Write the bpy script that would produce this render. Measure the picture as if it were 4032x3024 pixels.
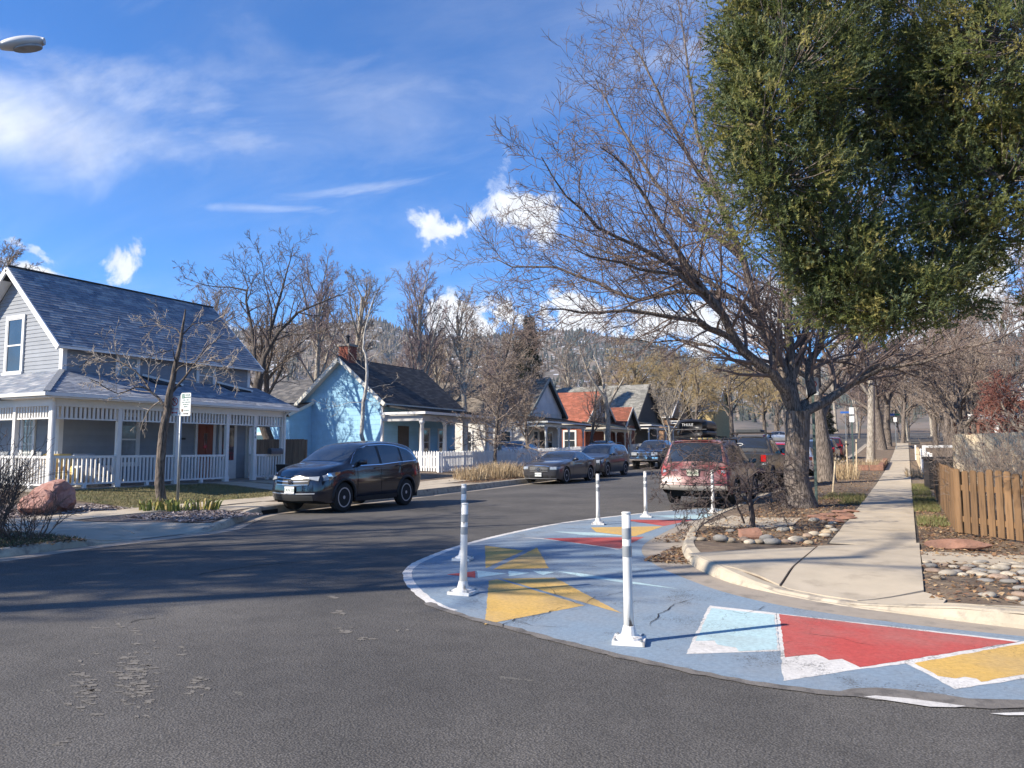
import bpy, bmesh, math, random
import numpy as np
from mathutils import Vector, Matrix
R = math.radians
for o in list(bpy.data.objects): bpy.data.objects.remove(o)
scene = bpy.context.scene
COL = scene.collection

# ---------------------------------------------------------------- camera
F = 2935.0; CAMH = 1.52; YAW = R(27.9); PITCH = math.atan((1768 - 1512) / F)
cam = bpy.data.cameras.new('camera'); camo = bpy.data.objects.new('camera', cam); COL.objects.link(camo)
camo.location = (0, 0, CAMH); camo.rotation_euler = (math.pi / 2 + PITCH, 0, YAW)
cam.sensor_width = 36; cam.lens = 36 * F / 4032; cam.clip_start = 0.05; cam.clip_end = 9000
scene.camera = camo

# photo pixel (4032 wide) -> direction; ground hit; used only to read positions off the photograph
_cy, _sy, _cp, _sp = math.cos(YAW), math.sin(YAW), math.cos(PITCH), math.sin(PITCH)
def ray(px, py):
    a = (px - 2016) / F; b = (1512 - py) / F
    fz = _sp + b * _cp; fh = _cp - b * _sp
    return (-fh * _sy + a * _cy, fh * _cy + a * _sy, fz)
def gz(y):
    if y < 14: return 0.0
    if y < 80: return 0.00034 * (y - 14) ** 2
    return 0.00034 * 66 ** 2 + 0.0449 * (y - 80)
def G(px, py, h=0.0):
    d = ray(px, py); t = 0.5
    while t < 400:
        t += 0.01
        if CAMH + t * d[2] <= gz(d[1] * t) + h: break
    return (d[0] * t, d[1] * t)
def onX(px, py, X): d = ray(px, py); t = X / d[0]; return Vector((X, d[1] * t, CAMH + t * d[2]))
def onY(px, py, Y): d = ray(px, py); t = Y / d[1]; return Vector((d[0] * t, Y, CAMH + t * d[2]))
def onD(px, py, D): d = ray(px, py); return Vector((d[0] * D, d[1] * D, CAMH + D * d[2]))

# ---------------------------------------------------------------- sun, sky, exposure
SUN_EL, SUN_AZ = R(33), math.atan2(-0.655, -0.755)
sun = bpy.data.lights.new('sun', 'SUN'); suno = bpy.data.objects.new('sun', sun); COL.objects.link(suno)
sun.energy = 5.0; sun.angle = R(0.53); sun.color = (1.0, 0.90, 0.75)
_sd = Vector((math.sin(SUN_AZ) * math.cos(SUN_EL), math.cos(SUN_AZ) * math.cos(SUN_EL), math.sin(SUN_EL)))
suno.rotation_euler = (-_sd).to_track_quat('-Z', 'Y').to_euler(); suno.location = (-30, -30, 60)
scene.view_settings.view_transform = 'Standard'; scene.view_settings.look = 'None'
scene.view_settings.exposure = 0.85; scene.view_settings.gamma = 1.0
scene.render.engine = 'CYCLES'

world = bpy.data.worlds.new('World'); scene.world = world; world.use_nodes = True
wn = world.node_tree; wn.nodes.clear()
class NB:
    def __init__(s, nt): s.nt = nt
    def n(s, typ, **kw):
        nd = s.nt.nodes.new(typ)
        for k, v in kw.items(): setattr(nd, k, v)
        return nd
    def lk(s, a, b): s.nt.links.new(a, b)
    def put(s, sock, v):
        if isinstance(v, bpy.types.NodeSocket): s.lk(v, sock)
        elif v is not None: sock.default_value = v
    def m(s, op, a, b=None, c=None, clamp=False):
        nd = s.n('ShaderNodeMath', operation=op, use_clamp=clamp)
        for i, v in enumerate((a, b, c)):
            if v is not None: s.put(nd.inputs[i], v)
        return nd.outputs[0]
    def v(s, op, a, b=None):
        nd = s.n('ShaderNodeVectorMath', operation=op)
        s.put(nd.inputs[0], a)
        if b is not None: s.put(nd.inputs[1], b)
        return nd.outputs['Value'] if op in ('DOT_PRODUCT', 'LENGTH', 'DISTANCE') else nd.outputs[0]
    def noise(s, vec, scale, detail=4, rough=0.5, dist=0.0):
        nd = s.n('ShaderNodeTexNoise'); s.put(nd.inputs['Vector'], vec)
        nd.inputs['Scale'].default_value = scale; nd.inputs['Detail'].default_value = detail
        nd.inputs['Roughness'].default_value = rough; nd.inputs['Distortion'].default_value = dist
        return nd.outputs['Fac']
    def ramp(s, f, lo, hi, a=0.0, b=1.0):
        nd = s.n('ShaderNodeMapRange', interpolation_type='SMOOTHSTEP'); s.put(nd.inputs[0], f)
        for i, v in ((1, lo), (2, hi), (3, a), (4, b)): s.put(nd.inputs[i], v)
        return nd.outputs[0]
    def mix(s, f, a, b, mode='MIX'):
        nd = s.n('ShaderNodeMix', data_type='RGBA', blend_type=mode); s.put(nd.inputs[0], f)
        s.put(nd.inputs[6], a if isinstance(a, bpy.types.NodeSocket) else (*a, 1)); s.put(nd.inputs[7], b if isinstance(b, bpy.types.NodeSocket) else (*b, 1))
        return nd.outputs[2]
def make_sky():
    b = NB(wn)
    sky = b.n('ShaderNodeTexSky', sky_type='NISHITA'); sky.sun_disc = False
    sky.sun_elevation = SUN_EL; sky.sun_rotation = SUN_AZ % (2 * math.pi)
    sky.altitude = 1650; sky.air_density = 1.0; sky.dust_density = 0.25; sky.ozone_density = 3.5
    hs = b.n('ShaderNodeMix', data_type='RGBA', blend_type='MULTIPLY'); hs.inputs[0].default_value = 1.0; hs.inputs[7].default_value = (0.42, 0.88, 1.32, 1)
    b.lk(sky.outputs[0], hs.inputs[6])
    tc = b.n('ShaderNodeTexCoord'); d = b.v('NORMALIZE', tc.outputs['Generated'])
    sx = b.n('ShaderNodeSeparateXYZ'); b.lk(d, sx.inputs[0])
    iz = b.m('DIVIDE', 1.0, b.m('ADD', b.m('MAXIMUM', sx.outputs[2], 0.0), 0.16))
    pl = b.v('SCALE', d); b.lk(iz, pl.node.inputs['Scale'])
    rot = b.n('ShaderNodeMapping'); b.lk(pl, rot.inputs[0]); rot.inputs['Rotation'].default_value = (0, 0, R(62)); rot.inputs['Scale'].default_value = (0.75, 1.7, 0.0)
    # thin high cirrus over the whole sky
    c1 = b.noise(rot.outputs[0], 1.1, 7, 0.62, 0.9); c2 = b.noise(pl, 0.55, 3, 0.5)
    cir = b.m('MULTIPLY', b.ramp(c1, 0.40, 0.85), b.ramp(c2, 0.36, 0.68, 0.12, 1.0))
    cir = b.m('MULTIPLY', cir, 0.36)
    warp = b.ramp(b.noise(d, 15.0, 10, 0.62, 0.25), 0.28, 0.72); warp2 = b.ramp(b.noise(rot.outputs[0], 2.0, 8, 0.6, 0.6), 0.28, 0.72)
    # individual clouds: where in the sky they stand, how wide and how tall (radians)
    def lobe(px, py, a, h, tilt=0.0, wv=warp, amp=1.5, lo=0.0, hi=0.6, dens=1.0):
        c = Vector(ray(px * 4032 / 2212, py * 4032 / 2212)).normalized()
        rr = Vector((c.y, -c.x, 0)).normalized(); uu = rr.cross(c).normalized()
        if uu.z < 0: uu = -uu
        ct, st = math.cos(tilt), math.sin(tilt); r2 = rr * ct + uu * st; u2 = uu * ct - rr * st
        du = b.m('DIVIDE', b.v('DOT_PRODUCT', d, tuple(r2)), a); dv = b.m('SUBTRACT', b.v('DOT_PRODUCT', d, tuple(u2)), c.dot(u2))
        dv = b.m('DIVIDE', dv, h); du = b.m('SUBTRACT', du, c.dot(r2) / a)
        q = b.m('SQRT', b.m('ADD', b.m('MULTIPLY', du, du), b.m('MULTIPLY', dv, dv)))
        front = b.m('GREATER_THAN', b.v('DOT_PRODUCT', d, tuple(c)), 0.0)
        e = b.m('ADD', b.m('SUBTRACT', 1.0, q), b.m('MULTIPLY', b.m('SUBTRACT', wv, 0.5), amp))
        return b.m('MULTIPLY', b.m('MULTIPLY', b.ramp(e, lo, hi), dens), front)
    lobes = [lobe(1125, 472, .064, .036, R(28), amp=2.3, lo=.1, hi=1.1, dens=.97), lobe(985, 495, .055, .024, R(8), amp=2.6, lo=.15, hi=1.2, dens=.88), lobe(1095, 350, .028, .045, amp=2.6, lo=.2, hi=1.3, dens=.38),
             lobe(1240, 690, .15, .030, R(-4), amp=1.7, hi=.45), lobe(1000, 705, .055, .034, amp=1.6, hi=.45), lobe(1520, 705, .16, .036, amp=1.7, hi=.5), lobe(1760, 640, .09, .03, amp=2.0, dens=.9),
             lobe(268, 582, .017, .03, R(-25), amp=2.2, lo=.2, hi=1.1, dens=.9), lobe(75, 545, .03, .010, R(-20), amp=2.4, lo=.25, hi=1.0, dens=.6), lobe(70, 584, .04, .009, R(-12), amp=1.6, lo=.1, hi=.8),
             lobe(2130, 560, .06, .05, amp=2.0), lobe(2120, 720, .2, .05, amp=1.8), lobe(520, 740, .12, .025, amp=2.0, dens=.8),
             lobe(-150, 255, .31, .078, R(8), wv=warp2, amp=.45, lo=-.1, hi=1.3, dens=.97), lobe(280, 215, .20, .055, R(-3), wv=warp2, amp=1.3, lo=-.1, hi=1.6, dens=.5),
             lobe(830, 402, .15, .012, R(10), wv=warp2, amp=1.5, lo=0, hi=1.5, dens=.50), lobe(560, 450, .14, .008, R(4), wv=warp2, amp=1.5, hi=1.5, dens=.34), lobe(640, 150, .30, .08, R(-14), wv=warp2, amp=1.7, hi=1.8, dens=.26),
             lobe(1500, 110, .28, .05, wv=warp2, amp=1.7, hi=1.8, dens=.30)]
    # the same kinds of cloud elsewhere round the sky
    far = b.m('MULTIPLY', b.ramp(b.noise(d, 4.5, 8, 0.6, 0.3), 0.55, 0.68), b.m('MULTIPLY', b.ramp(sx.outputs[2], 0.0, 0.05), b.ramp(sx.outputs[2], 0.34, 0.16)))
    behind = b.ramp(b.v('DOT_PRODUCT', d, tuple(Vector(ray(2016, 1512)).normalized())), 0.75, 0.55)
    lobes.append(b.m('MULTIPLY', far, behind))
    tot = cir
    for l in lobes: tot = b.m('MAXIMUM', tot, l)
    shade = b.ramp(b.noise(d, 22, 7, 0.6), 0.3, 0.7, 0.78, 1.0)
    cc = b.n('ShaderNodeCombineColor'); 
    for i, k in enumerate((6.6, 6.8, 7.2)): b.put(cc.inputs[i], b.m('MULTIPLY', shade, k))
    colr = b.mix(tot, hs.outputs[2], cc.outputs[0])
    bg = b.n('ShaderNodeBackground'); b.lk(colr, bg.inputs[0]); bg.inputs[1].default_value = 0.10
    world.cycles.sampling_method = 'MANUAL'; world.cycles.sample_map_resolution = 512
    out = b.n('ShaderNodeOutputWorld'); b.lk(bg.outputs[0], out.inputs[0])
make_sky()

# ---------------------------------------------------------------- helpers: materials
MATS = {}
def mat(name, base, rough=0.75, var=0.18, scale=3.0, detail=5, bump=0.0, bscale=60.0, col2=None, c2lo=0.5, c2hi=0.6, c2scale=4.0, metal=0.0, spec=0.5, rnd=0.0, attr=None, stretch=None, coat=0.0, emit=None, dist=0.0, bdist=0.02):
    if name in MATS: return MATS[name]
    m = bpy.data.materials.new(name); m.use_nodes = True; MATS[name] = m
    nt = m.node_tree; b = NB(nt); p = nt.nodes['Principled BSDF']
    geo = b.n('ShaderNodeNewGeometry'); pos = geo.outputs['Position']
    if stretch:
        mp = b.n('ShaderNodeMapping'); mp.inputs['Scale'].default_value = stretch; b.lk(pos, mp.inputs[0]); pos = mp.outputs[0]
    col = None
    if attr:
        at = b.n('ShaderNodeAttribute', attribute_name=attr); col = at.outputs['Color']
    c = b.mix(0.0, base, base) if col is None else col
    if col2 is not None: c = b.mix(b.ramp(b.noise(pos, c2scale, 6, 0.6, dist), c2lo, c2hi), c, col2)
    if var > 0:
        f = b.ramp(b.noise(pos, scale, detail, 0.6), 0.2, 0.8, 1 - var, 1 + var)
        if rnd > 0:
            oi = b.n('ShaderNodeObjectInfo'); f = b.m('MULTIPLY', f, b.m('ADD', 1 - rnd / 2, b.m('MULTIPLY', oi.outputs['Random'], rnd)))
        vm = b.n('ShaderNodeVectorMath', operation='SCALE'); b.lk(c, vm.inputs[0]); b.lk(f, vm.inputs['Scale']); c = vm.outputs[0]
    b.lk(c, p.inputs['Base Color'])
    p.inputs['Roughness'].default_value = rough; p.inputs['Metallic'].default_value = metal; p.inputs['Specular IOR Level'].default_value = spec
    if coat: p.inputs['Coat Weight'].default_value = coat; p.inputs['Coat Roughness'].default_value = 0.06
    if bump > 0:
        bp = b.n('ShaderNodeBump'); bp.inputs['Strength'].default_value = bump; bp.inputs['Distance'].default_value = bdist
        b.lk(b.noise(pos, bscale, 4, 0.6), bp.inputs['Height']); b.lk(bp.outputs[0], p.inputs['Normal'])
    return m

# ---------------------------------------------------------------- helpers: meshes
class MB:
    def __init__(s): s.v = []; s.f = []; s.mi = []; s.col = None
    def add(s, vs, fs, mi=0):
        o = len(s.v); s.v.extend(tuple(v) for v in vs); s.f.extend(tuple(i + o for i in f) for f in fs); s.mi.extend([mi] * len(fs)); return s
    def box(s, x0, x1, y0, y1, z0, z1, mi=0):
        return s.add([(x0, y0, z0), (x1, y0, z0), (x1, y1, z0), (x0, y1, z0), (x0, y0, z1), (x1, y0, z1), (x1, y1, z1), (x0, y1, z1)],
                     [(0, 3, 2, 1), (4, 5, 6, 7), (0, 1, 5, 4), (1, 2, 6, 5), (2, 3, 7, 6), (3, 0, 4, 7)], mi)
    def cbox(s, c, sx, sy, sz, mi=0, rz=0.0, bev=0.0):
        cr, sr = math.cos(rz), math.sin(rz)
        vs = []
        for z in (-sz / 2, sz / 2):
            for x, y in ((-1, -1), (1, -1), (1, 1), (-1, 1)):
                x *= sx / 2; y *= sy / 2; vs.append((c[0] + x * cr - y * sr, c[1] + x * sr + y * cr, c[2] + z))
        return s.add(vs, [(0, 3, 2, 1), (4, 5, 6, 7), (0, 1, 5, 4), (1, 2, 6, 5), (2, 3, 7, 6), (3, 0, 4, 7)], mi)
    def beam(s, a, c, w, h, mi=0, up=(0, 0, 1)):
        a = Vector(a); c = Vector(c); t = (c - a).normalized(); u = Vector(up); sd = t.cross(u)
        if sd.length < 1e-4: sd = t.cross(Vector((0, 1, 0)))
        sd.normalize(); u = sd.cross(t).normalized(); vs = []
        for p in (a, c):
            for i, j in ((-1, -1), (1, -1), (1, 1), (-1, 1)): vs.append(p + sd * (i * w / 2) + u * (j * h / 2))
        return s.add(vs, [(0, 1, 2, 3), (7, 6, 5, 4), (0, 4, 5, 1), (1, 5, 6, 2), (2, 6, 7, 3), (3, 7, 4, 0)], mi)
    def prism(s, poly, off, mi=0):
        """poly: list of 3d points (planar), off: extrusion vector"""
        off = Vector(off); P = [Vector(p) for p in poly]; n = len(P)
        vs = P + [p + off for p in P]
        fs = [tuple(range(n))[::-1], tuple(range(n, 2 * n))] + [(i, (i + 1) % n, n + (i + 1) % n, n + i) for i in range(n)]
        return s.add(vs, fs, mi)
    def tube(s, pts, rad, k=8, mi=0, cap=True):
        pts = [Vector(p) for p in pts]; n = len(pts); rad = rad if isinstance(rad, (list, tuple)) else [rad] * n
        vs = []; ref = Vector((0.31, 0.57, 0.76))
        for i, p in enumerate(pts):
            t = (pts[min(i + 1, n - 1)] - pts[max(i - 1, 0)]).normalized()
            a = t.cross(ref)
            if a.length < 1e-3: a = t.cross(Vector((1, 0, 0)))
            a.normalize(); c = t.cross(a)
            for j in range(k):
                th = 2 * math.pi * j / k; vs.append(p + (a * math.cos(th) + c * math.sin(th)) * rad[i])
        fs = [(i * k + j, i * k + (j + 1) % k, (i + 1) * k + (j + 1) % k, (i + 1) * k + j) for i in range(n - 1) for j in range(k)]
        if cap: fs += [tuple(range(k))[::-1], tuple(range((n - 1) * k, n * k))]
        return s.add(vs, fs, mi)
    def lathe(s, prof, k=16, c=(0, 0, 0), axis='z', mi=0, cap=True):
        vs = []
        for r, h in prof:
            for j in range(k):
                th = 2 * math.pi * j / k; a, b_ = r * math.cos(th), r * math.sin(th)
                vs.append((c[0] + a, c[1] + b_, c[2] + h) if axis == 'z' else (c[0] + h, c[1] + a, c[2] + b_) if axis == 'x' else (c[0] + a, c[1] + h, c[2] + b_))
        n = len(prof)
        fs = [(i * k + j, i * k + (j + 1) % k, (i + 1) * k + (j + 1) % k, (i + 1) * k + j) for i in range(n - 1) for j in range(k)]
        if cap: fs += [tuple(range(k))[::-1], tuple(range((n - 1) * k, n * k))]
        return s.add(vs, fs, mi)
    def grid(s, fn, nu, nv, mi=0):
        vs = [fn(i / nu, j / nv) for i in range(nu + 1) for j in range(nv + 1)]
        fs = [(i * (nv + 1) + j, (i + 1) * (nv + 1) + j, (i + 1) * (nv + 1) + j + 1, i * (nv + 1) + j + 1) for i in range(nu) for j in range(nv)]
        return s.add(vs, fs, mi)
    def mesh(s, name, mats, smooth=False):
        me = bpy.data.meshes.new(name); me.from_pydata(s.v, [], s.f)
        for m in (mats if isinstance(mats, (list, tuple)) else [mats]): me.materials.append(m)
        if any(s.mi): me.polygons.foreach_set('material_index', s.mi)
        if smooth: me.polygons.foreach_set('use_smooth', [True] * len(s.f))
        if s.col is not None:
            ca = me.color_attributes.new('Col', 'FLOAT_COLOR', 'CORNER'); arr = []
            for f, c in zip(s.f, s.col): arr.extend((*c, 1.0) * len(f))
            ca.data.foreach_set('color', arr)
        me.update(); return me
    def build(s, name, mats, parent=None, smooth=False, **kw):
        return link(name, s.mesh(name, mats, smooth), parent, **kw)
def link(name, me, parent=None, loc=None, rz=None, label=None, cat=None, group=None, kind=None):
    o = bpy.data.objects.new(name, me); COL.objects.link(o)
    if parent is not None: o.parent = parent
    if loc is not None: o.location = loc
    if rz is not None: o.rotation_euler = (0, 0, rz)
    tag(o, label, cat, group, kind); return o
def tag(o, label=None, cat=None, group=None, kind=None):
    if label: o['label'] = label
    if cat: o['category'] = cat
    if group: o['group'] = group
    if kind: o['kind'] = kind
    return o
def thing(name, label, cat, loc=(0, 0, 0), rz=0.0, group=None):
    return link(name, None, None, loc, rz, label, cat, group)
def copy_tree(o, parent=None):
    c = o.copy(); COL.objects.link(c)
    if parent is not None: c.parent = parent
    for ch in o.children: copy_tree(ch, c)
    return c
def np_mesh(name, V, Fq, mats, smooth=True, col=None, mi=None):
    """V (n,3); Fq (m,k) index array with constant k"""
    me = bpy.data.meshes.new(name); V = np.asarray(V, np.float32); Fq = np.asarray(Fq, np.int32); m, k = Fq.shape
    me.vertices.add(len(V)); me.vertices.foreach_set('co', V.ravel()); me.loops.add(m * k); me.loops.foreach_set('vertex_index', Fq.ravel())
    me.polygons.add(m); me.polygons.foreach_set('loop_start', np.arange(0, m * k, k, dtype=np.int32)); 
    try: me.polygons.foreach_set('loop_total', np.full(m, k, np.int32))
    except Exception: pass
    for x in (mats if isinstance(mats, (list, tuple)) else [mats]): me.materials.append(x)
    if mi is not None: me.polygons.foreach_set('material_index', np.asarray(mi, np.int32))
    me.polygons.foreach_set('use_smooth', np.full(m, smooth))
    if col is not None:
        ca = me.color_attributes.new('Col', 'FLOAT_COLOR', 'CORNER'); c4 = np.ones((m, k, 4), np.float32); c4[:, :, :3] = np.asarray(col)[:, None, :]
        ca.data.foreach_set('color', c4.ravel())
    me.update(calc_edges=True); return me
def lerp(a, b, t): return a + (b - a) * t
def pl(xs, ys, x): return float(np.interp(x, xs, ys))
def sstep(a, b, x):
    t = min(1, max(0, (x - a) / (b - a))); return t * t * (3 - 2 * t)
# ================================================================ ground, street, pavements
Z6 = lambda x, y: (1500 + x / .8736, 1850 + y / .8736)
Z9 = lambda x, y: (2700 + x / 1.6607, 1900 + y / 1.6607)
def zroad(x, y): return gz(y) - min(0.07, 0.022 * max(0.0, -11 - x))
# kerb lines (x, y) along the photograph's corner and both sides of the street
KR = [(60, 7.0), (12, 7.2), (5, 7.45), (2.2, 7.6), (0.8, 7.75), (0.19, 7.86), (-0.66, 8.05), (-1.45, 8.48), (-1.94, 8.9), (-2.56, 9.84), (-3.0, 11.0), (-3.25, 12.1), (-3.55, 13.6), (-3.75, 15.5), (-3.85, 18), (-3.88, 24), (-3.9, 40), (-3.9, 95)]
KL = [(-80, 2.4), (-20, 2.7), (-15.5, 3.1), (-13.2, 3.7), (-11.9, 4.7), (-11.3, 5.9), (-11.5, 7.0), (-11.55, 8.2), (-11.5, 9.6), (-11.75, 10.3), (-12.3, 11.0), (-12.9, 11.8), (-13.5, 12.6), (-14.0, 13.6), (-14.2, 15.5), (-14.45, 20), (-14.8, 26), (-15.05, 32), (-15.25, 38), (-15.3, 95)]
def kx(K, y):
    ys = [p[1] for p in K]; xs = [p[0] for p in K]; return pl(ys, xs, y)
def ramp_dip(x, y, cx, cy, r0, r1): return sstep(r0, r1, math.hypot(x - cx, y - cy))
def zright(x, y):
    d = min(ramp_dip(x, y, -0.85, 8.15, 0.35, 1.5), 1)
    return gz(y) + 0.02 + 0.10 * d + 0.10 * sstep(0.3, 3, x) * sstep(12, 16, y)
def zleft(x, y):
    d = ramp_dip(x, y, -11.45, 8.75, 0.6, 1.6)
    return gz(y) + 0.0 + 0.13 * d - 0.03 * sstep(-15, -13, -abs(x)) + 0.22 * sstep(-16.2, -21, x)
Msoil = mat('soil', (0.14, 0.10, 0.068), 0.95, 0.35, 2.5, bump=0.5, bscale=45, col2=(0.20, 0.15, 0.10), c2lo=.45, c2hi=.62, c2scale=6, bdist=.03)
Mconc = mat('concrete', (0.44, 0.375, 0.285), 0.9, 0.13, 1.6, bump=0.25, bscale=140, col2=(0.32, 0.27, 0.205), c2lo=.52, c2hi=.72, c2scale=2.2, bdist=.006)
Mkerb = mat('kerb_concrete', (0.43, 0.37, 0.28), 0.9, 0.18, 3, bump=0.4, bscale=90, col2=(0.22, 0.19, 0.16), c2lo=.5, c2hi=.7, c2scale=5, bdist=.008)
Mgut = mat('gutter_concrete', (0.34, 0.29, 0.235), 0.92, 0.2, 3, bump=0.4, bscale=110, col2=(0.17, 0.15, 0.125), c2lo=.45, c2hi=.7, c2scale=3, bdist=.008)
def asphalt():
    m = bpy.data.materials.new('asphalt'); m.use_nodes = True; b = NB(m.node_tree); p = m.node_tree.nodes['Principled BSDF']
    pos = b.n('ShaderNodeNewGeometry').outputs['Position']
    big = b.noise(pos, 0.35, 4, 0.6); mid = b.noise(pos, 3.0, 5, 0.65); fine = b.noise(pos, 95, 3, 0.7)
    vo = b.n('ShaderNodeTexVoronoi'); vo.inputs['Scale'].default_value = 75; b.lk(pos, vo.inputs['Vector'])
    agg = b.ramp(vo.outputs['Color'].node.outputs['Distance'], 0.05, 0.75, 1.25, 0.7)
    base = b.mix(b.ramp(big, .35, .68), (0.082, 0.077, 0.072), (0.126, 0.117, 0.107))
    f = b.m('MULTIPLY', b.m('MULTIPLY', agg, b.ramp(fine, .25, .75, .40, 1.65)), b.ramp(mid, .2, .8, .86, 1.14))
    sc = b.n('ShaderNodeVectorMath', operation='SCALE'); b.lk(base, sc.inputs[0]); b.lk(f, sc.inputs['Scale'])
    stone = b.ramp(b.noise(pos, 160, 2, .5), .66, .72, 0, .6)
    c = b.mix(stone, sc.outputs[0], (0.30, 0.28, 0.26))
    # worn patches of the old surface show through
    mp = b.n('ShaderNodeMapping'); mp.inputs['Rotation'].default_value = (0, 0, R(20)); mp.inputs['Scale'].default_value = (1.0, 2.4, 1); b.lk(pos, mp.inputs[0])
    w = b.m('MULTIPLY', b.ramp(b.noise(mp.outputs[0], 2.1, 7, 0.72), .655, .665), b.ramp(b.noise(pos, .5, 2, .5), .50, .56))
    c = b.mix(b.m('MULTIPLY', w, .75), c, (0.155, 0.145, 0.125))
    cr = b.n('ShaderNodeTexVoronoi', feature='DISTANCE_TO_EDGE'); cr.inputs['Scale'].default_value = .28; wv = b.v('ADD', pos, b.v('SCALE', b.n('ShaderNodeTexNoise').outputs['Color']))
    b.lk(pos, cr.inputs['Vector'])
    b.lk(c, p.inputs['Base Color']); p.inputs['Roughness'].default_value = .88; p.inputs['Specular IOR Level'].default_value = .35
    bp = b.n('ShaderNodeBump'); bp.inputs['Strength'].default_value = .6; bp.inputs['Distance'].default_value = .007
    b.lk(b.m('ADD', b.m('MULTIPLY', vo.outputs['Distance'], -1.0), b.m('MULTIPLY', fine, .9)), bp.inputs['Height']); b.lk(bp.outputs[0], p.inputs['Normal'])
    return m
Masph = asphalt()

# far ground sheet, carries everything and reaches the horizon
mb = MB(); ys = [-400, -60, -20, 0, 10, 14] + list(range(18, 82, 4)) + [90, 110, 140, 180, 300, 700, 1600]
xs = [-1600, -700, -200, -80, -40, -20, 0, 20, 40, 80, 200, 700, 1600]
for j in range(len(ys)):
    for i in range(len(xs)): mb.v.append((xs[i], ys[j], min(gz(ys[j]), 7.5) - 0.12))
n = len(xs)
for j in range(len(ys) - 1):
    for i in range(n - 1): mb.f.append((j * n + i, j * n + i + 1, (j + 1) * n + i + 1, (j + 1) * n + i)); mb.mi.append(0)
mb.build('ground', Msoil, kind='structure', smooth=True)
# road sheet
mb = MB(); ys = [-40, -20, -8, -4, -2, 0, 2, 4, 6, 8, 10, 12, 14] + list(range(16, 80, 2)) + [85, 90, 95, 105, 115, 140]
xs = [-60, -30, -20, -17, -15, -14, -13, -12, -11, -9, -7, -5, -3, -1, 2, 6, 12, 30, 60]
for y in ys:
    for x in xs:
        zz = zroad(x, y)
        mb.v.append((x, y, zz))
n = len(xs)
for j in range(len(ys) - 1):
    for i in range(n - 1):
        if ys[j] >= 12 and not (-18 < xs[i] and xs[i + 1] <= -1) and ys[j] < 95: continue
        mb.f.append((j * n + i, j * n + i + 1, (j + 1) * n + i + 1, (j + 1) * n + i)); mb.mi.append(0)
road = mb.build('road', Masph, kind='structure', smooth=True)

# raised blocks of yard on both sides
def block(name, K, side, zf, m, xfar, yfar):
    ys = sorted(set([p[1] for p in K] + [y for y in np.arange(7.0, 16, .18)] + [y for y in np.arange(16, yfar, 1.0)] + [yfar])); ys = [y for y in ys if K[0][1] <= y <= yfar]
    ts = [i * .0033 for i in range(19)] + [.07, .09, .12, .16, .2, .28, .4, .6, 1.0]; mb = MB()
    for y in ys:
        x0 = kx(K, y) + side * 0.13
        for t in ts:
            x = x0 + (xfar - x0) * t; mb.v.append((x, y, zf(x, y)))
    n = len(ts)
    for j in range(len(ys) - 1):
        for i in range(n - 1):
            q = (j * n + i, j * n + i + 1, (j + 1) * n + i + 1, (j + 1) * n + i); mb.f.append(q if side > 0 else q[::-1]); mb.mi.append(0)
    return mb.build(name, m, kind='structure', smooth=True)
block('yard_ground', KR, 1, zright, Msoil, 70, 95); block('yard_ground', KL, -1, zleft, Msoil, -90, 95)

def resample(P, step):
    out = []; 
    for (a, c) in zip(P[:-1], P[1:]):
        L = math.hypot(c[0] - a[0], c[1] - a[1]); n = max(1, int(L / step))
        for i in range(n): out.append((lerp(a[0], c[0], i / n), lerp(a[1], c[1], i / n)))
    out.append(P[-1]); return out
def smooth_line(P, it=2):
    for _ in range(it):
        Q = [P[0]]
        for a, c in zip(P[:-1], P[1:]): Q += [(lerp(a[0], c[0], .25), lerp(a[1], c[1], .25)), (lerp(a[0], c[0], .75), lerp(a[1], c[1], .75))]
        P = Q + [P[-1]]
    return P
def kerb(name, K, side, zf, seg=(0, 99)):
    P = resample(smooth_line(K[seg[0]:seg[1]], 1), .35); mb = MB(); n = len(P); rows = []
    rg = random.Random(5)
    for i, p in enumerate(P):
        a = P[max(i - 1, 0)]; c = P[min(i + 1, n - 1)]; tx, ty = c[0] - a[0], c[1] - a[1]; L = math.hypot(tx, ty); nx, ny = ty / L * 1, -tx / L * 1
        if (nx * side < 0 if abs(nx) > .3 else ny < 0): nx, ny = -nx, -ny       # towards the yard
        zt = zf(p[0] + nx * .1, p[1] + ny * .1) + .012 + rg.uniform(-.004, .004); zr_ = zroad(*p)
        rows.append([(p[0] - nx * .03, p[1] - ny * .03, zr_ - .06), (p[0] - nx * .015, p[1] - ny * .015, zr_ + .25 * (zt - zr_)), (p[0] + nx * .02, p[1] + ny * .02, zt - .02), (p[0] + nx * .05, p[1] + ny * .05, zt), (p[0] + nx * .16, p[1] + ny * .16, zt + .002), (p[0] + nx * .165, p[1] + ny * .165, zt - .08)])
    for r in rows: mb.v.extend(r)
    for i in range(n - 1):
        for j in range(5): mb.f.append((i * 6 + j, (i + 1) * 6 + j, (i + 1) * 6 + j + 1, i * 6 + j + 1)); mb.mi.append(0)
    return mb.build(name, Mkerb, kind='structure', smooth=False)
kerb('kerb', KR, 1, zright); kerb('kerb', KL, -1, zleft)

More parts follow.
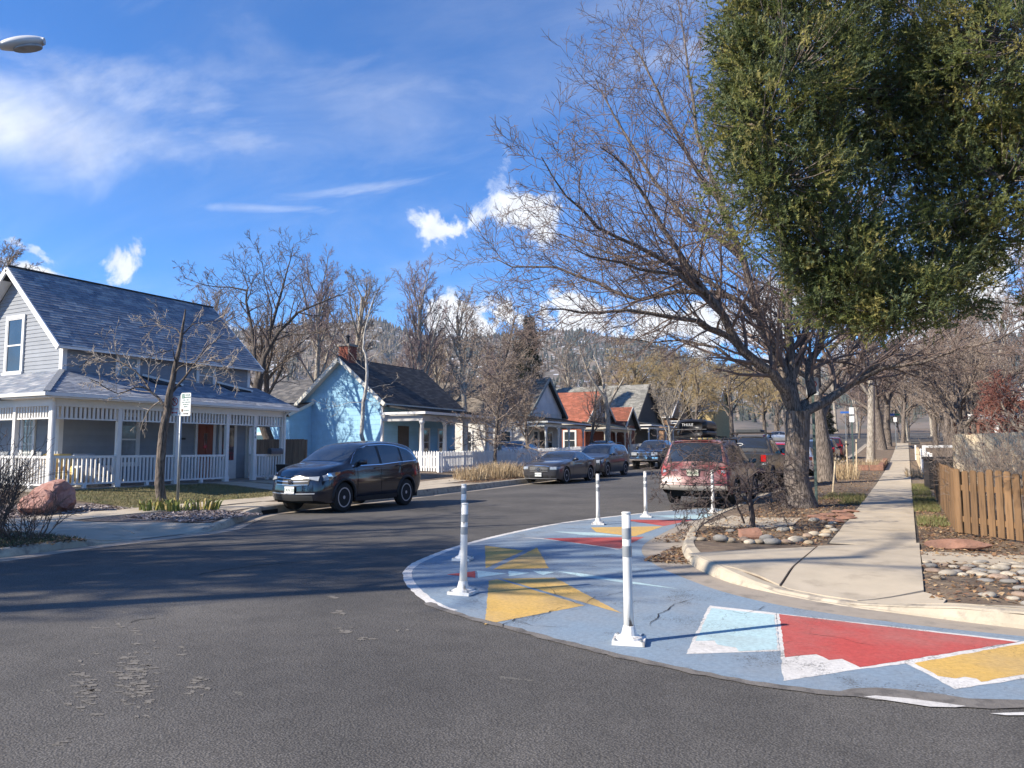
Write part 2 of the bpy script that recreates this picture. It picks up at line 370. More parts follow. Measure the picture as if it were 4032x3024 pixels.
def drape(name, poly, zf, off, m, parent=None, thick=0.0, kind=None, step=0.5, **kw):
    """flat sheet cut to an outline and laid on a surface"""
    bm = bmesh.new(); vs = [bm.verts.new((x, y, 0)) for x, y in poly]
    f = bm.faces.new(vs)
    if f.calc_area() and f.normal.z < 0: bmesh.ops.reverse_faces(bm, faces=bm.faces)
    bm.normal_update()
    if bm.faces[:][0].normal.z < 0: bmesh.ops.reverse_faces(bm, faces=bm.faces[:])
    bmesh.ops.triangulate(bm, faces=bm.faces[:])
    for _ in range(7):
        es = [e for e in bm.edges if e.calc_length() > step]
        if not es: break
        bmesh.ops.subdivide_edges(bm, edges=es, cuts=1); bmesh.ops.triangulate(bm, faces=bm.faces[:])
    if thick:
        be = [e for e in bm.edges if e.is_boundary]; r = bmesh.ops.extrude_edge_only(bm, edges=be); low = {v for v in r['geom'] if isinstance(v, bmesh.types.BMVert)}
    else: low = set()
    for v in bm.verts: v.co.z = zf(v.co.x, v.co.y) + off - (thick if v in low else 0)
    bm.normal_update(); me = bpy.data.meshes.new(name); bm.to_mesh(me); bm.free(); me.materials.append(m)
    return link(name, me, parent, kind=kind, **kw)
GP = lambda pts, f, h=0.0: [G(*f(*p), h) for p in pts]
def GS(px, py, zf):
    d = ray(px, py); t = 1.0
    while t < 120 and CAMH + t * d[2] > zf(d[0] * t, d[1] * t): t += .02
    return (d[0] * t, d[1] * t)
def strip(name, A, B, zf, off, m, parent=None):
    mb = MB()
    for a, c in zip(A, B): mb.v += [(a[0], a[1], zf(*a) + off), (c[0], c[1], zf(*c) + off)]
    for i in range(len(A) - 1): mb.f.append((2 * i, 2 * i + 1, 2 * i + 3, 2 * i + 2)); mb.mi.append(0)
    return mb.build(name, m, parent)

# gutter pan round the right corner and along the kerbs
BAY_OUT = [(4100, 2780), (3600, 2762), (3000, 2700), (2600, 2620), (2300, 2550), (2000, 2470), (1820, 2425), (1700, 2385), (1620, 2320), (1592, 2270), (1600, 2240), (1650, 2208), (1800, 2150), (2000, 2100), (2200, 2060), (2400, 2035), (2620, 2012), (2800, 2000)]
BAY_IN = [(4100, 2515), (3700, 2475), (3500, 2450), (3200, 2408), (3000, 2372), (2820, 2325), (2700, 2280), (2600, 2238), (2535, 2195), (2522, 2160), (2550, 2132), (2610, 2100), (2700, 2055), (2790, 2020), (2850, 2008)]
bo = smooth_line([G(*p) for p in BAY_OUT], 2); bi = smooth_line([G(*p) for p in BAY_IN], 2)
gut = bi[:-6] + [(-4.0, 20.0), (-3.86, 20.0)] + [p for p in KR if p[1] < 19 and p[0] < 1.5][::-1]
drape('gutter', gut, zroad, 0.003, Mgut, kind='structure')
gl = [(x, y) for x, y in KL if 4 < y < 60]; drape('gutter', [(x + .42, y) for x, y in gl] + [(x - .02, y) for x, y in gl][::-1], zroad, 0.003, Mgut, kind='structure')
gr = [(x, y) for x, y in KR if y > 21 or (x, y) == KR[-3]]; drape('gutter', [(-4.3, 20.01), (-4.32, 94), (-3.88, 94), (-3.86, 20.01)], zroad, 0.003, Mgut, kind='structure')

# painted kerb extension
def paint(name, c, wear=.5):
    """old road paint: dusty, thinned where tyres pass, stone showing through"""
    m = bpy.data.materials.new(name); m.use_nodes = True; b = NB(m.node_tree); p = m.node_tree.nodes['Principled BSDF']; pos = b.n('ShaderNodeNewGeometry').outputs['Position']
    dust = b.ramp(b.noise(pos, .9, 6, .65), .35, .75); c1 = b.mix(b.m('MULTIPLY', dust, .42), c, (.27, .245, .215))
    mott = b.ramp(b.noise(pos, 26, 5, .7), .25, .75, .84, 1.14); sc = b.n('ShaderNodeVectorMath', operation='SCALE'); b.lk(c1, sc.inputs[0]); b.lk(mott, sc.inputs['Scale'])
    big = b.noise(pos, 1.7, 5, .6); hole = b.ramp(b.m('ADD', b.noise(pos, 62, 4, .7), b.m('MULTIPLY', b.m('SUBTRACT', big, .5), wear)), .63, .69)
    vo = b.n('ShaderNodeTexVoronoi', feature='DISTANCE_TO_EDGE'); vo.inputs['Scale'].default_value = 1.15; w = b.n('ShaderNodeTexNoise'); w.inputs['Scale'].default_value = 2.6; w.inputs['Detail'].default_value = 5; b.lk(pos, w.inputs['Vector']); wv = b.n('ShaderNodeVectorMath', operation='SCALE'); wv.inputs['Scale'].default_value = .55; b.lk(w.outputs['Color'], wv.inputs[0]); b.lk(b.v('ADD', pos, wv.outputs[0]), vo.inputs['Vector'])
    crack = b.m('MULTIPLY', b.ramp(vo.outputs['Distance'], .007, .002), b.ramp(b.noise(pos, .8, 3, .5), .56, .62)); hole = b.m('MAXIMUM', hole, crack)
    col = b.mix(b.m('MULTIPLY', hole, .62), sc.outputs[0], (.085, .078, .07)); b.lk(col, p.inputs['Base Color']); p.inputs['Roughness'].default_value = .85; p.inputs['Specular IOR Level'].default_value = .3
    bp = b.n('ShaderNodeBump'); bp.inputs['Strength'].default_value = .7; bp.inputs['Distance'].default_value = .006; b.lk(b.m('SUBTRACT', b.noise(pos, 110, 3, .6), b.m('MULTIPLY', hole, .8)), bp.inputs['Height']); b.lk(bp.outputs[0], p.inputs['Normal']); return m
Pblue = paint('blue_paint', (0.205, 0.275, 0.35), .8); Pred = paint('red_paint', (0.46, 0.075, 0.066)); Pyel = paint('yellow_paint', (0.60, 0.38, 0.105)); Pcy = paint('pale_blue_paint', (0.43, 0.60, 0.63)); Pwh = paint('white_paint', (0.66, 0.64, 0.61), 1.1)
Pscuff = mat('worn_asphalt_edge', (0.165, 0.15, 0.135), .92, .25, 4, bump=.5, bscale=80, col2=(.11, .10, .092), c2lo=.5, c2hi=.62, c2scale=7)
bay = drape('painted_bay', bo + bi[::-1], zroad, 0.004, Pblue, kind='structure')
def ribbon(line, w0, w1, side, jit=0.0, seed=1):
    rg = random.Random(seed); P = resample(line, .08 if jit else .3); A = []; Bq = []
    for i, p in enumerate(P):
        a = P[max(i - 1, 0)]; c = P[min(i + 1, len(P) - 1)]; tx, ty = c[0] - a[0], c[1] - a[1]; L = math.hypot(tx, ty) or 1; nx, ny = -ty / L * side, tx / L * side
        j0 = rg.uniform(-jit, jit); j1 = rg.uniform(-jit, jit)
        A.append((p[0] + nx * (w0 + j0), p[1] + ny * (w0 + j0))); Bq.append((p[0] + nx * (w1 + j1), p[1] + ny * (w1 + j1)))
    return A, Bq
i0 = min(range(len(bo)), key=lambda i: abs(bo[i][0] + 3.9) + abs(bo[i][1] - 6.05))
strip('white_edge_line', *ribbon(bo[i0:-3], -.03, .08, -1, .008), zroad, .0056, Pwh, bay)
strip('worn_edge', *ribbon(bo[:i0 + 4], -.06, .03, -1, .018), zroad, .0062, Pscuff, bay)
drape('worn_patch', GP([(1000, 1375), (1080, 1355), (1250, 1348), (1420, 1362), (1650, 1390), (1850, 1420), (2300, 1432), (2300, 1475), (2000, 1490), (1700, 1470), (1400, 1420), (1200, 1400)], Z9), zroad, .0068, Pscuff, bay)
drape('worn_white_line', GP([(1165, 1410), (1240, 1403), (1480, 1424), (1700, 1452), (1835, 1472), (1760, 1480), (1600, 1475), (1400, 1445), (1250, 1425)], Z9), zroad, .0085, Pwh, road)
drape('worn_white_line', [G(3900, 2815), G(4100, 2808), G(4100, 2822), G(3960, 2824)], zroad, .0085, Pwh, road)
sh = [('white_shape', Pwh, [(155, 808), (592, 858), (612, 1108), (0, 1128)], Z9, .008), ('pale_blue_shape', Pcy, [(168, 826), (580, 870), (600, 1098), (348, 1110), (330, 1085), (270, 1078), (205, 1066), (190, 1040), (62, 1040)], Z9, .011),
      ('white_shape', Pwh, [(592, 860), (2190, 1040), (1480, 1186), (1140, 1226), (640, 1303)], Z9, .008), ('red_shape', Pred, [(612, 866), (2165, 1048), (1450, 1168), (1140, 1214), (1110, 1200), (1020, 1158), (935, 1168), (860, 1130), (770, 1136), (650, 1148)], Z9, .011),
      ('white_shape', Pwh, [(1440, 1188), (2200, 1045), (2420, 1005), (2420, 1240), (2212, 1292), (1765, 1358)], Z9, .0095), ('yellow_shape', Pyel, [(1492, 1188), (2420, 1022), (2420, 1215), (2212, 1262), (1930, 1312), (1900, 1290), (1830, 1280), (1770, 1290), (1650, 1272)], Z9, .012),
      ('yellow_shape', Pyel, [(358, 262), (492, 279), (360, 340)], Z6, .008), ('yellow_shape', Pyel, [(386, 344), (537, 268), (578, 340)], Z6, .008), ('red_shape', Pred, [(226, 362), (325, 350), (325, 373)], Z6, .008),
      ('pale_blue_shape', Pcy, [(331, 349), (432, 358), (334, 373)], Z6, .008), ('pale_blue_shape', Pcy, [(438, 349), (512, 356), (440, 368)], Z6, .008), ('pale_blue_shape', Pcy, [(522, 349), (596, 354), (556, 364)], Z6, .008), ('pale_blue_shape', Pcy, [(606, 350), (690, 358), (800, 376), (1022, 411), (860, 393), (700, 371)], Z6, .008),
      ('yellow_shape', Pyel, [(372, 383), (402, 378), (700, 468), (358, 534)], Z6, .008), ('yellow_shape', Pyel, [(415, 376), (598, 372), (832, 497)], Z6, .008),
      ('white_shape', Pwh, [(474, 233), (560, 236), (815, 276), (845, 268), (560, 240)], Z6, .0075), ('red_shape', Pred, [(556, 237), (905, 232), (822, 273)], Z6, .010), ('yellow_shape', Pyel, [(722, 199), (972, 195), (872, 230), (740, 215)], Z6, .008),
      ('pale_blue_shape', Pcy, [(596, 213), (735, 217), (860, 229), (700, 226)], Z6, .008), ('red_shape', Pred, [(822, 172), (1072, 174), (975, 194)], Z6, .008), ('pale_blue_shape', Pcy, [(925, 160), (1130, 152), (1150, 158), (1085, 172)], Z6, .008)]
def rough_edge(P, j, seed):
    r_ = random.Random(seed); Q = resample(list(P) + [P[0]], .06)[:-1]; return [(x + r_.uniform(-j, j), y + r_.uniform(-j, j)) for x, y in Q]
for k, (nm, m, pts, f, off) in enumerate(sh): drape(nm, rough_edge(GP(pts, f), .006, k), zroad, .004 + (off - .004) * .4, m, bay, step=9)
# bare patches where the old surface shows, and cracks
Z10 = lambda x, y: (x / 1.106, 2100 + y / 1.106); rgp = random.Random(31); pm = MB(); slivers = []
for (cx, cy, wx_, wy_, n) in [(600, 650, 95, 140, 90), (375, 680, 55, 105, 40), (860, 660, 50, 45, 16), (1510, 425, 55, 18, 6), (1470, 350, 28, 25, 4), (1600, 460, 35, 12, 4), (585, 430, 20, 25, 4), (480, 410, 60, 12, 4), (1765, 425, 20, 6, 2), (790, 510, 40, 20, 3), (300, 900, 60, 25, 5), (1440, 275, 22, 6, 2)]:
    for k in range(n): a = rgp.gauss(0, .5); slivers.append((cx + wx_ * a, cy + wy_ * rgp.gauss(0, .5), rgp.uniform(8, 34), rgp.uniform(2, 6)))
for (cx, cy, lx, ly) in slivers:
    n = 18; P = []
    for k in range(n): a = 2 * math.pi * k / n; q = rgp.uniform(.4, 1.2); P.append(G(*Z10(cx + lx * q * math.cos(a), cy + ly * q * math.sin(a)))) 
    pm.add([(x, y, zroad(x, y) + .0022 + .0004 * (len(pm.v) // n % 5)) for x, y in P], [tuple(range(n))[::-1]])
pm.build('worn_patches', mat('old_surface', (.165, .150, .130), .92, .2, 12, bump=.4, bscale=90, bdist=.005), road, kind='stuff')
Mcrk = mat('crack_dark', (.022, .02, .019), .95)
def crack(pts, f, w=.012, seed=1, par=None, off=.0095):
    r_ = random.Random(seed); P = resample([G(*f(*p)) for p in pts], .07); P = [(x + r_.gauss(0, .014), y + r_.gauss(0, .014)) for x, y in P]; A, B = [], []
    for i, p in enumerate(P):
        a = P[max(i - 1, 0)]; c = P[min(i + 1, len(P) - 1)]; tx, ty = c[0] - a[0], c[1] - a[1]; L = math.hypot(tx, ty) or 1; ww = w * r_.uniform(.3, 1.0) * min(1, 4 * i / len(P) + .1, 4 * (1 - i / len(P)) + .1); A.append((p[0] - ty / L * ww, p[1] + tx / L * ww)); B.append((p[0] + ty / L * ww, p[1] - tx / L * ww))
    strip('crack', A, B, zroad, off, Mcrk, par or bay)
for k, (pts, w) in enumerate([(p_, w_ * .6) for p_, w_ in [([(640, 470), (560, 500), (470, 512), (400, 548)], .010), ([(920, 545), (960, 500), (1000, 470), (1090, 440)], .010), ([(690, 470), (740, 440), (860, 420)], .006), ([(560, 395), (620, 440), (700, 470)], .006), ([(1160, 480), (1250, 500), (1330, 470)], .006), ([(430, 510), (520, 540), (640, 545)], .006), ([(1420, 560), (1560, 580), (1700, 610)], .005), ([(380, 300), (470, 320), (600, 315)], .005)]]): crack(pts, Z6, w, k)
for k, (pts, w) in enumerate([([(800, 195), (940, 165), (1120, 140), (1380, 118)], .016), ([(560, 395), (600, 378), (680, 370)], .01)]): crack(pts, Z10, w, 20 + k, road, .004)

# right pavement: slabs with open joints
walk = MB(); ysw = list(np.arange(12.05, 94.1, .6))
for y in ysw: walk.v += [(-1.12, y, zright(-1.1, y) + .004), (.09, y, zright(0, y) + .004)]
for i in range(len(ysw) - 1): walk.f.append((2 * i, 2 * i + 1, 2 * i + 3, 2 * i + 2)); walk.mi.append(0)
sw = walk.build('pavement', mat('joint_dirt', (.05, .042, .035), .95), kind='structure')
rg = random.Random(3); y = 12.15
while y < 92:
    L = 1.22; j = rg.uniform(-.004, .006)
    drape('paving_slab', [(-1.09 + rg.uniform(-.015, .015), y), (.05, y), (.05, y + L - .014), (-1.09, y + L - .014)], zright, .022 + j, Mconc, sw, thick=.03, step=1.5); y += L
kyx = lambda x: pl([p[0] for p in KR][::-1], [p[1] for p in KR][::-1], x)
Z = lambda pts: [(x, max(y, kyx(x) + .17)) if x > -2.6 else (x, y) for x, y in [GS(*Z9(*p), lambda x, y: zright(x, y) + .02) for p in pts]]
drape('paving_slab', Z([(12, 462), (400, 440), (850, 421), (612, 668), (480, 606), (250, 542), (30, 508)]), zright, .020, Mconc, sw, thick=.03, step=.18)
drape('paving_slab', Z([(862, 421), (870, 415), (1528, 395), (1530, 430), (1556, 706), (1118, 781), (900, 742), (665, 700), (628, 678)]), zright, .022, Mconc, sw, thick=.03, step=.18)
drape('paving_slab', Z([(1556, 716), (1640, 735), (1703, 762), (1684, 800), (1642, 830), (1480, 838), (1330, 832), (1128, 790)]), zright, .018, Mconc, sw, thick=.03, step=.18)
drape('paving_slab', Z([(1712, 786), (1960, 812), (2260, 808), (2260, 828), (1900, 834), (1662, 830)]), zright, .018, Mconc, sw, thick=.03, step=.18)
drape('paving_slab', Z([(1536, 447), (2260, 478), (2260, 536), (1546, 514)]), zright, .016, Mconc, sw, thick=.03)
drape('utility_slab', Z([(120, 275), (300, 215), (440, 228), (752, 232), (700, 280), (500, 300)]), zright, .02, Mconc, sw, thick=.03)
# left pavement and ramp
lw = MB(); ysl = list(np.arange(3.2, 94.1, .6)); wx = lambda y: pl([3, 8.6, 12, 20, 28, 36, 95], [-15.0, -15.05, -15.5, -16.2, -17.0, -17.5, -17.5], y)
for y in ysl: lw.v += [(wx(y) - .64, y, zleft(wx(y) - .6, y) + .004), (wx(y) + .64, y, zleft(wx(y) + .6, y) + .004)]
for i in range(len(ysl) - 1): lw.f.append((2 * i, 2 * i + 1, 2 * i + 3, 2 * i + 2)); lw.mi.append(0)
swl = lw.build('pavement', MATS['joint_dirt'], kind='structure'); y = 3.2
while y < 70:
    L = 1.25; drape('paving_slab', [(wx(y) - .62, y), (wx(y) + .62, y), (wx(y + L) + .62, y + L - .014), (wx(y + L) - .62, y + L - .014)], zleft, .02 + rg.uniform(-.003, .005), Mconc, swl, thick=.03, step=1.5); y += L
S6 = lambda x, y: (x / 2.4578, 1800 + y / 2.4578)
drape('paving_slab', [(-14.44, 7.3), (-12.4, 7.0), (-11.75, 7.35), (-11.72, 8.3), (-12.2, 8.75), (-13.0, 8.9), (-14.44, 8.95)], zleft, .02, Mconc, swl, thick=.03)
drape('paving_slab', [(-11.71, 8.25), (-11.66, 9.65), (-11.85, 10.1), (-12.6, 9.7), (-13.5, 9.2), (-14.0, 8.95), (-12.3, 8.8)], zleft, .022, Mconc, swl, thick=.03)
for y0, y1 in ((19.2, 24.6), (44, 48)):   # driveway aprons
    drape('driveway_slab', [(kx(KL, y0) - .02, y0 - .4), (kx(KL, y1) - .02, y1 + .4), (wx(y1) + .66, y1), (wx(y0) + .66, y0)], zleft, .018, Mconc, swl, thick=.03)
    drape('driveway_slab', [(wx(y0) - .66, y0), (wx(y1) - .66, y1), (-30, y1), (-30, y0)], zleft, .018, Mconc, swl, thick=.03)
drape('inlet_slab', [(kx(KL, 12.6) - .2, 12.2), (kx(KL, 14.6) - .2, 14.6), (-15.0, 14.4), (-14.6, 12.0)], zleft, .018, Mconc, swl, thick=.03)
drape('front_path', [(wx(18) - .66, 17.7), (wx(18) - .66, 18.9), (-21.0, 18.9), (-21.0, 17.7)], zleft, .016, Mconc, swl, thick=.03)
Mgrav = mat('gravel_bed', (0.20, 0.17, 0.155), .95, .4, 18, bump=.9, bscale=38, col2=(.12, .09, .075), c2lo=.45, c2hi=.6, c2scale=22, bdist=.05)
drape('gravel_bed', [(-12.0, 10.15), (-12.6, 9.85), (-13.5, 9.35), (-14.3, 9.1), (wx(9.6) + .68, 9.6), (wx(12.1) + .68, 12.1), (-13.4, 12.3)], zleft, .012, Mgrav, kind='structure')
drape('gravel_bed', [(wx(7.4) - .66, 7.4), (wx(11) - .66, 11), (-17.2, 11.6), (-18.6, 10.8), (-18, 7.4)], zleft, .012, Mgrav, kind='structure')
Mlawn = mat('dormant_lawn', (0.15, 0.125, 0.05), .95, .35, 4, bump=.8, bscale=60, col2=(.10, .10, .035), c2lo=.45, c2hi=.6, c2scale=2.5)
drape('lawn', [(wx(11.2) - .66, 11.2), (wx(17.5) - .66, 17.5), (-21.0, 17.5), (-21.2, 12.4), (-19, 11.4), (-17.2, 11.7)], zleft, .012, Mlawn, kind='structure')
# ================================================================ houses
Mwhite = mat('white_trim', (0.70, 0.69, 0.67), .55, .06, 3)
Mglass = mat('window_glass', (0.035, 0.045, 0.055), .04, .25, 1.2, spec=.9)
Mblind = mat('window_blind', (0.42, 0.42, 0.40), .8, .12, 4)
Mgrey = mat('grey_siding', (0.25, 0.27, 0.30), .7, .10, 2.0, rnd=.10)
Mbrick = mat('red_brick', (0.25, 0.078, 0.05), .9, .3, 7, rnd=.35)
Mmort = mat('mortar', (.30, .26, .22), .95, .15)
def shingle_mat(name): return mat(name, (1, 1, 1), .92, .22, 7, bump=.5, bscale=80, attr='Col', bdist=.008)
def win(parent, axis, c, sg, a0, a1, z0, z1, fw=.09, rail=True, glass=None, name='window', grid=None, depth=.05, blind=0.0):
    """window on plane axis=c facing sg; a0..a1 across, z0..z1 up"""
    def bx(mb, a, b_, za, zb, d0, d1):
        lo, hi = sorted((c + sg * d0, c + sg * d1))
        mb.box(lo, hi, a, b_, za, zb) if axis == 'x' else mb.box(a, b_, lo, hi, za, zb)
    mb = MB(); bx(mb, a0 - fw, a0, z0 - fw, z1 + fw, 0, depth); bx(mb, a1, a1 + fw, z0 - fw, z1 + fw, 0, depth); bx(mb, a0, a1, z1, z1 + fw, 0, depth + .002)
    bx(mb, a0 - fw * 1.3, a1 + fw * 1.3, z0 - fw, z0, 0, depth + .03)
    f = mb.build(name, Mwhite, parent)
    g = MB(); bx(g, a0, a1, z0, z1, .004, .018); g.build('pane', glass or Mglass, f)
    s = MB(); st = .035
    bx(s, a0, a0 + st, z0, z1, .019, .038); bx(s, a1 - st, a1, z0, z1, .019, .038); bx(s, a0 + st, a1 - st, z0, z0 + st, .019, .038); bx(s, a0 + st, a1 - st, z1 - st, z1, .019, .038)
    if rail: zm = (z0 + z1) / 2; bx(s, a0 + st, a1 - st, zm - .025, zm + .025, .019, .04)
    if grid:
        for i in range(1, grid[0]): a = lerp(a0, a1, i / grid[0]); bx(s, a - .012, a + .012, z0 + st, z1 - st, .019, .03)
        for i in range(1, grid[1]): zz = lerp(z0, z1, i / grid[1]); bx(s, a0 + st, a1 - st, zz - .012, zz + .012, .0195, .0305)
    s.build('sash', Mwhite, f)
    if blind > 0:
        bb = MB(); bx(bb, a0 + st, a1 - st, z1 - (z1 - z0) * blind, z1 - st, .0182, .0186); bb.build('blind', Mblind, f)
    return f
def clap(parent, axis, c, sg, span, z0, z1, e, m, name='clapboard'):
    z = z0
    while z < z1 - .01:
        zt = min(z + e, z1); a0, b0 = span(z); a1, b1 = span(zt)
        if b0 - a0 > .05:
            if b1 < a1: a1 = b1 = (a1 + b1) / 2
            pts = []
            for (a, b_, zz, d) in ((a0, b0, z - .012, .024), (a1, b1, zt, .007)):
                for q, dd in ((a, 0), (a, d), (b_, d), (b_, 0)): pts.append((c + sg * dd, q, zz) if axis == 'x' else (q, c + sg * dd, zz))
            mb = MB().add(pts, [(1, 2, 6, 5), (0, 3, 2, 1), (0, 1, 5, 4), (2, 3, 7, 6), (4, 5, 6, 7)]); mb.build(name, m, parent)
        z = zt
SHM = {}
def shingles(parent, o, u, v, width, length, m, cols, e=.145, w=.32, cap=0, span=None, seed=1, name='shingle'):
    """rows of roof shingles; o = lower corner, u along the eave, v up the slope"""
    rg = random.Random(seed); o = Vector(o); u = Vector(u).normalized(); v = Vector(v).normalized(); n = u.cross(v).normalized()
    if n.z < 0: n = -n
    tabs = []; rows = int(length / e + .999)
    for r in range(rows):
        a, b_ = span(r * e) if span else (0, width); x = a - rg.uniform(0, w)
        while x < b_:
            ww = w * rg.choice((.6, 1, 1, 1.4)); x0, x1 = max(x, a), min(x + ww, b_)
            if x1 - x0 > .02: tabs.append((r * e, x0, x1, rg.randrange(len(cols)), rg.uniform(0, .004)))
            x += ww + .004
    cw = Vector((0, 0, CAMH)); D = lambda t: (o + u * ((t[1] + t[2]) / 2) + v * t[0] - cw).length
    tabs.sort(key=D); mb = MB(); mb.col = []
    def put(mb, uo, t, loc=False):
        s, x0, x1, ci, dz = t; ln = min(e * 1.25, length - s + .02)
        f = lambda a, b_, h: (o + u * a + v * b_ + n * h) if not loc else (a, b_, h)
        pts = [f(x0, s - .012, .002), f(x1, s - .012, .002), f(x1, s - .012, .016 + dz), f(x0, s - .012, .016 + dz), f(x0, s + ln, .003), f(x1, s + ln, .003)]
        fs = [(0, 1, 2, 3), (3, 2, 5, 4), (0, 3, 4), (1, 5, 2)]; mb.add(pts, fs); mb.col += [cols[ci]] * 4
    k = 0
    for t in tabs:
        if k < cap:
            k += 1; key = (cols[t[3]], round(t[2] - t[1], 3))
            if key not in SHM:
                q = MB(); q.col = []; put(q, None, (0, 0, t[2] - t[1], t[3], 0), True); SHM[key] = q.mesh('shingle', m)
            ob = link(name, SHM[key], parent); M4 = Matrix.Identity(4)
            for i in range(3): M4[i][0] = u[i]; M4[i][1] = v[i]; M4[i][2] = n[i]; M4[i][3] = (o + u * t[1] + v * t[0] + n * t[4])[i]
            ob.matrix_local = M4
        else: put(mb, None, t)
    if mb.f: mb.build('shingle_rows', m, parent, kind='stuff')
def shades(c, k=7, s=.22, seed=1):
    rg = random.Random(seed); return [tuple(x * (1 + rg.uniform(-s, s) * 1) * 1 for x in c) for _ in range(k)] if False else [tuple(x * f for x in c) for f in [1 + s * (2 * i / (k - 1) - 1) for i in range(k)]]
def slab(mb, pts, th):  # sloping roof slab under the shingles
    P = [Vector(p) for p in pts]; n = (P[1] - P[0]).cross(P[2] - P[0]).normalized()
    if n.z < 0: n = -n
    mb.prism([p - n * .003 for p in P], -n * th)
def text(s, size, m, parent, loc, rot, name='lettering', depth=0.002, align='CENTER'):
    cu = bpy.data.curves.new(name, 'FONT'); cu.body = s; cu.size = size; cu.extrude = depth; cu.align_x = align; cu.align_y = 'CENTER'; cu.resolution_u = 2
    t = bpy.data.objects.new(name, cu); COL.objects.link(t); me = bpy.data.meshes.new_from_object(t.evaluated_get(bpy.context.evaluated_depsgraph_get()))
    bpy.data.objects.remove(t); me.materials.clear(); me.materials.append(m); o = link(name, me, parent, loc); o.rotation_euler = rot; return o
MBlack = mat('black_paint', (.015, .015, .016), .5, .1)

# ---------------------------------------------------------------- grey house with wrap-around porch
def grey_house():
    H = thing('grey_house', 'grey clapboard house with steep shingle roof and white spindled wrap-around porch', 'house', (0, 0, 0))
    Xw, Yg, Yf, RX, EZ, RZ = -22.8, 13.62, 20.95, -25.45, 4.66, 7.40; FZ = .40
    sl = (RZ - EZ) / (RX * -1 - 22.45)
    w = MB(); w.box(-28.1, Xw, Yg, Yf, .2, 4.75); w.prism([(Xw, Yg, 4.75), (RX, Yg, 7.15), (-28.1, Yg, 4.75)], (0, Yf - Yg, 0)); wall = w.build('wall', Mgrey, H)
    clap(wall, 'x', Xw, 1, lambda z: (Yg + .12, Yf - .1), FZ + .05, 4.62, .118, Mgrey)
    gs = lambda z: (max(-28.1, RX - (7.2 - z) / sl) if z > 4.7 else -28.0, min(Xw - .12, RX + (7.2 - z) / sl))
    clap(wall, 'y', Yg, -1, gs, FZ + .05, 7.1, .128, Mgrey)
    t = MB()
    for y0, y1 in ((Yg - .03, Yg + .11), (Yf - .1, Yf + .03)): MB().box(Xw - .02, Xw + .035, y0, y1, FZ, 4.66).build('corner_board', Mwhite, wall)
    MB().box(Xw - .13, Xw - .021, Yg - .035, Yg, FZ, 4.70).build('corner_board', Mwhite, wall)
    rf = MB(); slab(rf, [(-22.45, 13.27, EZ), (-22.45, 21.3, EZ), (RX, 21.3, RZ), (RX, 13.27, RZ)], .09); slab(rf, [(-28.45, 13.27, EZ), (-28.45, 21.3, EZ), (RX, 21.3, RZ), (RX, 13.27, RZ)], .09)
    Msh = shingle_mat('roof_shingles'); GC = [tuple((1.75 * c_[0], 1.65 * c_[1], 1.5 * c_[2]) for x in (0,))[0] for c_ in [(.085, .105, .145), (.10, .12, .16), (.12, .14, .18), (.15, .17, .205), (.19, .205, .235), (.11, .125, .16), (.135, .15, .185)]]
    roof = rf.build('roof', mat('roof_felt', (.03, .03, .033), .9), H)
    vv = Vector((RX + 22.45, 0, RZ - EZ)); shingles(roof, (-22.42, 13.25, EZ - .02), (0, 1, 0), vv, 8.07, vv.length + .05, Msh, GC, cap=170, seed=4)
    vv2 = Vector((RX + 28.45, 0, RZ - EZ)); shingles(roof, (-28.48, 13.25, EZ - .02), (0, 1, 0), vv2, 8.07, vv2.length + .05, Msh, GC, seed=5)
    c = MB(); c.beam((RX, 13.24, RZ + .012), (RX, 21.32, RZ + .012), .18, .04); c.build('ridge_cap', MATS['roof_felt'], roof)
    tr = MB()
    for y in (13.25, 21.32): tr.beam((-22.43, y, EZ - .10), (RX, y, RZ - .10), .05, .17); tr.beam((-28.47, y, EZ - .10), (RX, y, RZ - .10), .05, .17)
    tr.beam((-22.44, 13.27, EZ - .045), (-22.44, 21.3, EZ - .045), .05, .11); tr.build('bargeboard', Mwhite, roof)
    so = MB(); so.prism([(-22.5, 13.29, EZ - .1), (RX, 13.29, RZ - .11), (RX, Yg, RZ - .11), (-22.5, Yg, EZ - .1)], (0, 0, -.012)); so.prism([(-28.4, 13.29, EZ - .1), (RX, 13.29, RZ - .11), (RX, Yg, RZ - .11), (-28.4, Yg, EZ - .1)], (0, 0, -.012)); so.build('soffit', Mwhite, roof)
    win(H, 'y', Yg - .02, -1, -25.78, -24.95, 3.98, 5.72, .11, blind=.0)
    Mold = mat('window_glass_pale', (.20, .22, .24), .08, .5, 2.0, spec=.8)
    win(H, 'x', Xw + .02, 1, 15.42, 16.10, 3.86, 4.55, .09, glass=Mold); win(H, 'x', Xw + .02, 1, 18.55, 19.22, 3.86, 4.55, .09, glass=Mold)
    win(H, 'x', Xw + .02, 1, 15.62, 16.20, 1.05, 2.62, .10, glass=Mold); win(H, 'y', Yg - .02, -1, -24.62, -24.05, .85, 2.5, .10, rail=False, grid=(3, 6), glass=mat('glass_brick_pane', (.30, .33, .33), .15, .2, 3, spec=.8))
    # red panelled door and white storm door
    d = MB(); d.box(Xw + .02, Xw + .06, 18.60, 19.28, FZ, 2.5); dr = d.build('door', mat('red_door', (.22, .045, .02), .45, .25, 4, stretch=(1, 1, .2)), H, label='red-brown panelled front door')
    for i, (z0, z1) in enumerate(((.62, 1.1), (1.2, 1.75), (1.86, 2.35))):
        for y0, y1 in ((18.68, 18.91), (18.97, 19.20)):
            p = MB(); p.box(Xw + .06, Xw + .072, y0, y1, z0, z1); p.build('door_panel', MATS['red_door'], dr)
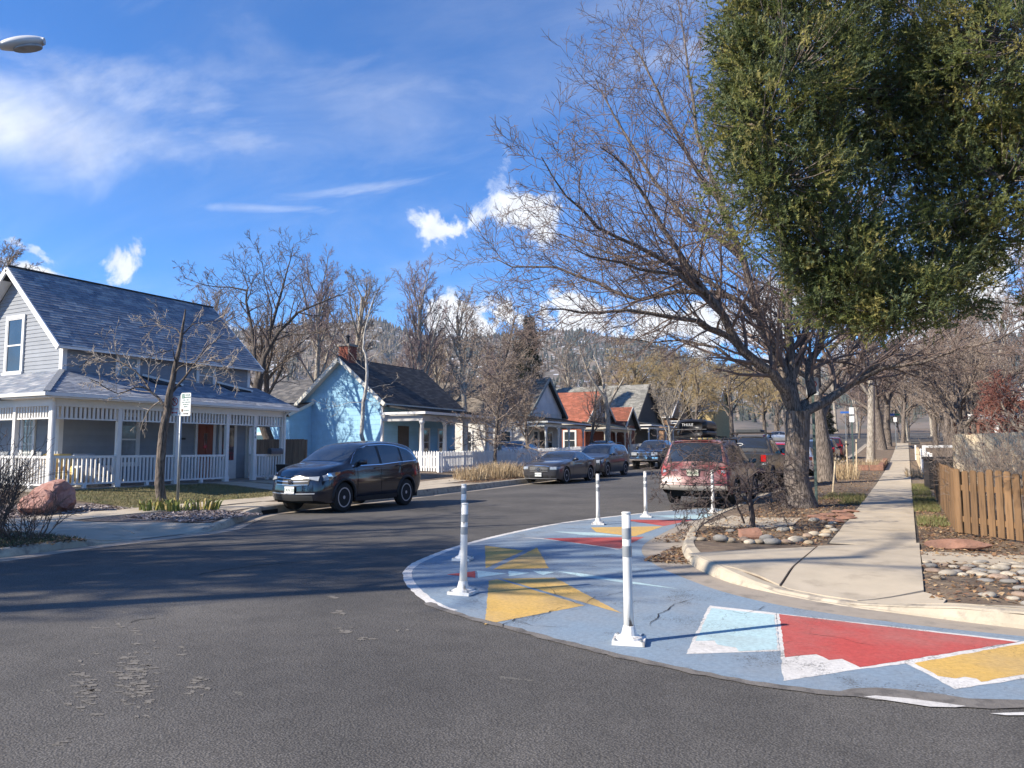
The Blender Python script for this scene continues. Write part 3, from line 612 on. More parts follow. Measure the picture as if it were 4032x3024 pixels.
    p = MB(); p.box(Xw + .0722, Xw + .076, 18.86, 19.02, 1.55, 2.1); p.build('door_pane', Mglass, dr)
    f = MB(); f.box(Xw + .02, Xw + .07, 18.50, 18.60, FZ, 2.62); f.box(Xw + .02, Xw + .07, 19.28, 19.40, FZ, 2.62); f.box(Xw + .02, Xw + .072, 18.6, 19.28, 2.5, 2.62); f.build('door_frame', Mwhite, H)
    d = MB(); d.box(Xw + .02, Xw + .075, 19.55, 20.38, FZ, 2.55); d.box(Xw + .02, Xw + .0751, 19.5, 20.42, 2.55, 2.65); sd = d.build('storm_door', Mwhite, H)
    p = MB(); p.box(Xw + .075, Xw + .08, 19.68, 20.25, 1.1, 2.42); p.build('pane', Mglass, sd)
    # porch
    pf = MB(); pf.box(-22.8, -20.82, 12.12, 21.15, -.02, FZ); pf.box(-29, -22.8, 12.12, Yg, -.02, FZ); pf.build('porch_floor', mat('porch_concrete', (.27, .25, .22), .9, .2, 3), H)
    EX, EY, GZ_, TZ = -20.60, 11.92, 3.07, 3.92
    pr = MB(); slab(pr, [(EX, EY, GZ_), (EX, 21.32, GZ_), (Xw, 21.32, TZ), (Xw, Yg, TZ)], .06); slab(pr, [(EX, EY, GZ_), (Xw, Yg, TZ), (-29, Yg, TZ), (-29, EY, GZ_)], .06)
    proof = pr.build('porch_roof', MATS['roof_felt'], H)
    PC = [tuple(x * 1.1 for x in q) for q in GC]
    v1 = Vector((Xw - EX, 0, TZ - GZ_)); L1 = v1.length; sp1 = lambda s: ((Yg - EY) * s / L1, 9.4)
    shingles(proof, (EX + .02, EY, GZ_), (0, 1, 0), v1, 9.4, L1, Msh, PC, cap=95, span=sp1, seed=8)
    v2 = Vector((0, Yg - EY, TZ - GZ_)); L2 = v2.length; sp2 = lambda s: ((EX - Xw) * s / L2 * 1.0, 8.4)
    shingles(proof, (EX, EY - .02, GZ_), (-1, 0, 0), v2, 8.4, L2, Msh, PC, cap=30, span=sp2, seed=9)
    hp = MB(); hp.beam((EX, EY, GZ_ + .025), (Xw, Yg, TZ + .03), .16, .03); hp.build('hip_cap', mat('hip_metal', (.16, .175, .20), .6), proof)
    gt = MB(); gt.box(EX - .01, EX + .10, EY - .1, 21.35, GZ_ - .10, GZ_ - .005); gt.box(-29, EX - .01, EY - .10, EY + .01, GZ_ - .10, GZ_ - .005); gt.build('gutter', Mwhite, proof)
    so = MB(); so.box(-22.8, EX + .05, EY, 21.3, GZ_ - .14, GZ_ - .105); so.build('porch_ceiling', Mwhite, proof)
    be = MB(); be.box(-21.07, -20.93, 12.27, 21.05, 2.72, 2.93); be.box(-29, -21.07, 12.27, 12.41, 2.72, 2.93); be.box(-22.8, -21.07, 20.92, 21.05, 2.722, 2.928); be.build('porch_beam', Mwhite, H)
    # dark wells beside the upper windows
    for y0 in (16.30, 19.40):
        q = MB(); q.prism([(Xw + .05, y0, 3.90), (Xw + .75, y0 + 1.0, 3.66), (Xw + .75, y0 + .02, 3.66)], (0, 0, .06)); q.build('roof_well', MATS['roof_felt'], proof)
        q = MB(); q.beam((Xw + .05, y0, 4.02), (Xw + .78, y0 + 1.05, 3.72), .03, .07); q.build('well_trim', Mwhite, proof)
    posts = [12.34, 14.33, 16.36, 18.38, 19.62, 20.98]
    pm = MB().cbox((0, 0, (2.72 + FZ) / 2), .125, .125, 2.72 - FZ); pm.cbox((0, 0, FZ + .1), .17, .17, .2); pmesh = pm.mesh('porch_post', Mwhite)
    for y in posts: link('porch_post', pmesh, H, (-21.0, y, 0))
    for x in (-22.75, -24.6, -26.4): link('porch_post', pmesh, H, (x, 12.34, 0))
    link('porch_post', pmesh, H, (-22.72, 20.98, 0))
    bal = MB().box(-.022, .022, -.022, .022, FZ + .14, FZ + .86).mesh('baluster', Mwhite); spi = MB().box(-.02, .02, -.03, .03, 2.40, 2.72).mesh('spindle', Mwhite)
    def runs(a, b_, fixed, alongy, rails=True):
        q = MB(); lo, hi = a + .07, b_ - .07
        z = [(2.36, 2.40)] + ([(FZ + .10, FZ + .15), (FZ + .86, FZ + .93)] if rails else [])
        for z0, z1 in z:
            q = MB(); q.box(fixed - .03, fixed + .03, lo, hi, z0, z1) if alongy else q.box(lo, hi, fixed - .03, fixed + .03, z0, z1); q.build('rail', Mwhite, H)
        n = int((hi - lo) / .125)
        if rails:
            fm = MB(); m_ = (lo + hi) / 2; fm.box(fixed - .05, fixed + .05, m_ - .05, m_ + .05, FZ, FZ + .10) if alongy else fm.box(m_ - .05, m_ + .05, fixed - .05, fixed + .05, FZ, FZ + .10); fm.build('rail_foot', Mwhite, H)
        for i in range(n):
            p = lo + (i + .5) * (hi - lo) / n; L = (fixed, p, 0) if alongy else (p, fixed, 0)
            if rails: link('baluster', bal, H, L)
            link('spindle', spi, H, L, rz=0 if alongy else R(90))
    for a, b_ in zip(posts[:-1], posts[1:]): runs(a, b_, -21.0, True, not (18.3 < a < 18.5))
    for a, b_ in ((-22.75, -21.0), (-24.6, -22.75)): runs(a, b_, 12.34, False)
    runs(-22.72, -21.0, 20.98, False)
    ds = MB(); ds.tube([(-20.62, 12.1, 3.0), (-20.85, 12.28, 2.85), (-20.90, 12.30, 2.6), (-20.90, 12.30, .5)], .045, 8); ds.build('downspout', Mwhite, H)
    ds = MB(); ds.tube([(-20.6, 21.0, 3.0), (-20.88, 21.0, 2.8), (-20.9, 21.02, 2.5), (-20.9, 21.02, .5)], .045, 8); ds.build('downspout', Mwhite, H)
    for i, ch in enumerate('946'): text(ch, .14, MBlack, H, (-20.932, 19.62, 2.25 - i * .15), (R(90), 0, R(90)), 'house_number')
    sg = MB(); sg.box(Xw + .026, Xw + .05, 17.7, 18.1, 1.85, 1.92); sg.build('name_plate', MBlack, H)
    return H
grey_house()

def mailbox_on_rail():
    t = thing('mailbox', 'grey metal mailbox on the porch rail of the grey house', 'mailbox', (-20.86, 20.55, 1.33))
    mb = MB(); pts = [(.1 * math.cos(a), .12 + .1 * math.sin(a)) for a in np.linspace(0, math.pi, 9)] + [(-.1, 0), (.1, 0)]
    mb.prism([(x, -.28, z) for x, z in pts], (0, .56, 0)); Mm = mat('mailbox_grey', (.09, .095, .11), .45, .1, metal=.4); mb.build('box', Mm, t)
    d = MB(); d.prism([(x * 1.06, -.30, z * 1.03) for x, z in pts], (0, .02, 0)); d.build('door', Mm, t)
mailbox_on_rail()

def armchair(loc, rz, label, c, name):
    t = thing(name, label, 'armchair', loc, rz, None); m = mat(name + '_fabric', c, .9, .15, 5, bump=.2, bscale=30)
    def soft(bx, nm):
        bm = bmesh.new(); bmesh.ops.create_cube(bm, size=1)
        x0, x1, y0, y1, z0, z1 = bx
        for v in bm.verts: v.co = ((x0 + x1) / 2 + v.co.x * (x1 - x0), (y0 + y1) / 2 + v.co.y * (y1 - y0), (z0 + z1) / 2 + v.co.z * (z1 - z0))
        bmesh.ops.bevel(bm, geom=bm.edges[:], offset=.06, segments=3, affect='EDGES'); me = bpy.data.meshes.new(nm); bm.to_mesh(me); bm.free(); me.materials.append(m)
        for p in me.polygons: p.use_smooth = True
        link(nm, me, t)
    soft((-.38, .38, -.40, .40, .0, .30), 'base'); soft((-.30, .30, -.42, .30, .30, .47), 'seat'); soft((-.42, .42, .28, .48, .25, .98), 'backrest'); soft((-.48, -.30, -.42, .40, .15, .62), 'armrest'); soft((.30, .48, -.42, .40, .15, .62), 'armrest')
armchair((-21.75, 12.98, .40), R(60), 'yellow padded armchair behind the porch railing', (.62, .44, .17), 'armchair')
armchair((-21.85, 14.15, .40), R(100), 'white covered armchair beside the yellow one on the porch', (.52, .52, .54), 'covered_armchair')

# ---------------------------------------------------------------- blue house
def tiles(parent, c, span, z0, z1, e, wd, m, axis='y', sg=-1):
    rg = random.Random(6); z = z0; r = 0
    while z < z1 - .02:
        zt = min(z + e, z1); a0, b0 = span(z); a1, b1 = span(zt); x = a0 - (r % 2) * wd / 2
        while x < b0 - .02:
            xa, xb = max(x, a0), min(x + wd - .006, b0); ta, tb = min(max(xa, a1), b1), max(min(xb, b1), a1)
            if xb - xa > .05 and tb >= ta:
                d0, d1 = .016 + rg.uniform(0, .004), .006; pts = []
                for (p, q, zz, d) in ((xa, xb, z - .006, d0), (ta, tb, zt - .003, d1)):
                    for w_, dd in ((p, 0), (p, d), (q, d), (q, 0)): pts.append((w_, c + sg * dd, zz) if axis == 'y' else (c + sg * dd, w_, zz))
                MB().add(pts, [(1, 2, 6, 5), (0, 3, 2, 1), (0, 1, 5, 4), (2, 3, 7, 6), (4, 5, 6, 7)]).build('siding_tile', m, parent)
            x += wd
        z = zt; r += 1
def blue_house():
    H = thing('blue_house', 'small sky-blue house with dark shingle roof, brick chimney and round porch columns', 'house')
    Mb = mat('blue_siding', (0.265, 0.49, 0.66), .75, .10, 2, rnd=.10); Xw, Yg, Yf, RX, RZ, EZ, EX = -24.0, 31.0, 38.0, -26.7, 6.42, 3.90, -23.6
    sl = (RZ - EZ) / (EX - RX)
    w = MB(); w.box(-29.4, Xw, Yg, Yf, .0, 4.1); w.prism([(Xw, Yg, 4.1), (RX, Yg, 6.22), (-29.4, Yg, 4.1)], (0, Yf - Yg, 0)); wall = w.build('wall', Mb, H)
    tiles(wall, Yg, lambda z: (-29.3 if z < 4 else max(-29.3, RX - (6.3 - z) / sl), Xw - .1 if z < 4 else min(Xw - .1, RX + (6.3 - z) / sl)), .3, 6.2, .25, .61, Mb)
    clap(wall, 'x', Xw, 1, lambda z: (Yg + .1, Yf), .5, 3.7, .25, Mb, 'siding_course')
    cb = MB(); cb.box(Xw - .1, Xw + .03, Yg - .04, Yg + .1, .2, 3.9); cb.build('corner_board', Mwhite, wall)
    rf = MB(); y0, y1 = 30.6, 38.4; slab(rf, [(EX, y0, EZ), (EX, y1, EZ), (RX, y1 - .0, RZ), (RX, y0, RZ)], .09); slab(rf, [(2 * RX - EX, y0, EZ), (2 * RX - EX, y1, EZ), (RX, y1, RZ), (RX, y0, RZ)], .09)
    roof = rf.build('roof', MATS['roof_felt'], H); Ms = MATS['roof_shingles']; DC = [(.035, .035, .038), (.048, .047, .048), (.065, .062, .062), (.042, .041, .043), (.08, .075, .072)]
    for sg, cap in ((1, 230), (-1, 0)):
        ex = EX if sg > 0 else 2 * RX - EX; vv = Vector((RX - ex, 0, RZ - EZ)); shingles(roof, (ex + .03 * sg, y0 - .02, EZ - .02), (0, 1, 0), vv, 7.85, vv.length + .04, Ms, DC, e=.16, w=.34, cap=cap, seed=12)
    tr = MB(); tr.beam((EX + .02, y0 - .02, EZ - .11), (RX, y0 - .02, RZ - .11), .05, .2); tr.beam((2 * RX - EX - .02, y0 - .02, EZ - .11), (RX, y0 - .02, RZ - .11), .05, .2); tr.beam((EX, y0, EZ - .1), (EX, y1, EZ - .1), .05, .14); tr.build('bargeboard', mat('cream_trim', (.62, .60, .53), .6, .08), roof)
    so = MB(); so.prism([(EX, y0, EZ - .12), (RX, y0, RZ - .13), (RX, Yg, RZ - .13), (EX, Yg, EZ - .12)], (0, 0, -.01)); so.prism([(2 * RX - EX, y0, EZ - .12), (RX, y0, RZ - .13), (RX, Yg, RZ - .13), (2 * RX - EX, Yg, EZ - .12)], (0, 0, -.01)); so.build('soffit', MATS['cream_trim'], roof)
    # chimney of single bricks
    ch = MB(); ch.box(RX - .35, RX + .35, 31.02, 31.68, 5.9, 7.05); chim = ch.build('chimney', Mmort, roof); bk = MB().box(-.10, .10, -.012, .012, -.03, .03).mesh('brick', Mbrick)
    for r in range(13):
        z = 6.16 + r * .07; o = .055 * (r % 2)
        for k in range(3): link('brick', bk, chim, (RX - .24 + k * .215 + o, 31.012, z)); link('brick', bk, chim, (RX + .356, 31.13 + k * .215 + o * .9 - .02, z), rz=R(90))
    cp = MB(); cp.box(RX - .41, RX + .41, 30.96, 31.74, 7.05, 7.17); cp.build('chimney_cap', Mmort, chim); st = MB(); st.tube([(RX, 31.35, 7.15), (RX, 31.35, 7.6)], .09, 10); st.tube([(RX, 31.35, 7.6), (RX, 31.35, 7.72)], [.17, .05], 10); st.build('stove_pipe', MBlack, chim)
    # lean-to on the gable side
    a = onY(900 + 545 / 1.659, 1200 + 650 / 1.659, Yg); Xc = a.x; b_ = onX(900 + 400 / 1.659, 1200 + 720 / 1.659, Xc)
    Yl = b_.y; lt = MB(); lt.prism([(Xc, Yg, .1), (Xc, Yg, a.z), (Xc, Yl, b_.z), (Xc, Yl, .1)], (-3.6, 0, 0)); l = lt.build('lean_to', Mb, H)
    clap(l, 'x', Xc, 1, lambda z: (Yl if z < b_.z else lerp(Yl, Yg, (z - b_.z) / (a.z - b_.z + 1e-6)), Yg), .3, a.z - .02, .25, Mb, 'siding_course'); tiles(l, Yl, lambda z: (Xc - 3.5, Xc), .3, b_.z - .05, .25, .61, Mb)
    q = MB(); slab(q, [(Xc + .15, Yl - .25, b_.z - .0), (Xc + .15, Yg, a.z + .12), (Xc - 3.8, Yg, a.z + .12), (Xc - 3.8, Yl - .25, b_.z)], .1); q.build('lean_to_roof', MATS['roof_felt'], l); q = MB(); q.beam((Xc + .17, Yl - .25, b_.z - .02), (Xc + .17, Yg, a.z + .10), .04, .14); q.build('fascia', MATS['cream_trim'], l)
    win(l, 'y', Yl - .02, -1, Xc - 2.6, Xc - 1.8, 1.2, 2.3, .10)
    # rear wing
    w2 = MB(); w2.box(-36, -29.4, 33.5, 38, 0, 4.2); w2.build('rear_wing', Mb, H); q = MB(); slab(q, [(-36.3, 33.1, 4.1), (-28.2, 33.1, 4.1), (-28.2, 36.2, 6.0), (-36.3, 36.2, 6.0)], .1); slab(q, [(-36.3, 39.3, 4.1), (-28.2, 39.3, 4.1), (-28.2, 36.2, 6.0), (-36.3, 36.2, 6.0)], .1); wr = q.build('rear_roof', MATS['roof_felt'], H)
    RC = [tuple(x * 1.9 for x in q_) for q_ in DC]; vv = Vector((0, 3.1, 1.9)); shingles(wr, (-36.3, 33.08, 4.1), (1, 0, 0), vv, 8.1, vv.length, Ms, RC, e=.16, w=.34, seed=15)
    # porch
    PX, FZ = -21.6, .55; cols = [31.1, 33.2, 35.3, 37.7]
    fl = MB(); fl.box(-24, -21.35, 30.9, 38.0, .05, FZ); fl.build('porch_floor', mat('grey_deck', (.20, .20, .20), .8, .15), H)
    cm = MB(); cm.lathe([(.15, FZ), (.15, FZ + .1), (.115, FZ + .14), (.12, FZ + .9), (.095, 2.78), (.14, 2.82), (.15, 2.94)], 14); cme = cm.mesh('porch_column', Mwhite, True)
    for y in cols: link('porch_column', cme, H, (PX, y, 0))
    be = MB(); be.box(PX - .13, PX + .13, 30.98, 38.0, 2.94, 3.26); be.box(-24, PX - .13, 30.98, 31.22, 2.941, 3.259); be.build('porch_beam', mat('grey_trim', (.42, .41, .40), .6, .08), H)
    pr = MB(); slab(pr, [(-21.22, 30.75, 3.40), (-21.22, 38.3, 3.40), (-24.0, 38.3, 3.84), (-24.0, 30.75, 3.84)], .08); p = pr.build('porch_roof', MATS['roof_felt'], H); vv = Vector((-2.78, 0, .44)); shingles(p, (-21.2, 30.73, 3.4), (0, 1, 0), vv, 7.6, vv.length, Ms, DC, e=.16, w=.34, cap=60, seed=16)
    g = MB(); g.box(-21.24, -21.16, 30.74, 38.32, 3.27, 3.395); g.box(-24, -21.24, 30.735, 30.775, 3.27, 3.395); g.build('gutter', Mwhite, p)
    bal = MB().box(-.02, .02, -.03, .03, FZ + .08, FZ + .72).mesh('baluster', Mwhite)
    for a_, b2 in zip(cols[:-1], cols[1:]):
        q = MB()
        for z0, z1 in ((FZ + .03, FZ + .08), (FZ + .72, FZ + .79)): q = MB(); q.box(PX - .03, PX + .03, a_ + .12, b2 - .12, z0, z1); q.build('rail', Mwhite, H)
        n = int((b2 - a_ - .3) / .13)
        for i in range(n): link('baluster', bal, H, (PX, a_ + .17 + i * .13, 0))
    d = MB(); d.box(Xw + .02, Xw + .06, 32.3, 33.25, FZ, 2.75); d.build('screen_door', mat('brown_door', (.07, .055, .045), .6, .2), H); win(H, 'x', Xw + .02, 1, 34.3, 35.2, 1.2, 2.6, .1); win(H, 'x', Xw + .02, 1, 36.2, 36.9, 1.2, 2.6, .1)
blue_house()

# ---------------------------------------------------------------- houses with their gable to the street
def front_gable(name, label, X, Ya, hw, EZ, RZ, depth, mw, mg, rc, trim, base, side=None, cap=0, seed=20, oh=.35):
    """gable faces the street (+x); ridge runs away from it"""
    H = thing(name, label, 'house'); sl = (RZ - EZ) / (hw + oh)
    w = MB(); w.box(X - depth, X, Ya - hw, Ya + hw, base - .6, EZ + sl * oh - .12); wall = w.build('wall', mw, H)
    g = MB(); zt = EZ + sl * oh - .12; g.prism([(X, Ya - hw, zt), (X, Ya + hw, zt), (X, Ya, RZ - .14)], (-depth, 0, 0)); g.build('gable', mg, H)
    rf = MB(); x1, x0 = X + oh, X - depth - oh
    for s in (-1, 1): slab(rf, [(x1, Ya + s * (hw + oh), EZ), (x0, Ya + s * (hw + oh), EZ), (x0, Ya, RZ), (x1, Ya, RZ)], .1)
    roof = rf.build('roof', MATS['roof_felt'], H)
    for s in (-1, 1):
        vv = Vector((0, -s * (hw + oh), RZ - EZ)); shingles(roof, (x0, Ya + s * (hw + oh + .02), EZ - .02), (1, 0, 0), vv, x1 - x0, vv.length + .03, MATS['roof_shingles'], rc, e=.17, w=.36, cap=cap if s < 0 else 0, seed=seed)
    t = MB()
    for s in (-1, 1): t.beam((x1 + .02, Ya + s * (hw + oh), EZ - .10), (x1 + .02, Ya, RZ - .10), .06, .22)
    for s in (-1, 1): t.beam((x0, Ya + s * (hw + oh - .02), EZ - .10), (x1, Ya + s * (hw + oh - .02), EZ - .10), .05, .14)
    t.build('bargeboard', trim, roof); so = MB()
    for s in (-1, 1): so.prism([(X, Ya + s * (hw + oh), EZ - .11), (x1, Ya + s * (hw + oh), EZ - .11), (x1, Ya, RZ - .12), (X, Ya, RZ - .12)], (0, 0, -.01))
    so.build('soffit', trim, roof); return H
def porch(H, X0, X1, y0, y1, z_floor, z_beam, z_roof, cols, trim, rmat, rc, turned=True, bracket=True, rail=None, roof_th=.08, rise=.45, seed=30):
    f = MB(); f.box(X0, X1, y0, y1, z_floor - .7, z_floor); f.build('porch_floor', mat('grey_deck', (.2, .2, .2)), H)
    pr = [(.07, z_floor), (.07, z_floor + .5), (.085, z_floor + .54), (.05, z_floor + .6), (.065, z_floor + 1.1), (.045, z_beam - .75), (.08, z_beam - .7), (.08, z_beam)] if turned else [(.075, z_floor), (.075, z_beam)]
    cm = MB().lathe(pr, 10 if turned else 4).mesh('porch_column', trim, turned)
    for y in cols:
        c = link('porch_column', cm, H, (X1 - .15, y, 0))
        if bracket:
            b_ = MB()
            for s in (-1, 1): b_.prism([(X1 - .17, y + s * .06, z_beam - .02), (X1 - .17, y + s * .38, z_beam - .02), (X1 - .17, y + s * .28, z_beam - .10), (X1 - .17, y + s * .14, z_beam - .2), (X1 - .17, y + s * .06, z_beam - .42)][::s], (.04, 0, 0))
            b_.build('bracket', trim, H)
    b_ = MB(); b_.box(X1 - .23, X1 - .07, y0, y1, z_beam, z_beam + .2); b_.box(X0, X1 - .23, y0, y0 + .14, z_beam + .001, z_beam + .199); b_.box(X0, X1 - .23, y1 - .14, y1, z_beam + .001, z_beam + .199); b_.build('porch_beam', trim, H)
    q = MB(); slab(q, [(X1 + .2, y0 - .2, z_roof), (X1 + .2, y1 + .2, z_roof), (X0, y1 + .2, z_roof + rise), (X0, y0 - .2, z_roof + rise)], roof_th); p = q.build('porch_roof', MATS['roof_felt'], H)
    vv = Vector((X0 - X1 - .2, 0, rise)); shingles(p, (X1 + .22, y0 - .2, z_roof), (0, 1, 0), vv, y1 - y0 + .4, vv.length, MATS['roof_shingles'], rc, e=.17, w=.36, seed=seed)
    g = MB(); g.box(X1 + .19, X1 + .27, y0 - .2, y1 + .2, z_roof - .12, z_roof - .01); g.box(X0, X1 + .19, y0 - .22, y0 - .18, z_roof - .12, z_roof - .01); g.build('gutter', trim, p)
    if rail:
        bal = MB().box(-.02, .02, -.025, .025, z_floor + .1, z_floor + .8).mesh('baluster', trim)
        for a, c in zip(cols[:-1], cols[1:]):
            [MB().box(X1 - .18, X1 - .12, a + .1, c - .1, z_floor + z0, z_floor + z1).build('rail', trim, H) for z0, z1 in ((.05, .1), (.8, .87))]
            for i in range(int((c - a - .2) / .14)): link('baluster', bal, H, (X1 - .15, a + .17 + i * .14, 0))
Mcream = mat('pale_stucco', (.55, .53, .49), .85, .12, 1.5); Mlilac = mat('grey_stucco', (.62, .59, .57), .85, .15, 1.5); Mgreen = mat('green_grey_trim', (.16, .19, .19), .6, .1); Mpale = mat('pale_grey_trim', (.46, .49, .50), .6, .1)
BRC = [(.11, .095, .08), (.14, .12, .10), (.17, .145, .12), (.125, .105, .085), (.20, .17, .14)]
H = front_gable('white_house', 'pale stucco house with grey front gable and turned porch columns', -24.0, 50.75, 2.95, 4.0, 6.9, 11, Mcream, Mlilac, BRC, Mgreen, .5, seed=21, cap=140)
porch(H, -24.0, -21.6, 45.6, 53.0, .85, 3.05, 3.42, [46.0, 48.1, 49.9, 52.6], Mpale, None, [tuple(x * .6 for x in c) for c in BRC], seed=31)
win(H, 'x', -23.98, 1, 48.6, 49.3, 1.3, 2.8, .1); win(H, 'x', -23.98, 1, 51.0, 51.8, 1.3, 2.8, .1); win(H, 'y', 47.78, -1, -26.2, -25.4, 1.3, 2.8, .1); win(H, 'y', 47.78, -1, -29.5, -28.7, 1.3, 2.8, .1)
d = MB(); d.box(-23.98, -23.93, 49.75, 50.55, .85, 2.85); d.build('door', MATS['brown_door'], H)
v = MB(); v.box(-27.2, -26.9, 49.2, 49.5, 5.5, 6.0); v.build('roof_vent', mat('vent_metal', (.16, .18, .22), .5, metal=.5), H)

Mbrown = mat('dark_gable_siding', (.075, .068, .06), .8, .15, 3); Mtan = mat('tan_trim', (.48, .45, .39), .6, .1)
RDC = [(.25, .085, .05), (.30, .10, .06), (.35, .12, .075), (.27, .09, .055), (.22, .08, .05)]
def bricks(parent, axis, c, sg, a0, a1, z0, z1, holes=(), bw=.30, bh=.10):
    """courses of brick as real pieces set on a mortar face"""
    bk = {}; r = 0; z = z0; objs = 0; rg = random.Random(9); rest = MB()
    while z < z1:
        x = a0 - (r % 2) * bw / 2
        while x < a1:
            xa, xb = max(x, a0), min(x + bw - .02, a1)
            if xb - xa > .06 and not any(h[0] < (xa + xb) / 2 < h[1] and h[2] < z + bh / 2 < h[3] for h in holes):
                lo, hi = sorted((c, c + sg * (.015 + rg.uniform(0, .004))))
                rest.box(lo, hi, xa, xb, z, z + bh - .016) if axis == 'x' else rest.box(xa, xb, lo, hi, z, z + bh - .016)
            x += bw
        z += bh; r += 1
    rest.build('brick_courses', Mbrick, parent, kind='stuff')
H = front_gable('red_brick_house', 'red brick house with red shingle roof and two dark gables', -24.0, 61.8, 3.3, 3.75, 6.6, 9, Mbrick, Mbrown, RDC, Mtan, .7, seed=22, cap=170)
w = [o for o in H.children if o.name.startswith('wall')][0]; bricks(w, 'y', 58.5, -1, -33, -24, .6, 3.6, [(-27.2, -26.2, 1.4, 3.0)]); bricks(w, 'x', -24, 1, 58.5, 65.1, .6, 3.6)
win(H, 'y', 58.48, -1, -25.9, -24.9, 1.5, 3.0, .12); win(H, 'x', -23.98, 1, 61.2, 61.85, 4.35, 5.55, .1)
ac = MB(); ac.box(-23.95, -23.5, 61.25, 61.8, 4.3, 4.65); ac.build('air_conditioner', mat('beige_metal', (.35, .34, .31), .6), H)
q = MB(); q.box(-24, -22.9, 65.15, 68.1, .3, 3.7); wg = q.build('front_wing', Mbrick, H); bricks(wg, 'x', -22.9, 1, 65.15, 68.1, .7, 3.6)
q = MB(); q.prism([(-22.9, 64.9, 3.7), (-22.9, 68.2, 3.7), (-22.9, 66.5, 5.25)], (-4, 0, 0)); q.build('wing_gable', Mbrown, H)
q = MB(); slab(q, [(-22.5, 64.4, 3.45), (-28, 64.4, 3.45), (-28, 66.5, 5.4), (-22.5, 66.5, 5.4)], .1); slab(q, [(-22.5, 68.7, 3.45), (-28, 68.7, 3.45), (-28, 66.5, 5.4), (-22.5, 66.5, 5.4)], .1); rr = q.build('wing_roof', MATS['roof_felt'], H); vv = Vector((0, 2.1, 1.95)); shingles(rr, (-28, 64.38, 3.45), (1, 0, 0), vv, 5.5, vv.length, MATS['roof_shingles'], [tuple(x * .75 for x in c) for c in RDC], e=.17, w=.36, seed=25)
q = MB(); q.beam((-22.48, 68.7, 3.36), (-22.48, 66.5, 5.31), .06, .22); q.beam((-22.48, 64.4, 3.36), (-22.48, 66.5, 5.31), .06, .22); q.build('bargeboard', Mtan, rr)
porch(H, -24.0, -22.0, 58.0, 64.9, .95, 3.0, 3.32, [58.3, 60.9, 63.2, 64.7], Mtan, None, [(.30, .27, .19), (.25, .22, .15), (.35, .31, .22)], turned=False, rise=.5, seed=33)
ch = MB(); ch.box(-31.5, -30.8, 59.6, 60.3, 5.0, 7.6); ch.build('chimney', Mbrick, H)
GR5 = [(.17, .165, .145), (.20, .195, .17), (.235, .225, .20), (.15, .145, .13), (.26, .25, .22)]
H = front_gable('tall_roofed_house', 'house with tall pale grey shingle roof, dark gable and white porch', -24.0, 75.6, 4.1, 4.15, 8.3, 11, mat('dark_timber', (.06, .055, .05), .8), mat('dark_timber', (.06, .055, .05)), GR5, MBlack, 1.2, seed=23, cap=120)
porch(H, -24.0, -21.7, 68.9, 77.8, 1.25, 3.45, 3.85, [69.2, 72.0, 74.9, 77.5], Mwhite, None, GR5, turned=False, rail=True, seed=34)

# farther houses half hidden by trees
H = front_gable('tan_house', 'tan brick house with white-trimmed gables half hidden by yellow twigs', -25.0, 92, 4.5, 5.4, 9.2, 12, mat('tan_brick', (.36, .22, .13), .9, .2, 4), mat('tan_brick', (.36, .22, .13)), BRC, Mwhite, 2.0, seed=24)
porch(H, -25, -22.4, 87.6, 96, 2.2, 4.5, 4.9, [88, 90.6, 93.2, 95.7], Mwhite, None, BRC, turned=False, seed=35)
win(H, 'x', -24.98, 1, 91.5, 92.5, 6.2, 7.6, .12)
H = front_gable('ochre_house', 'ochre house with grey roof far up the street', -24.0, 112, 5, 7.0, 11, 12, mat('ochre_wall', (.42, .33, .16), .85), mat('ochre_wall', (.42, .33, .16)), GR5, Mwhite, 2.6, seed=26)
win(H, 'x', -23.98, 1, 111.2, 112.4, 8.0, 9.5, .12)
def side_house():
    H = thing('rust_house', 'rust-coloured house with white columns behind the pale garden fence', 'house')
    Mr = mat('rust_siding', (.26, .10, .06), .85, .15, 2); w = MB(); w.box(3.4, 11, 46, 56, 0, 4.0); wl = w.build('wall', Mr, H); clap(wl, 'y', 46, -1, lambda z: (3.4, 11), .8, 3.9, .2, Mr)
    q = MB(); slab(q, [(2.9, 45.5, 3.9), (2.9, 56.5, 3.9), (7.2, 56.5, 7.0), (7.2, 45.5, 7.0)], .1); slab(q, [(11.5, 45.5, 3.9), (11.5, 56.5, 3.9), (7.2, 56.5, 7.0), (7.2, 45.5, 7.0)], .1); rf = q.build('roof', MATS['roof_felt'], H)
    g = MB(); g.prism([(3.4, 46, 4.0), (11, 46, 4.0), (7.2, 46, 6.75)], (0, 10, 0)); g.build('gable', Mcream, H); vv = Vector((4.3, 0, 3.1)); shingles(rf, (2.88, 45.5, 3.9), (0, 1, 0), vv, 11, vv.length, MATS['roof_shingles'], BRC, e=.18, w=.4, seed=41)
    cm = MB().box(-.09, .09, -.09, .09, .9, 3.0).mesh('porch_post', Mwhite)
    for x in (2.6, 3.9, 5.2, 6.5): link('porch_post', cm, H, (x, 43.8, 0))
    b_ = MB(); b_.box(2.4, 7.2, 43.6, 45.97, 3.0, 3.25); b_.build('porch_beam', Mwhite, H); f = MB(); f.box(2.4, 7.2, 43.5, 45.97, .3, .9); f.build('porch_floor', MATS['grey_deck'], H)
    for x0 in (3.8, 5.6, 8.0): win(H, 'y', 45.97, -1, x0, x0 + .9, 1.5, 3.0, .12)
side_house()
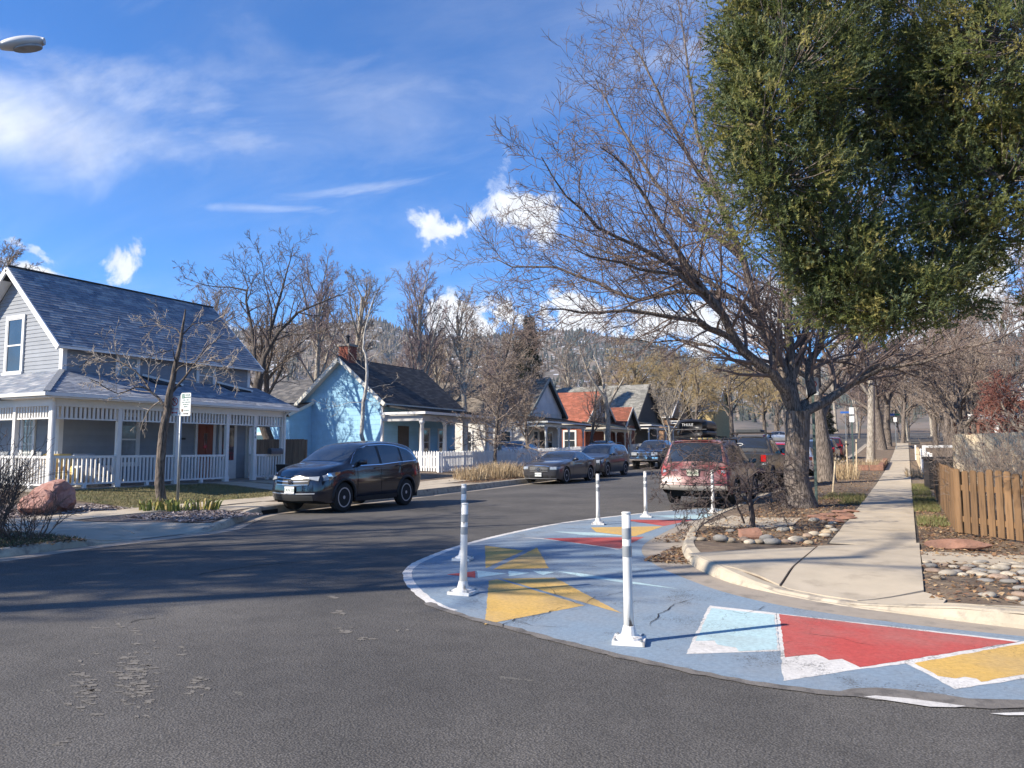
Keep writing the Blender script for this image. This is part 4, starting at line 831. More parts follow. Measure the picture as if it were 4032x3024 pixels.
def chalet():
    H = thing('white_cottage', 'white cottage with dark roof glimpsed behind bare trees by the pavement', 'house'); w = MB(); w.box(4.5, 12, 62, 72, .8, 5.0); w.build('wall', Mcream, H)
    q = MB(); slab(q, [(4, 61.6, 4.8), (4, 72.4, 4.8), (8.25, 72.4, 8), (8.25, 61.6, 8)], .12); slab(q, [(12.5, 61.6, 4.8), (12.5, 72.4, 4.8), (8.25, 72.4, 8), (8.25, 61.6, 8)], .12); q.build('roof', mat('brown_roof', (.10, .075, .06), .9), H)
    g = MB(); g.prism([(4.5, 62, 5), (12, 62, 5), (8.25, 62, 7.8)], (0, 9, 0)); g.build('gable', Mcream, H)
    for x0 in (5.2, 7.3, 9.6): win(H, 'y', 61.97, -1, x0, x0 + 1, 2.4, 4.0, .14)
chalet()
# ================================================================ vehicles
def pchip(pts):
    xs = np.array([p[0] for p in pts], float); ys = np.array([p[1] for p in pts], float); h = np.diff(xs); dl = np.diff(ys) / h; m = np.zeros(len(xs)); m[0] = dl[0]; m[-1] = dl[-1]
    for i in range(1, len(xs) - 1): m[i] = 0 if dl[i - 1] * dl[i] <= 0 else 2 * dl[i - 1] * dl[i] / (dl[i - 1] + dl[i])
    def f(x):
        x = min(max(x, xs[0]), xs[-1]); i = min(max(int(np.searchsorted(xs, x)) - 1, 0), len(h) - 1); t = (x - xs[i]) / h[i]
        return float((2 * t**3 - 3 * t**2 + 1) * ys[i] + (t**3 - 2 * t**2 + t) * h[i] * m[i] + (-2 * t**3 + 3 * t**2) * ys[i + 1] + (t**3 - t**2) * h[i] * m[i + 1])
    return f
def carpaint(name, c, metal=0.0, rough=.28, dust=None, lo=.45, hi=.75):
    return mat(name, c, rough, .06, 2, metal=metal, coat=1.0 if not dust else .25, spec=.5, col2=dust, c2lo=lo, c2hi=hi, c2scale=2.2)
Mcarglass = mat('car_glass', (.022, .026, .032), .03, .1, spec=.8, coat=.6)
Mtyre = mat('tyre_rubber', (.018, .018, .018), .85, .25, 12, bump=.3, bscale=50); Mplast = mat('black_plastic', (.022, .022, .023), .6, .15, 5)
Mchrome = mat('chrome', (.72, .73, .75), .12, .03, metal=1.0); Malloy = mat('alloy', (.55, .55, .56), .35, .1, metal=.35)
Mlamp = mat('headlamp_glass', (.30, .32, .34), .08, .25, 14, spec=.9, coat=1.0); Mamber = mat('amber_lens', (.62, .22, .03), .15, .1, coat=1); Mred = mat('red_lens', (.45, .012, .012), .15, .15, 10, coat=1)
Mplate = mat('plate_white', (.68, .69, .68), .5, .05); Mplg = mat('plate_green', (.03, .10, .05), .5); Mdark = mat('underbody_black', (.006, .006, .006), .9); Msilver = mat('silver_trim', (.42, .42, .43), .4, .06, metal=.5)
class Car:
    NS, NG, NR = 7, 5, 6
    def __init__(s, name, label, loc, rz, paint, L, hw, top, belt, plan, low, axles, tr, archR, nose=((0, 0), (2, 0)), tail=((0, 0), (2, 0)), bowf=.18, bowr=.10, tum=.30, group='parked cars and trucks'):
        s.t = thing(name, label, 'truck' if 'pickup' in name else 'car', loc, rz, group); s.L, s.hw, s.axles, s.tr, s.ar = L, hw, axles, tr, archR
        s.top, s.belt, s.plan, s.low = pchip(top), pchip(belt), pchip(plan), pchip(low); s.nose, s.tail = pchip(nose), pchip(tail); s.bf, s.br, s.tum = bowf, bowr, tum; s.paint = paint; s.body()
    def zlow(s, x):
        z = s.low(x)
        for a in s.axles:
            d = abs(x - a)
            if d < s.ar: z = max(z, s.tr + math.sqrt(s.ar**2 - d**2))
        return z
    def ring(s, x):
        T, B, w, lo = s.top(x), s.belt(x), s.plan(x), s.zlow(x); B = min(B, T - .015); lo = min(lo, B - .05); l0 = s.low(x); P = []
        for i in range(s.NS):
            f = i / (s.NS - 1); z = lerp(lo, B, f); q = (z - l0) / max(B - l0, .05); bul = .94 + .06 * math.sin(math.pi * min(1, max(0, q)) * .80 + .25) if q < .9 else .995 - (q - .9) * .25
            P.append((w * min(1, bul), z))
        yb = P[-1][0]; g = T - B; yr = max(.2, yb - .05 - s.tum * g); cr = min(.07, g * .35); ze = T - cr
        for i in range(1, s.NG + 1): f = i / s.NG; P.append((lerp(yb - .012, yr, f**1.12), lerp(B, ze, f**.92)))
        for i in range(1, s.NR + 1): f = i / s.NR; P.append((yr * math.cos(f * math.pi / 2) if i < s.NR else 0, ze + cr * math.sin(f * math.pi / 2)))
        return P
    def warp(s, x, y, z):
        wf = max(0, 1 - x / .9)**1.6; wr = max(0, 1 - (s.L - x) / .8)**1.6; q = min(1.2, abs(y) / s.hw)**2.2
        return Vector((y, x + wf * (s.nose(z) + s.bf * q) - wr * (s.tail(z) + s.br * q), z))
    def body(s):
        xs = set(np.linspace(0, s.L, 64)); 
        for a in s.axles: xs |= set(a + s.ar * np.sin(np.linspace(-math.pi / 2, math.pi / 2, 17))); xs |= {a - s.ar - .004, a + s.ar + .004}
        xs |= {.02, .05, .1, s.L - .02, s.L - .05, s.L - .1}; xs = sorted(x for x in xs if 0 <= x <= s.L); mb = MB(); n = s.NS + s.NG + s.NR; N = 2 * n - 1; rings = [s.ring(x) for x in xs]
        for x, rg_ in zip(xs, rings):
            for y, z in rg_: mb.v.append(tuple(s.warp(x, y, z)))
            for y, z in rg_[-2::-1]: mb.v.append(tuple(s.warp(x, -y, z)))
        for i in range(len(xs) - 1):
            for j in range(N - 1): mb.f.append((i * N + j, (i + 1) * N + j, (i + 1) * N + j + 1, i * N + j + 1)); mb.mi.append(0)
        for x, rg_, fl in ((0, rings[0], 1), (s.L, rings[-1], -1)):
            C = 12; o = len(mb.v)
            for y, z in rg_:
                for c in range(C + 1): mb.v.append(tuple(s.warp(x, lerp(-y, y, c / C), z)))
            for j in range(n - 1):
                for c in range(C): q = (o + j * (C + 1) + c, o + j * (C + 1) + c + 1, o + (j + 1) * (C + 1) + c + 1, o + (j + 1) * (C + 1) + c); mb.f.append(q[::fl]); mb.mi.append(0)
        me = mb.mesh('body', s.paint, True)
        bm = bmesh.new(); bm.from_mesh(me); bmesh.ops.remove_doubles(bm, verts=bm.verts, dist=.002); bmesh.ops.recalc_face_normals(bm, faces=bm.faces); bm.to_mesh(me); bm.free()
        try: me.set_sharp_from_angle(angle=R(38))
        except Exception: pass
        s.b = link('body', me, s.t)
        u = MB(); u.box(-s.hw + .14, s.hw - .14, .35, s.L - .3, s.low(s.L / 2) - .02, .62); u.box(-s.hw + .3, s.hw - .3, s.axles[0] - .45, s.axles[1] + .45, .5, .86); u.build('underbody', Mdark, s.t)
    def sv(s, x, z):     # outer y at height z
        r = s.ring(x); zs = [p[1] for p in r]; ys = [p[0] for p in r]
        for i in range(len(zs) - 1):
            if zs[i] <= z <= zs[i + 1]: return lerp(ys[i], ys[i + 1], (z - zs[i]) / max(1e-6, zs[i + 1] - zs[i]))
        return ys[-1] if z > zs[-1] else ys[0]
    def side(s, name, lo, up, m, off=.006, both=True, parent=None, nz=5, step=.06):
        """panel lying on the flank between curves lo(x) and up(x), each [(x, z)]"""
        x0, x1 = max(lo[0][0], up[0][0]), min(lo[-1][0], up[-1][0]); n = max(2, int((x1 - x0) / step)); fl = lambda P, x: float(np.interp(x, [p[0] for p in P], [p[1] for p in P])); out = []
        for sg in ((1, -1) if both else (1,)):
            def f(u, v, sg=sg):
                x = lerp(x0, x1, u); z = lerp(fl(lo, x), fl(up, x), v); y = s.sv(x, z); p = s.warp(x, y, z); e = .01
                nz_ = s.sv(x, z + e) - s.sv(x, z - e); nn = Vector((1, 0, -nz_ / (2 * e))).normalized(); p = p + nn * off; return (p.x * sg, p.y, p.z)
            mb = MB().grid(f, n, nz); 
            if sg < 0: mb.f = [q[::-1] for q in mb.f]
            out.append(mb.build(name, m, parent or s.t, True))
        return out
    def topp(s, name, x0, x1, k, m, off=.006, parent=None, y0=None, k2=None):
        """panel on the upper surface from x0 to x1, covering fraction k of the width"""
        def f(u, v):
            x = lerp(x0, x1, u); r = s.ring(x)[s.NS + s.NG - 1:]; yr = r[0][0]; kk = lerp(k, k2 if k2 else k, u); y = lerp(-yr * kk, yr * kk, v)
            ys = [p[0] for p in r][::-1]; zs = [p[1] for p in r][::-1]; z = float(np.interp(abs(y), ys, zs)); p = s.warp(x, y, z); d = .02
            t1 = s.top(min(s.L, x + d)); t0 = s.top(max(0, x - d)); nn = Vector((0, -(t1 - t0) / (2 * d), 1)).normalized(); return tuple(p + nn * off)
        return MB().grid(f, 14, 12).build(name, m, parent or s.t, True)
    def end(s, name, pts, m, off=.008, rear=False, mirror=False, parent=None, nz=4, th=0):
        """panel on the front or rear face: pts = [(y, z_low, z_up)]"""
        out = []; ys = [p[0] for p in pts]; lo = [p[1] for p in pts]; up = [p[2] for p in pts]
        for sg in ((1, -1) if mirror else (1,)):
            def f(u, v, sg=sg):
                y = lerp(ys[0], ys[-1], u); z = lerp(float(np.interp(y, ys, lo)), float(np.interp(y, ys, up)), v); p = s.warp(s.L if rear else 0, y, z); return (p.x * sg, p.y + (off if rear else -off), p.z)
            mb = MB().grid(f, max(2, int((ys[-1] - ys[0]) / .05)), nz)
            if (sg > 0) == rear: mb.f = [q[::-1] for q in mb.f]
            out.append(mb.build(name, m, parent or s.t, True))
        return out
    def wheels(s, spokes=5, width=.225, rimr=None, inset=.02, rimmat=None, twin=False):
        rr = rimr or s.tr * .66; tr = s.tr; w = width
        ty = MB().lathe([(rr, -w / 2 + .01), (tr * .93, -w / 2), (tr, -w / 2 + .03), (tr, w / 2 - .03), (tr * .93, w / 2), (rr, w / 2 - .01)], 28, axis='x').mesh('tyre', Mtyre, True)
        rm = MB().lathe([(rr + .002, -w / 2 + .02), (rr + .002, w / 2 - .03), (rr - .02, w / 2 - .03), (rr - .03, w / 2 - .06), (.05, w / 2 - .075)], 24, axis='x', mi=1)
        rm.lathe([(rr + .006, w / 2 - .02), (rr + .006, w / 2 - .004), (rr - .018, w / 2 - .004), (rr - .018, w / 2 - .02)], 24, axis='x', cap=False); rm.lathe([(.055, w / 2 - .05), (.055, w / 2 - .012), (.02, w / 2 - .006)], 10, axis='x')
        for k in range(spokes):
            for dd in ((-.13, .13) if twin else (0,)):
                a = 2 * math.pi * k / spokes + dd; ca, sa = math.cos(a), math.sin(a); wi, wo = .028, (.05 if not twin else .032); pts = []
                for r_, hw_, h in ((.04, wi, w / 2 - .022), (rr - .005, wo, w / 2 - .010)):
                    for sg in (-1, 1): pts.append((h, r_ * ca - sg * hw_ * sa, r_ * sa + sg * hw_ * ca))
                    for sg in (1, -1): pts.append((h - .03, r_ * ca - sg * hw_ * sa, r_ * sa + sg * hw_ * ca))
                rm.add(pts, [(0, 1, 5, 4), (1, 2, 6, 5), (3, 0, 4, 7)])
        rme = rm.mesh('rim', [rimmat or Malloy, Mdark], True)
        try: rme.set_sharp_from_angle(angle=R(35))
        except Exception: pass
        for a in s.axles:
            for sg in (-1, 1):
                wh = link('wheel', None, s.t, (sg * (s.hw - w / 2 - inset), a, tr), rz=0 if sg > 0 else math.pi); link('tyre', ty, wh); link('rim', rme, wh)
    def arches(s, m=Mplast, r=.035):
        for a in s.axles:
            for sg in (-1, 1):
                pts = []
                for th in np.linspace(-.12, math.pi + .12, 17): x = a + (s.ar + .012) * math.cos(th); z = s.tr + (s.ar + .012) * math.sin(th); pts.append((sg * (s.sv(x, min(z, s.belt(x) - .02)) * .995), x, z))
                MB().tube(pts, r, 6).build('wheel_arch', m, s.t, True)
    def mirror(s, x, z, m, sz=(.11, .10, .075)):
        for sg in (-1, 1):
            y = s.sv(x, z); c = Vector((sg * (y + .13), x + .02, z)); bm = bmesh.new(); bmesh.ops.create_uvsphere(bm, u_segments=12, v_segments=8, radius=1)
            for v in bm.verts: v.co = Vector((c.x + v.co.x * sz[0], c.y + v.co.y * sz[1] * (1 if v.co.y < 0 else .55), c.z + v.co.z * sz[2]))
            me = bpy.data.meshes.new('mirror'); bm.to_mesh(me); bm.free(); me.materials.append(m); [setattr(p, 'use_smooth', True) for p in me.polygons]; o = link('mirror', me, s.t)
            MB().beam((sg * (y - .03), x + .02, z - .03), (sg * (y + .08), x + .02, z - .03), .05, .04).build('mirror_stalk', Mplast, o); MB().cbox((c.x, c.y + sz[1] * .56, c.z), sz[0] * 1.6, .006, sz[2] * 1.5).build('mirror_glass', Mcarglass, o)
    def seam(s, name, pts, m=Mdark, off=.003, w=.012, both=True):
        for (xa, z0, xb, z1) in pts: s.side(name, [(min(xa, xb) - w / 2, z0), (max(xa, xb) + w / 2, z0)], [(min(xa, xb) - w / 2, z1), (max(xa, xb) + w / 2, z1)], m, off, both, nz=8)
    def handle(s, x, z, m):
        for sg in (-1, 1): y = s.sv(x, z); MB().beam((sg * (y + .02), x - .09, z), (sg * (y + .02), x + .09, z + .008), .025, .03).build('door_handle', m, s.t)
    def plate(s, z, txt, rear=False, y=0.0, m=None, ch=True):
        p = s.warp(s.L if rear else 0, y, z); sg = 1 if rear else -1; mb = MB().box(-.153, .153, -.006, .006, -.078, .078); o = mb.build('number_plate', m or Mplate, s.t, loc=(p.x, p.y + sg * .035, p.z))
        b_ = MB().box(-.10, .10, -.03, .03, -.04, .04); b_.build('plate_bracket', Mplast, o, loc=(0, -sg * .03, 0))
        if txt: text(txt, .092, Mplg, o, (0, sg * .0065, -.005), (R(90), 0, R(180) if rear else 0), 'plate_lettering')
        return o
def flat(poly, y, th, name, m, parent):  # small flat badge standing on a front or rear face, outline in (x, z)
    return MB().prism([(x, y, z) for x, z in poly], (0, th, 0)).build(name, m, parent)
def oval(rx, rz, n=18, cx=0, cz=0): return [(cx + rx * math.cos(2 * math.pi * i / n), cz + rz * math.sin(2 * math.pi * i / n)) for i in range(n)]
def ringmesh(rx, rz, w, y, th, cx=0, cz=0, n=20):
    mb = MB(); 
    for k in range(n):
        a = 2 * math.pi * k / n
        for r_ in (1, 0): c, s_ = math.cos(a), math.sin(a); mb.v += [(cx + (rx - w * (1 - r_)) * c, y, cz + (rz - w * (1 - r_)) * s_), (cx + (rx - w * (1 - r_)) * c, y + th, cz + (rz - w * (1 - r_)) * s_)]
    for k in range(n):
        a, b_ = 4 * k, 4 * ((k + 1) % n); mb.f += [(a, b_, b_ + 2, a + 2), (a + 1, a + 3, b_ + 3, b_ + 1), (a, a + 1, b_ + 1, b_), (a + 2, b_ + 2, b_ + 3, a + 3)]; mb.mi += [0] * 4
    return mb
def GZ(y): return gz(y)

# ---- black crossover
Pblk = carpaint('black_car_paint', (.007, .009, .018), rough=.15)
fy = 14.48 - .93
c = Car('crossover', 'black compact crossover with chrome grille parked beside the grey house', (-13.22, fy, -.03), 0, Pblk, 4.53, .91,
        [(0, .86), (.06, .96), (.25, 1.03), (.7, 1.11), (1.02, 1.16), (1.18, 1.24), (1.58, 1.47), (1.95, 1.61), (2.4, 1.665), (2.9, 1.685), (3.4, 1.665), (3.8, 1.60), (4.1, 1.49), (4.3, 1.34), (4.45, 1.13), (4.53, 1.0)],
        [(0, .74), (.2, .86), (.6, .95), (1.2, 1.03), (2.2, 1.06), (3.3, 1.11), (3.9, 1.17), (4.3, 1.14), (4.53, .92)],
        [(0, .72), (.06, .79), (.18, .85), (.5, .895), (1.2, .91), (3.2, .91), (3.9, .895), (4.3, .85), (4.45, .80), (4.53, .72)], [(0, .30), (.3, .24), (.9, .23), (3.6, .25), (4.2, .32), (4.53, .42)], (.93, 3.55), .345, .405,
        nose=((.2, .06), (.45, -.02), (.7, .0), (.95, .10), (1.2, .2)), tail=((.3, .12), (.6, .0), (.9, .03), (1.3, .08)), bowf=.22, bowr=.16)
c.t.scale = (1, .985, 1.055); c.topp('windscreen', 1.10, 1.90, .93, Mcarglass); c.topp('rear_window', 4.02, 4.38, .86, Mcarglass)
up = [(1.22, 1.115), (1.42, 1.31), (1.68, 1.46), (2.05, 1.55), (2.7, 1.58), (3.2, 1.555), (3.7, 1.455), (4.0, 1.31), (4.12, 1.20)]; lo = [(1.22, 1.075), (2.4, 1.095), (3.3, 1.15), (3.9, 1.175), (4.12, 1.19)]
c.side('window_trim', [(x, z - .018) for x, z in lo], [(x, z + .02) for x, z in up], Mchrome, .004, nz=7); c.side('side_window', [(x, z) for x, z in lo], [(x, z - .002) for x, z in up], Mcarglass, .008, nz=7)
c.side('pillar', [(2.34, 1.1), (2.44, 1.1)], [(2.34, 1.54), (2.44, 1.54)], MBlack, .0105, nz=7); c.side('pillar', [(3.30, 1.15), (3.38, 1.15)], [(3.30, 1.50), (3.38, 1.49)], MBlack, .0105, nz=7)
c.seam('door_seam', [(1.42, .42, 1.42, 1.08), (2.39, .35, 2.39, 1.09), (3.32, .62, 3.32, 1.14)]); c.handle(2.2, 1.0, Pblk); c.handle(3.12, 1.04, Pblk); c.mirror(1.52, 1.16, Pblk); c.arches()
c.side('sill_trim', [(1.36, .235), (3.12, .25)], [(1.36, .34), (3.12, .35)], Mplast, .006)
for hw_ in (.0,):
    c.side('headlight', [(.10, .74), (.35, .79), (.72, .90)], [(.10, .86), (.35, .92), (.74, .95)], Mlamp, .006); c.side('indicator', [(.50, .845), (.72, .905)], [(.50, .925), (.74, .945)], Mamber, .009); c.end('headlight', [(.42, .80, .83), (.60, .77, .84), (.74, .745, .85)], Mlamp, .012, mirror=True)
for sg in (-1, 1):
    p = c.warp(.28, sg * c.sv(.28, .84), .84); MB().lathe([(.085, 0), (.085, .012), (.055, .014), (.03, .02)], 16, c=(0, 0, 0), axis='y').build('lamp', Mchrome, c.t, True, loc=(p.x + sg * .012, p.y - .005, p.z), rz=R(180) + sg * R(35))
for i, z in enumerate((.79, .715, .64)): c.end('grille_bar', [(-.50, z + .012, z + .028), (0, z - .006, z + .012), (.50, z + .012, z + .028)], mat('grille_chrome', (.45, .46, .48), .25, .05, metal=.9), .020)
c.end('grille', [(-.52, .66, .84), (0, .60, .83), (.52, .66, .84)], Mplast, .010); c.end('lower_intake', [(-.62, .30, .42), (0, .28, .42), (.62, .30, .42)], Mplast, .010); c.end('bumper_trim', [(-.68, .45, .475), (0, .43, .455), (.68, .45, .475)], Msilver, .014)
pl_ = c.plate(.535, 'CKN I29'); pe = c.warp(0, 0, .715)
bd = MB(); yy = pe.y - .028
bd.v = []; 
for xs_ in (-1, 1): bd.prism([(xs_ * .045, yy, .045), (xs_ * .027, yy, .045), (xs_ * .022, yy, -.045), (xs_ * .038, yy, -.045)][::xs_], (0, -.012, 0))
bd.box(-.03, .03, yy - .011, yy, -.008, .012); badge = ringmesh(.068, .062, .009, yy, -.012, 0, 0, 20).build('badge', Mchrome, c.t, loc=(0, 0, .715)); bd.build('badge_letter', Mchrome, badge)
for sg in (-1, 1): p = c.warp(.12, sg * .70, .42); MB().lathe([(.06, 0), (.05, .012), (.03, .014)], 14, axis='y').build('fog_lamp', Mlamp, c.t, True, loc=(p.x + sg * .02, p.y - .02, p.z), rz=R(180) + sg * R(25))
c.side('tail_light', [(4.22, .92), (4.45, .90)], [(4.22, 1.34), (4.45, 1.12)], Mred, .008); c.wheels(5, .225, .225, twin=True)

# ---- grey coupe
Pgry = carpaint('charcoal_car_paint', (.075, .075, .085), metal=.5, rough=.3); fy = 29.6 - .92
c = Car('coupe', 'charcoal grey sports coupe with galloping horse badge parked before the picket fence', (-13.92, fy, GZ(fy + 2) - .04), 0, Pgry, 4.79, .94,
        [(0, .74), (.05, .82), (.3, .89), (.9, .97), (1.5, 1.02), (1.62, 1.06), (2.1, 1.28), (2.45, 1.375), (2.8, 1.40), (3.2, 1.37), (3.7, 1.22), (4.1, 1.09), (4.5, 1.06), (4.74, 1.03), (4.79, .92)],
        [(0, .66), (.3, .80), (1.5, .93), (2.6, .95), (3.6, 1.0), (4.4, 1.0), (4.79, .85)], [(0, .74), (.06, .80), (.2, .86), (.6, .915), (1.4, .925), (2.6, .92), (3.6, .94), (4.3, .91), (4.7, .82), (4.79, .76)], [(0, .22), (.4, .17), (3.9, .19), (4.79, .34)], (.92, 3.64), .345, .395,
        nose=((.15, .08), (.35, .02), (.6, 0), (.8, .03), (1, .1)), tail=((.3, .1), (.7, 0), (1.0, .02)), bowf=.24, bowr=.12, tum=.38)
c.topp('windscreen', 1.60, 2.42, .92, Mcarglass); c.topp('rear_window', 3.25, 4.0, .84, Mcarglass)
c.side('side_window', [(1.72, .99), (3.05, 1.02)], [(1.72, 1.0), (2.2, 1.22), (2.5, 1.30), (2.85, 1.30), (3.05, 1.22)], Mcarglass, .006, nz=6); c.side('quarter_window', [(3.14, 1.03), (3.62, 1.05)], [(3.14, 1.22), (3.62, 1.07)], Mcarglass, .006, nz=5)
c.seam('door_seam', [(1.62, .3, 1.62, .95), (3.02, .3, 3.02, 1.0)]); c.handle(2.85, .88, Pgry); c.mirror(1.85, 1.03, Pgry)
c.side('side_scoop', [(3.10, .62), (3.24, .66)], [(3.10, .90), (3.24, .84)], Mplast, .006); c.side('headlight', [(.05, .60), (.55, .68)], [(.05, .70), (.55, .75)], Mlamp, .006); c.end('headlight', [(.52, .60, .71), (.78, .60, .72)], Mlamp, .012, mirror=True)
gr = c.end('grille', [(-.47, .53, .71), (-.36, .47, .74), (0, .45, .75), (.36, .47, .74), (.47, .53, .71)], Mplast, .012)[0]
for z in (.52, .585, .65): c.end('grille_bar', [(-.42, z, z + .012), (.42, z, z + .012)], Msilver, .016, parent=gr)
for z0 in (.755,): c.end('grille_trim', [(-.47, .715, .73), (-.36, .742, .757), (0, .752, .767), (.36, .742, .757), (.47, .715, .73)], Mchrome, .016, parent=gr)
c.end('lower_intake', [(-.42, .24, .36), (.42, .24, .36)], Mplast, .012); c.end('side_intake', [(.55, .26, .33), (.74, .28, .36)], Mplast, .012, mirror=True); c.end('splitter', [(-.76, .2, .225), (.76, .2, .225)], Msilver, .016)
hy = c.warp(0, 0, .61).y - .03   # running horse badge
flat([(-.11, .0), (-.07, .02), (-.02, .012), (.03, .025), (.075, .045), (.10, .03), (.07, .012), (.05, -.005), (.085, -.03), (.045, -.015), (.0, -.018), (-.045, -.035), (-.03, -.012), (-.09, -.02), (-.06, -.002)], hy, -.01, 'badge', Mchrome, c.t).location.z = .61
ringmesh(.15, .07, .01, hy, -.01).build('badge_surround', Mchrome, c.t, loc=(0, 0, .61)); c.plate(.385, 'BFJ-D03'); c.side('tail_light', [(4.45, .80), (4.72, .78)], [(4.45, .95), (4.72, .92)], Mred, .008); c.wheels(10, .25, .25)

# ---- grey crossover
Prav = carpaint('slate_car_paint', (.05, .052, .058), metal=.4, rough=.28); fy = 35.4 - .88
def rav(name, label, loc, rz, paint, rails=True):
    c = Car(name, label, loc, rz, paint, 4.55, .91,
        [(0, .84), (.06, .93), (.3, 1.01), (1.0, 1.12), (1.15, 1.17), (1.6, 1.44), (1.95, 1.60), (2.3, 1.66), (3.0, 1.68), (3.8, 1.65), (4.2, 1.58), (4.35, 1.35), (4.5, 1.05), (4.55, .95)],
        [(0, .74), (.25, .88), (1.1, 1.0), (2.4, 1.04), (3.6, 1.08), (4.3, 1.1), (4.55, .9)], [(0, .73), (.06, .80), (.2, .86), (.5, .90), (3.8, .91), (4.3, .87), (4.55, .76)], [(0, .3), (.3, .25), (3.8, .27), (4.55, .42)], (.88, 3.54), .35, .41,
        nose=((.2, .06), (.45, 0), (.7, 0), (.95, .09), (1.2, .2)), tail=((.3, .1), (.6, 0), (1.3, .05)), bowf=.22, bowr=.12, tum=.27)
    c.topp('windscreen', 1.20, 1.93, .93, Mcarglass); c.topp('rear_window', 4.23, 4.42, .86, Mcarglass)
    lo = [(1.32, 1.07), (2.4, 1.09), (4.1, 1.14)]; up = [(1.32, 1.09), (1.75, 1.44), (2.1, 1.54), (3.2, 1.57), (3.9, 1.52), (4.1, 1.40)]
    c.side('side_window', lo, up, Mcarglass, .006, nz=7)
    for a in (2.33, 3.25, 3.75): c.side('pillar', [(a, 1.08), (a + .08, 1.08)], [(a, 1.56), (a + .08, 1.55)], paint, .009, nz=7)
    c.seam('door_seam', [(1.4, .4, 1.4, 1.05), (2.38, .35, 2.38, 1.07), (3.28, .6, 3.28, 1.1)]); c.handle(2.2, .98, paint); c.handle(3.1, 1.0, paint); c.mirror(1.5, 1.13, paint); c.wheels(5, .23, .235); c.arches(paint, .02)
    c.side('headlight', [(.08, .72), (.5, .80)], [(.08, .84), (.3, .91), (.5, .92)], Mlamp, .006); c.side('indicator', [(.30, .77), (.5, .81)], [(.30, .90), (.5, .915)], Mamber, .009); c.end('headlight', [(.45, .70, .82), (.74, .70, .86)], Mlamp, .012, mirror=True)
    g = c.end('grille', [(-.42, .66, .79), (.42, .66, .79)], Mplast, .012)[0]; c.end('grille_bar', [(-.42, .71, .74), (.42, .71, .74)], Mchrome, .018, parent=g); c.end('lower_intake', [(-.5, .34, .46), (.5, .34, .46)], Mplast, .012)
    for sg in (-1, 1): p = c.warp(.1, sg * .66, .46); MB().lathe([(.06, 0), (.05, .012)], 12, axis='y').build('fog_lamp', Mchrome, c.t, True, loc=(p.x + sg * .02, p.y - .03, p.z), rz=R(180) + sg * R(25))
    if rails:
        for sg in (-1, 1): MB().tube([(sg * .56, 2.1, 1.66), (sg * .57, 2.3, 1.72), (sg * .57, 3.7, 1.72), (sg * .56, 3.9, 1.67)], .018, 6).build('roof_rail', MBlack, c.t)
    c.side('tail_light', [(4.25, .85), (4.48, .85)], [(4.25, 1.15), (4.48, 1.08)], Mred, .008); return c
c = rav('crossover', 'dark grey crossover with amber-cornered headlights parked behind the sports coupe', (-14.2, fy, GZ(fy + 2) - .04), 0, Prav); c.plate(.56, '')

# ---- maroon wagon with roof box (rear towards us)
Pmar = carpaint('maroon_car_paint', (.135, .012, .018), rough=.35, dust=(.36, .235, .215), lo=.30, hi=.80)
c = Car('wagon', 'dusty maroon wagon with roof box parked beside the painted corner', (-4.87, 19.0 + 4.6, GZ(21) + .05), math.pi, Pmar, 4.60, .90,
        [(0, .86), (.06, .95), (.3, 1.03), (1.0, 1.13), (1.15, 1.18), (1.6, 1.44), (1.95, 1.60), (2.4, 1.69), (3.2, 1.715), (3.9, 1.685), (4.18, 1.64), (4.3, 1.49), (4.42, 1.24), (4.52, 1.07), (4.60, 1.0)],
        [(0, .74), (.25, .88), (1.1, 1.0), (2.4, 1.04), (3.6, 1.07), (4.3, 1.05), (4.60, .90)], [(0, .73), (.06, .8), (.2, .86), (.5, .89), (3.9, .90), (4.3, .895), (4.5, .88), (4.6, .84)], [(0, .3), (.3, .25), (3.9, .27), (4.6, .42)], (.92, 3.56), .34, .40,
        nose=((.2, .06), (.5, 0), (.9, .05), (1.2, .2)), tail=((.35, .06), (.5, -.05), (.62, -.02), (.75, .03), (1.0, .05), (1.4, .05)), bowf=.22, bowr=.10, tum=.25)
c.topp('windscreen', 1.2, 1.93, .93, Mcarglass); c.topp('rear_window', 4.21, 4.475, .93, Mcarglass, .008); c.topp('rear_spoiler', 4.0, 4.19, .98, Pmar, .03)
lo = [(1.35, 1.07), (2.4, 1.09), (4.05, 1.13)]; up = [(1.35, 1.09), (1.75, 1.42), (2.1, 1.53), (3.2, 1.56), (3.8, 1.50), (4.05, 1.30)]
c.side('side_window', lo, up, Mcarglass, .006, nz=7)
for a in (2.33, 3.2): c.side('pillar', [(a, 1.08), (a + .08, 1.08)], [(a, 1.55), (a + .08, 1.55)], MBlack, .009, nz=7)
c.seam('door_seam', [(1.4, .4, 1.4, 1.05), (2.38, .35, 2.38, 1.07), (3.24, .6, 3.24, 1.1)]); c.handle(2.2, .98, Pmar); c.handle(3.1, 1.0, Pmar); c.mirror(1.5, 1.13, MBlack); c.wheels(5, .225, .225); c.arches(Mplast, .025)
c.side('tail_light', [(4.30, .80), (4.56, .80)], [(4.30, 1.06), (4.45, 1.06), (4.56, 1.0)], mat('dusty_red_lens', (.36, .06, .06), .35, .2, 10), .008); c.end('tail_light', [(.60, .88, .99), (.68, .78, 1.0), (.82, .76, 1.0)], mat('dusty_red_lens', (.36, .06, .06), .35, .2, 10), .012, True, True); c.end('reverse_light', [(.70, .86, .92), (.80, .85, .92)], Mlamp, .016, True, True)
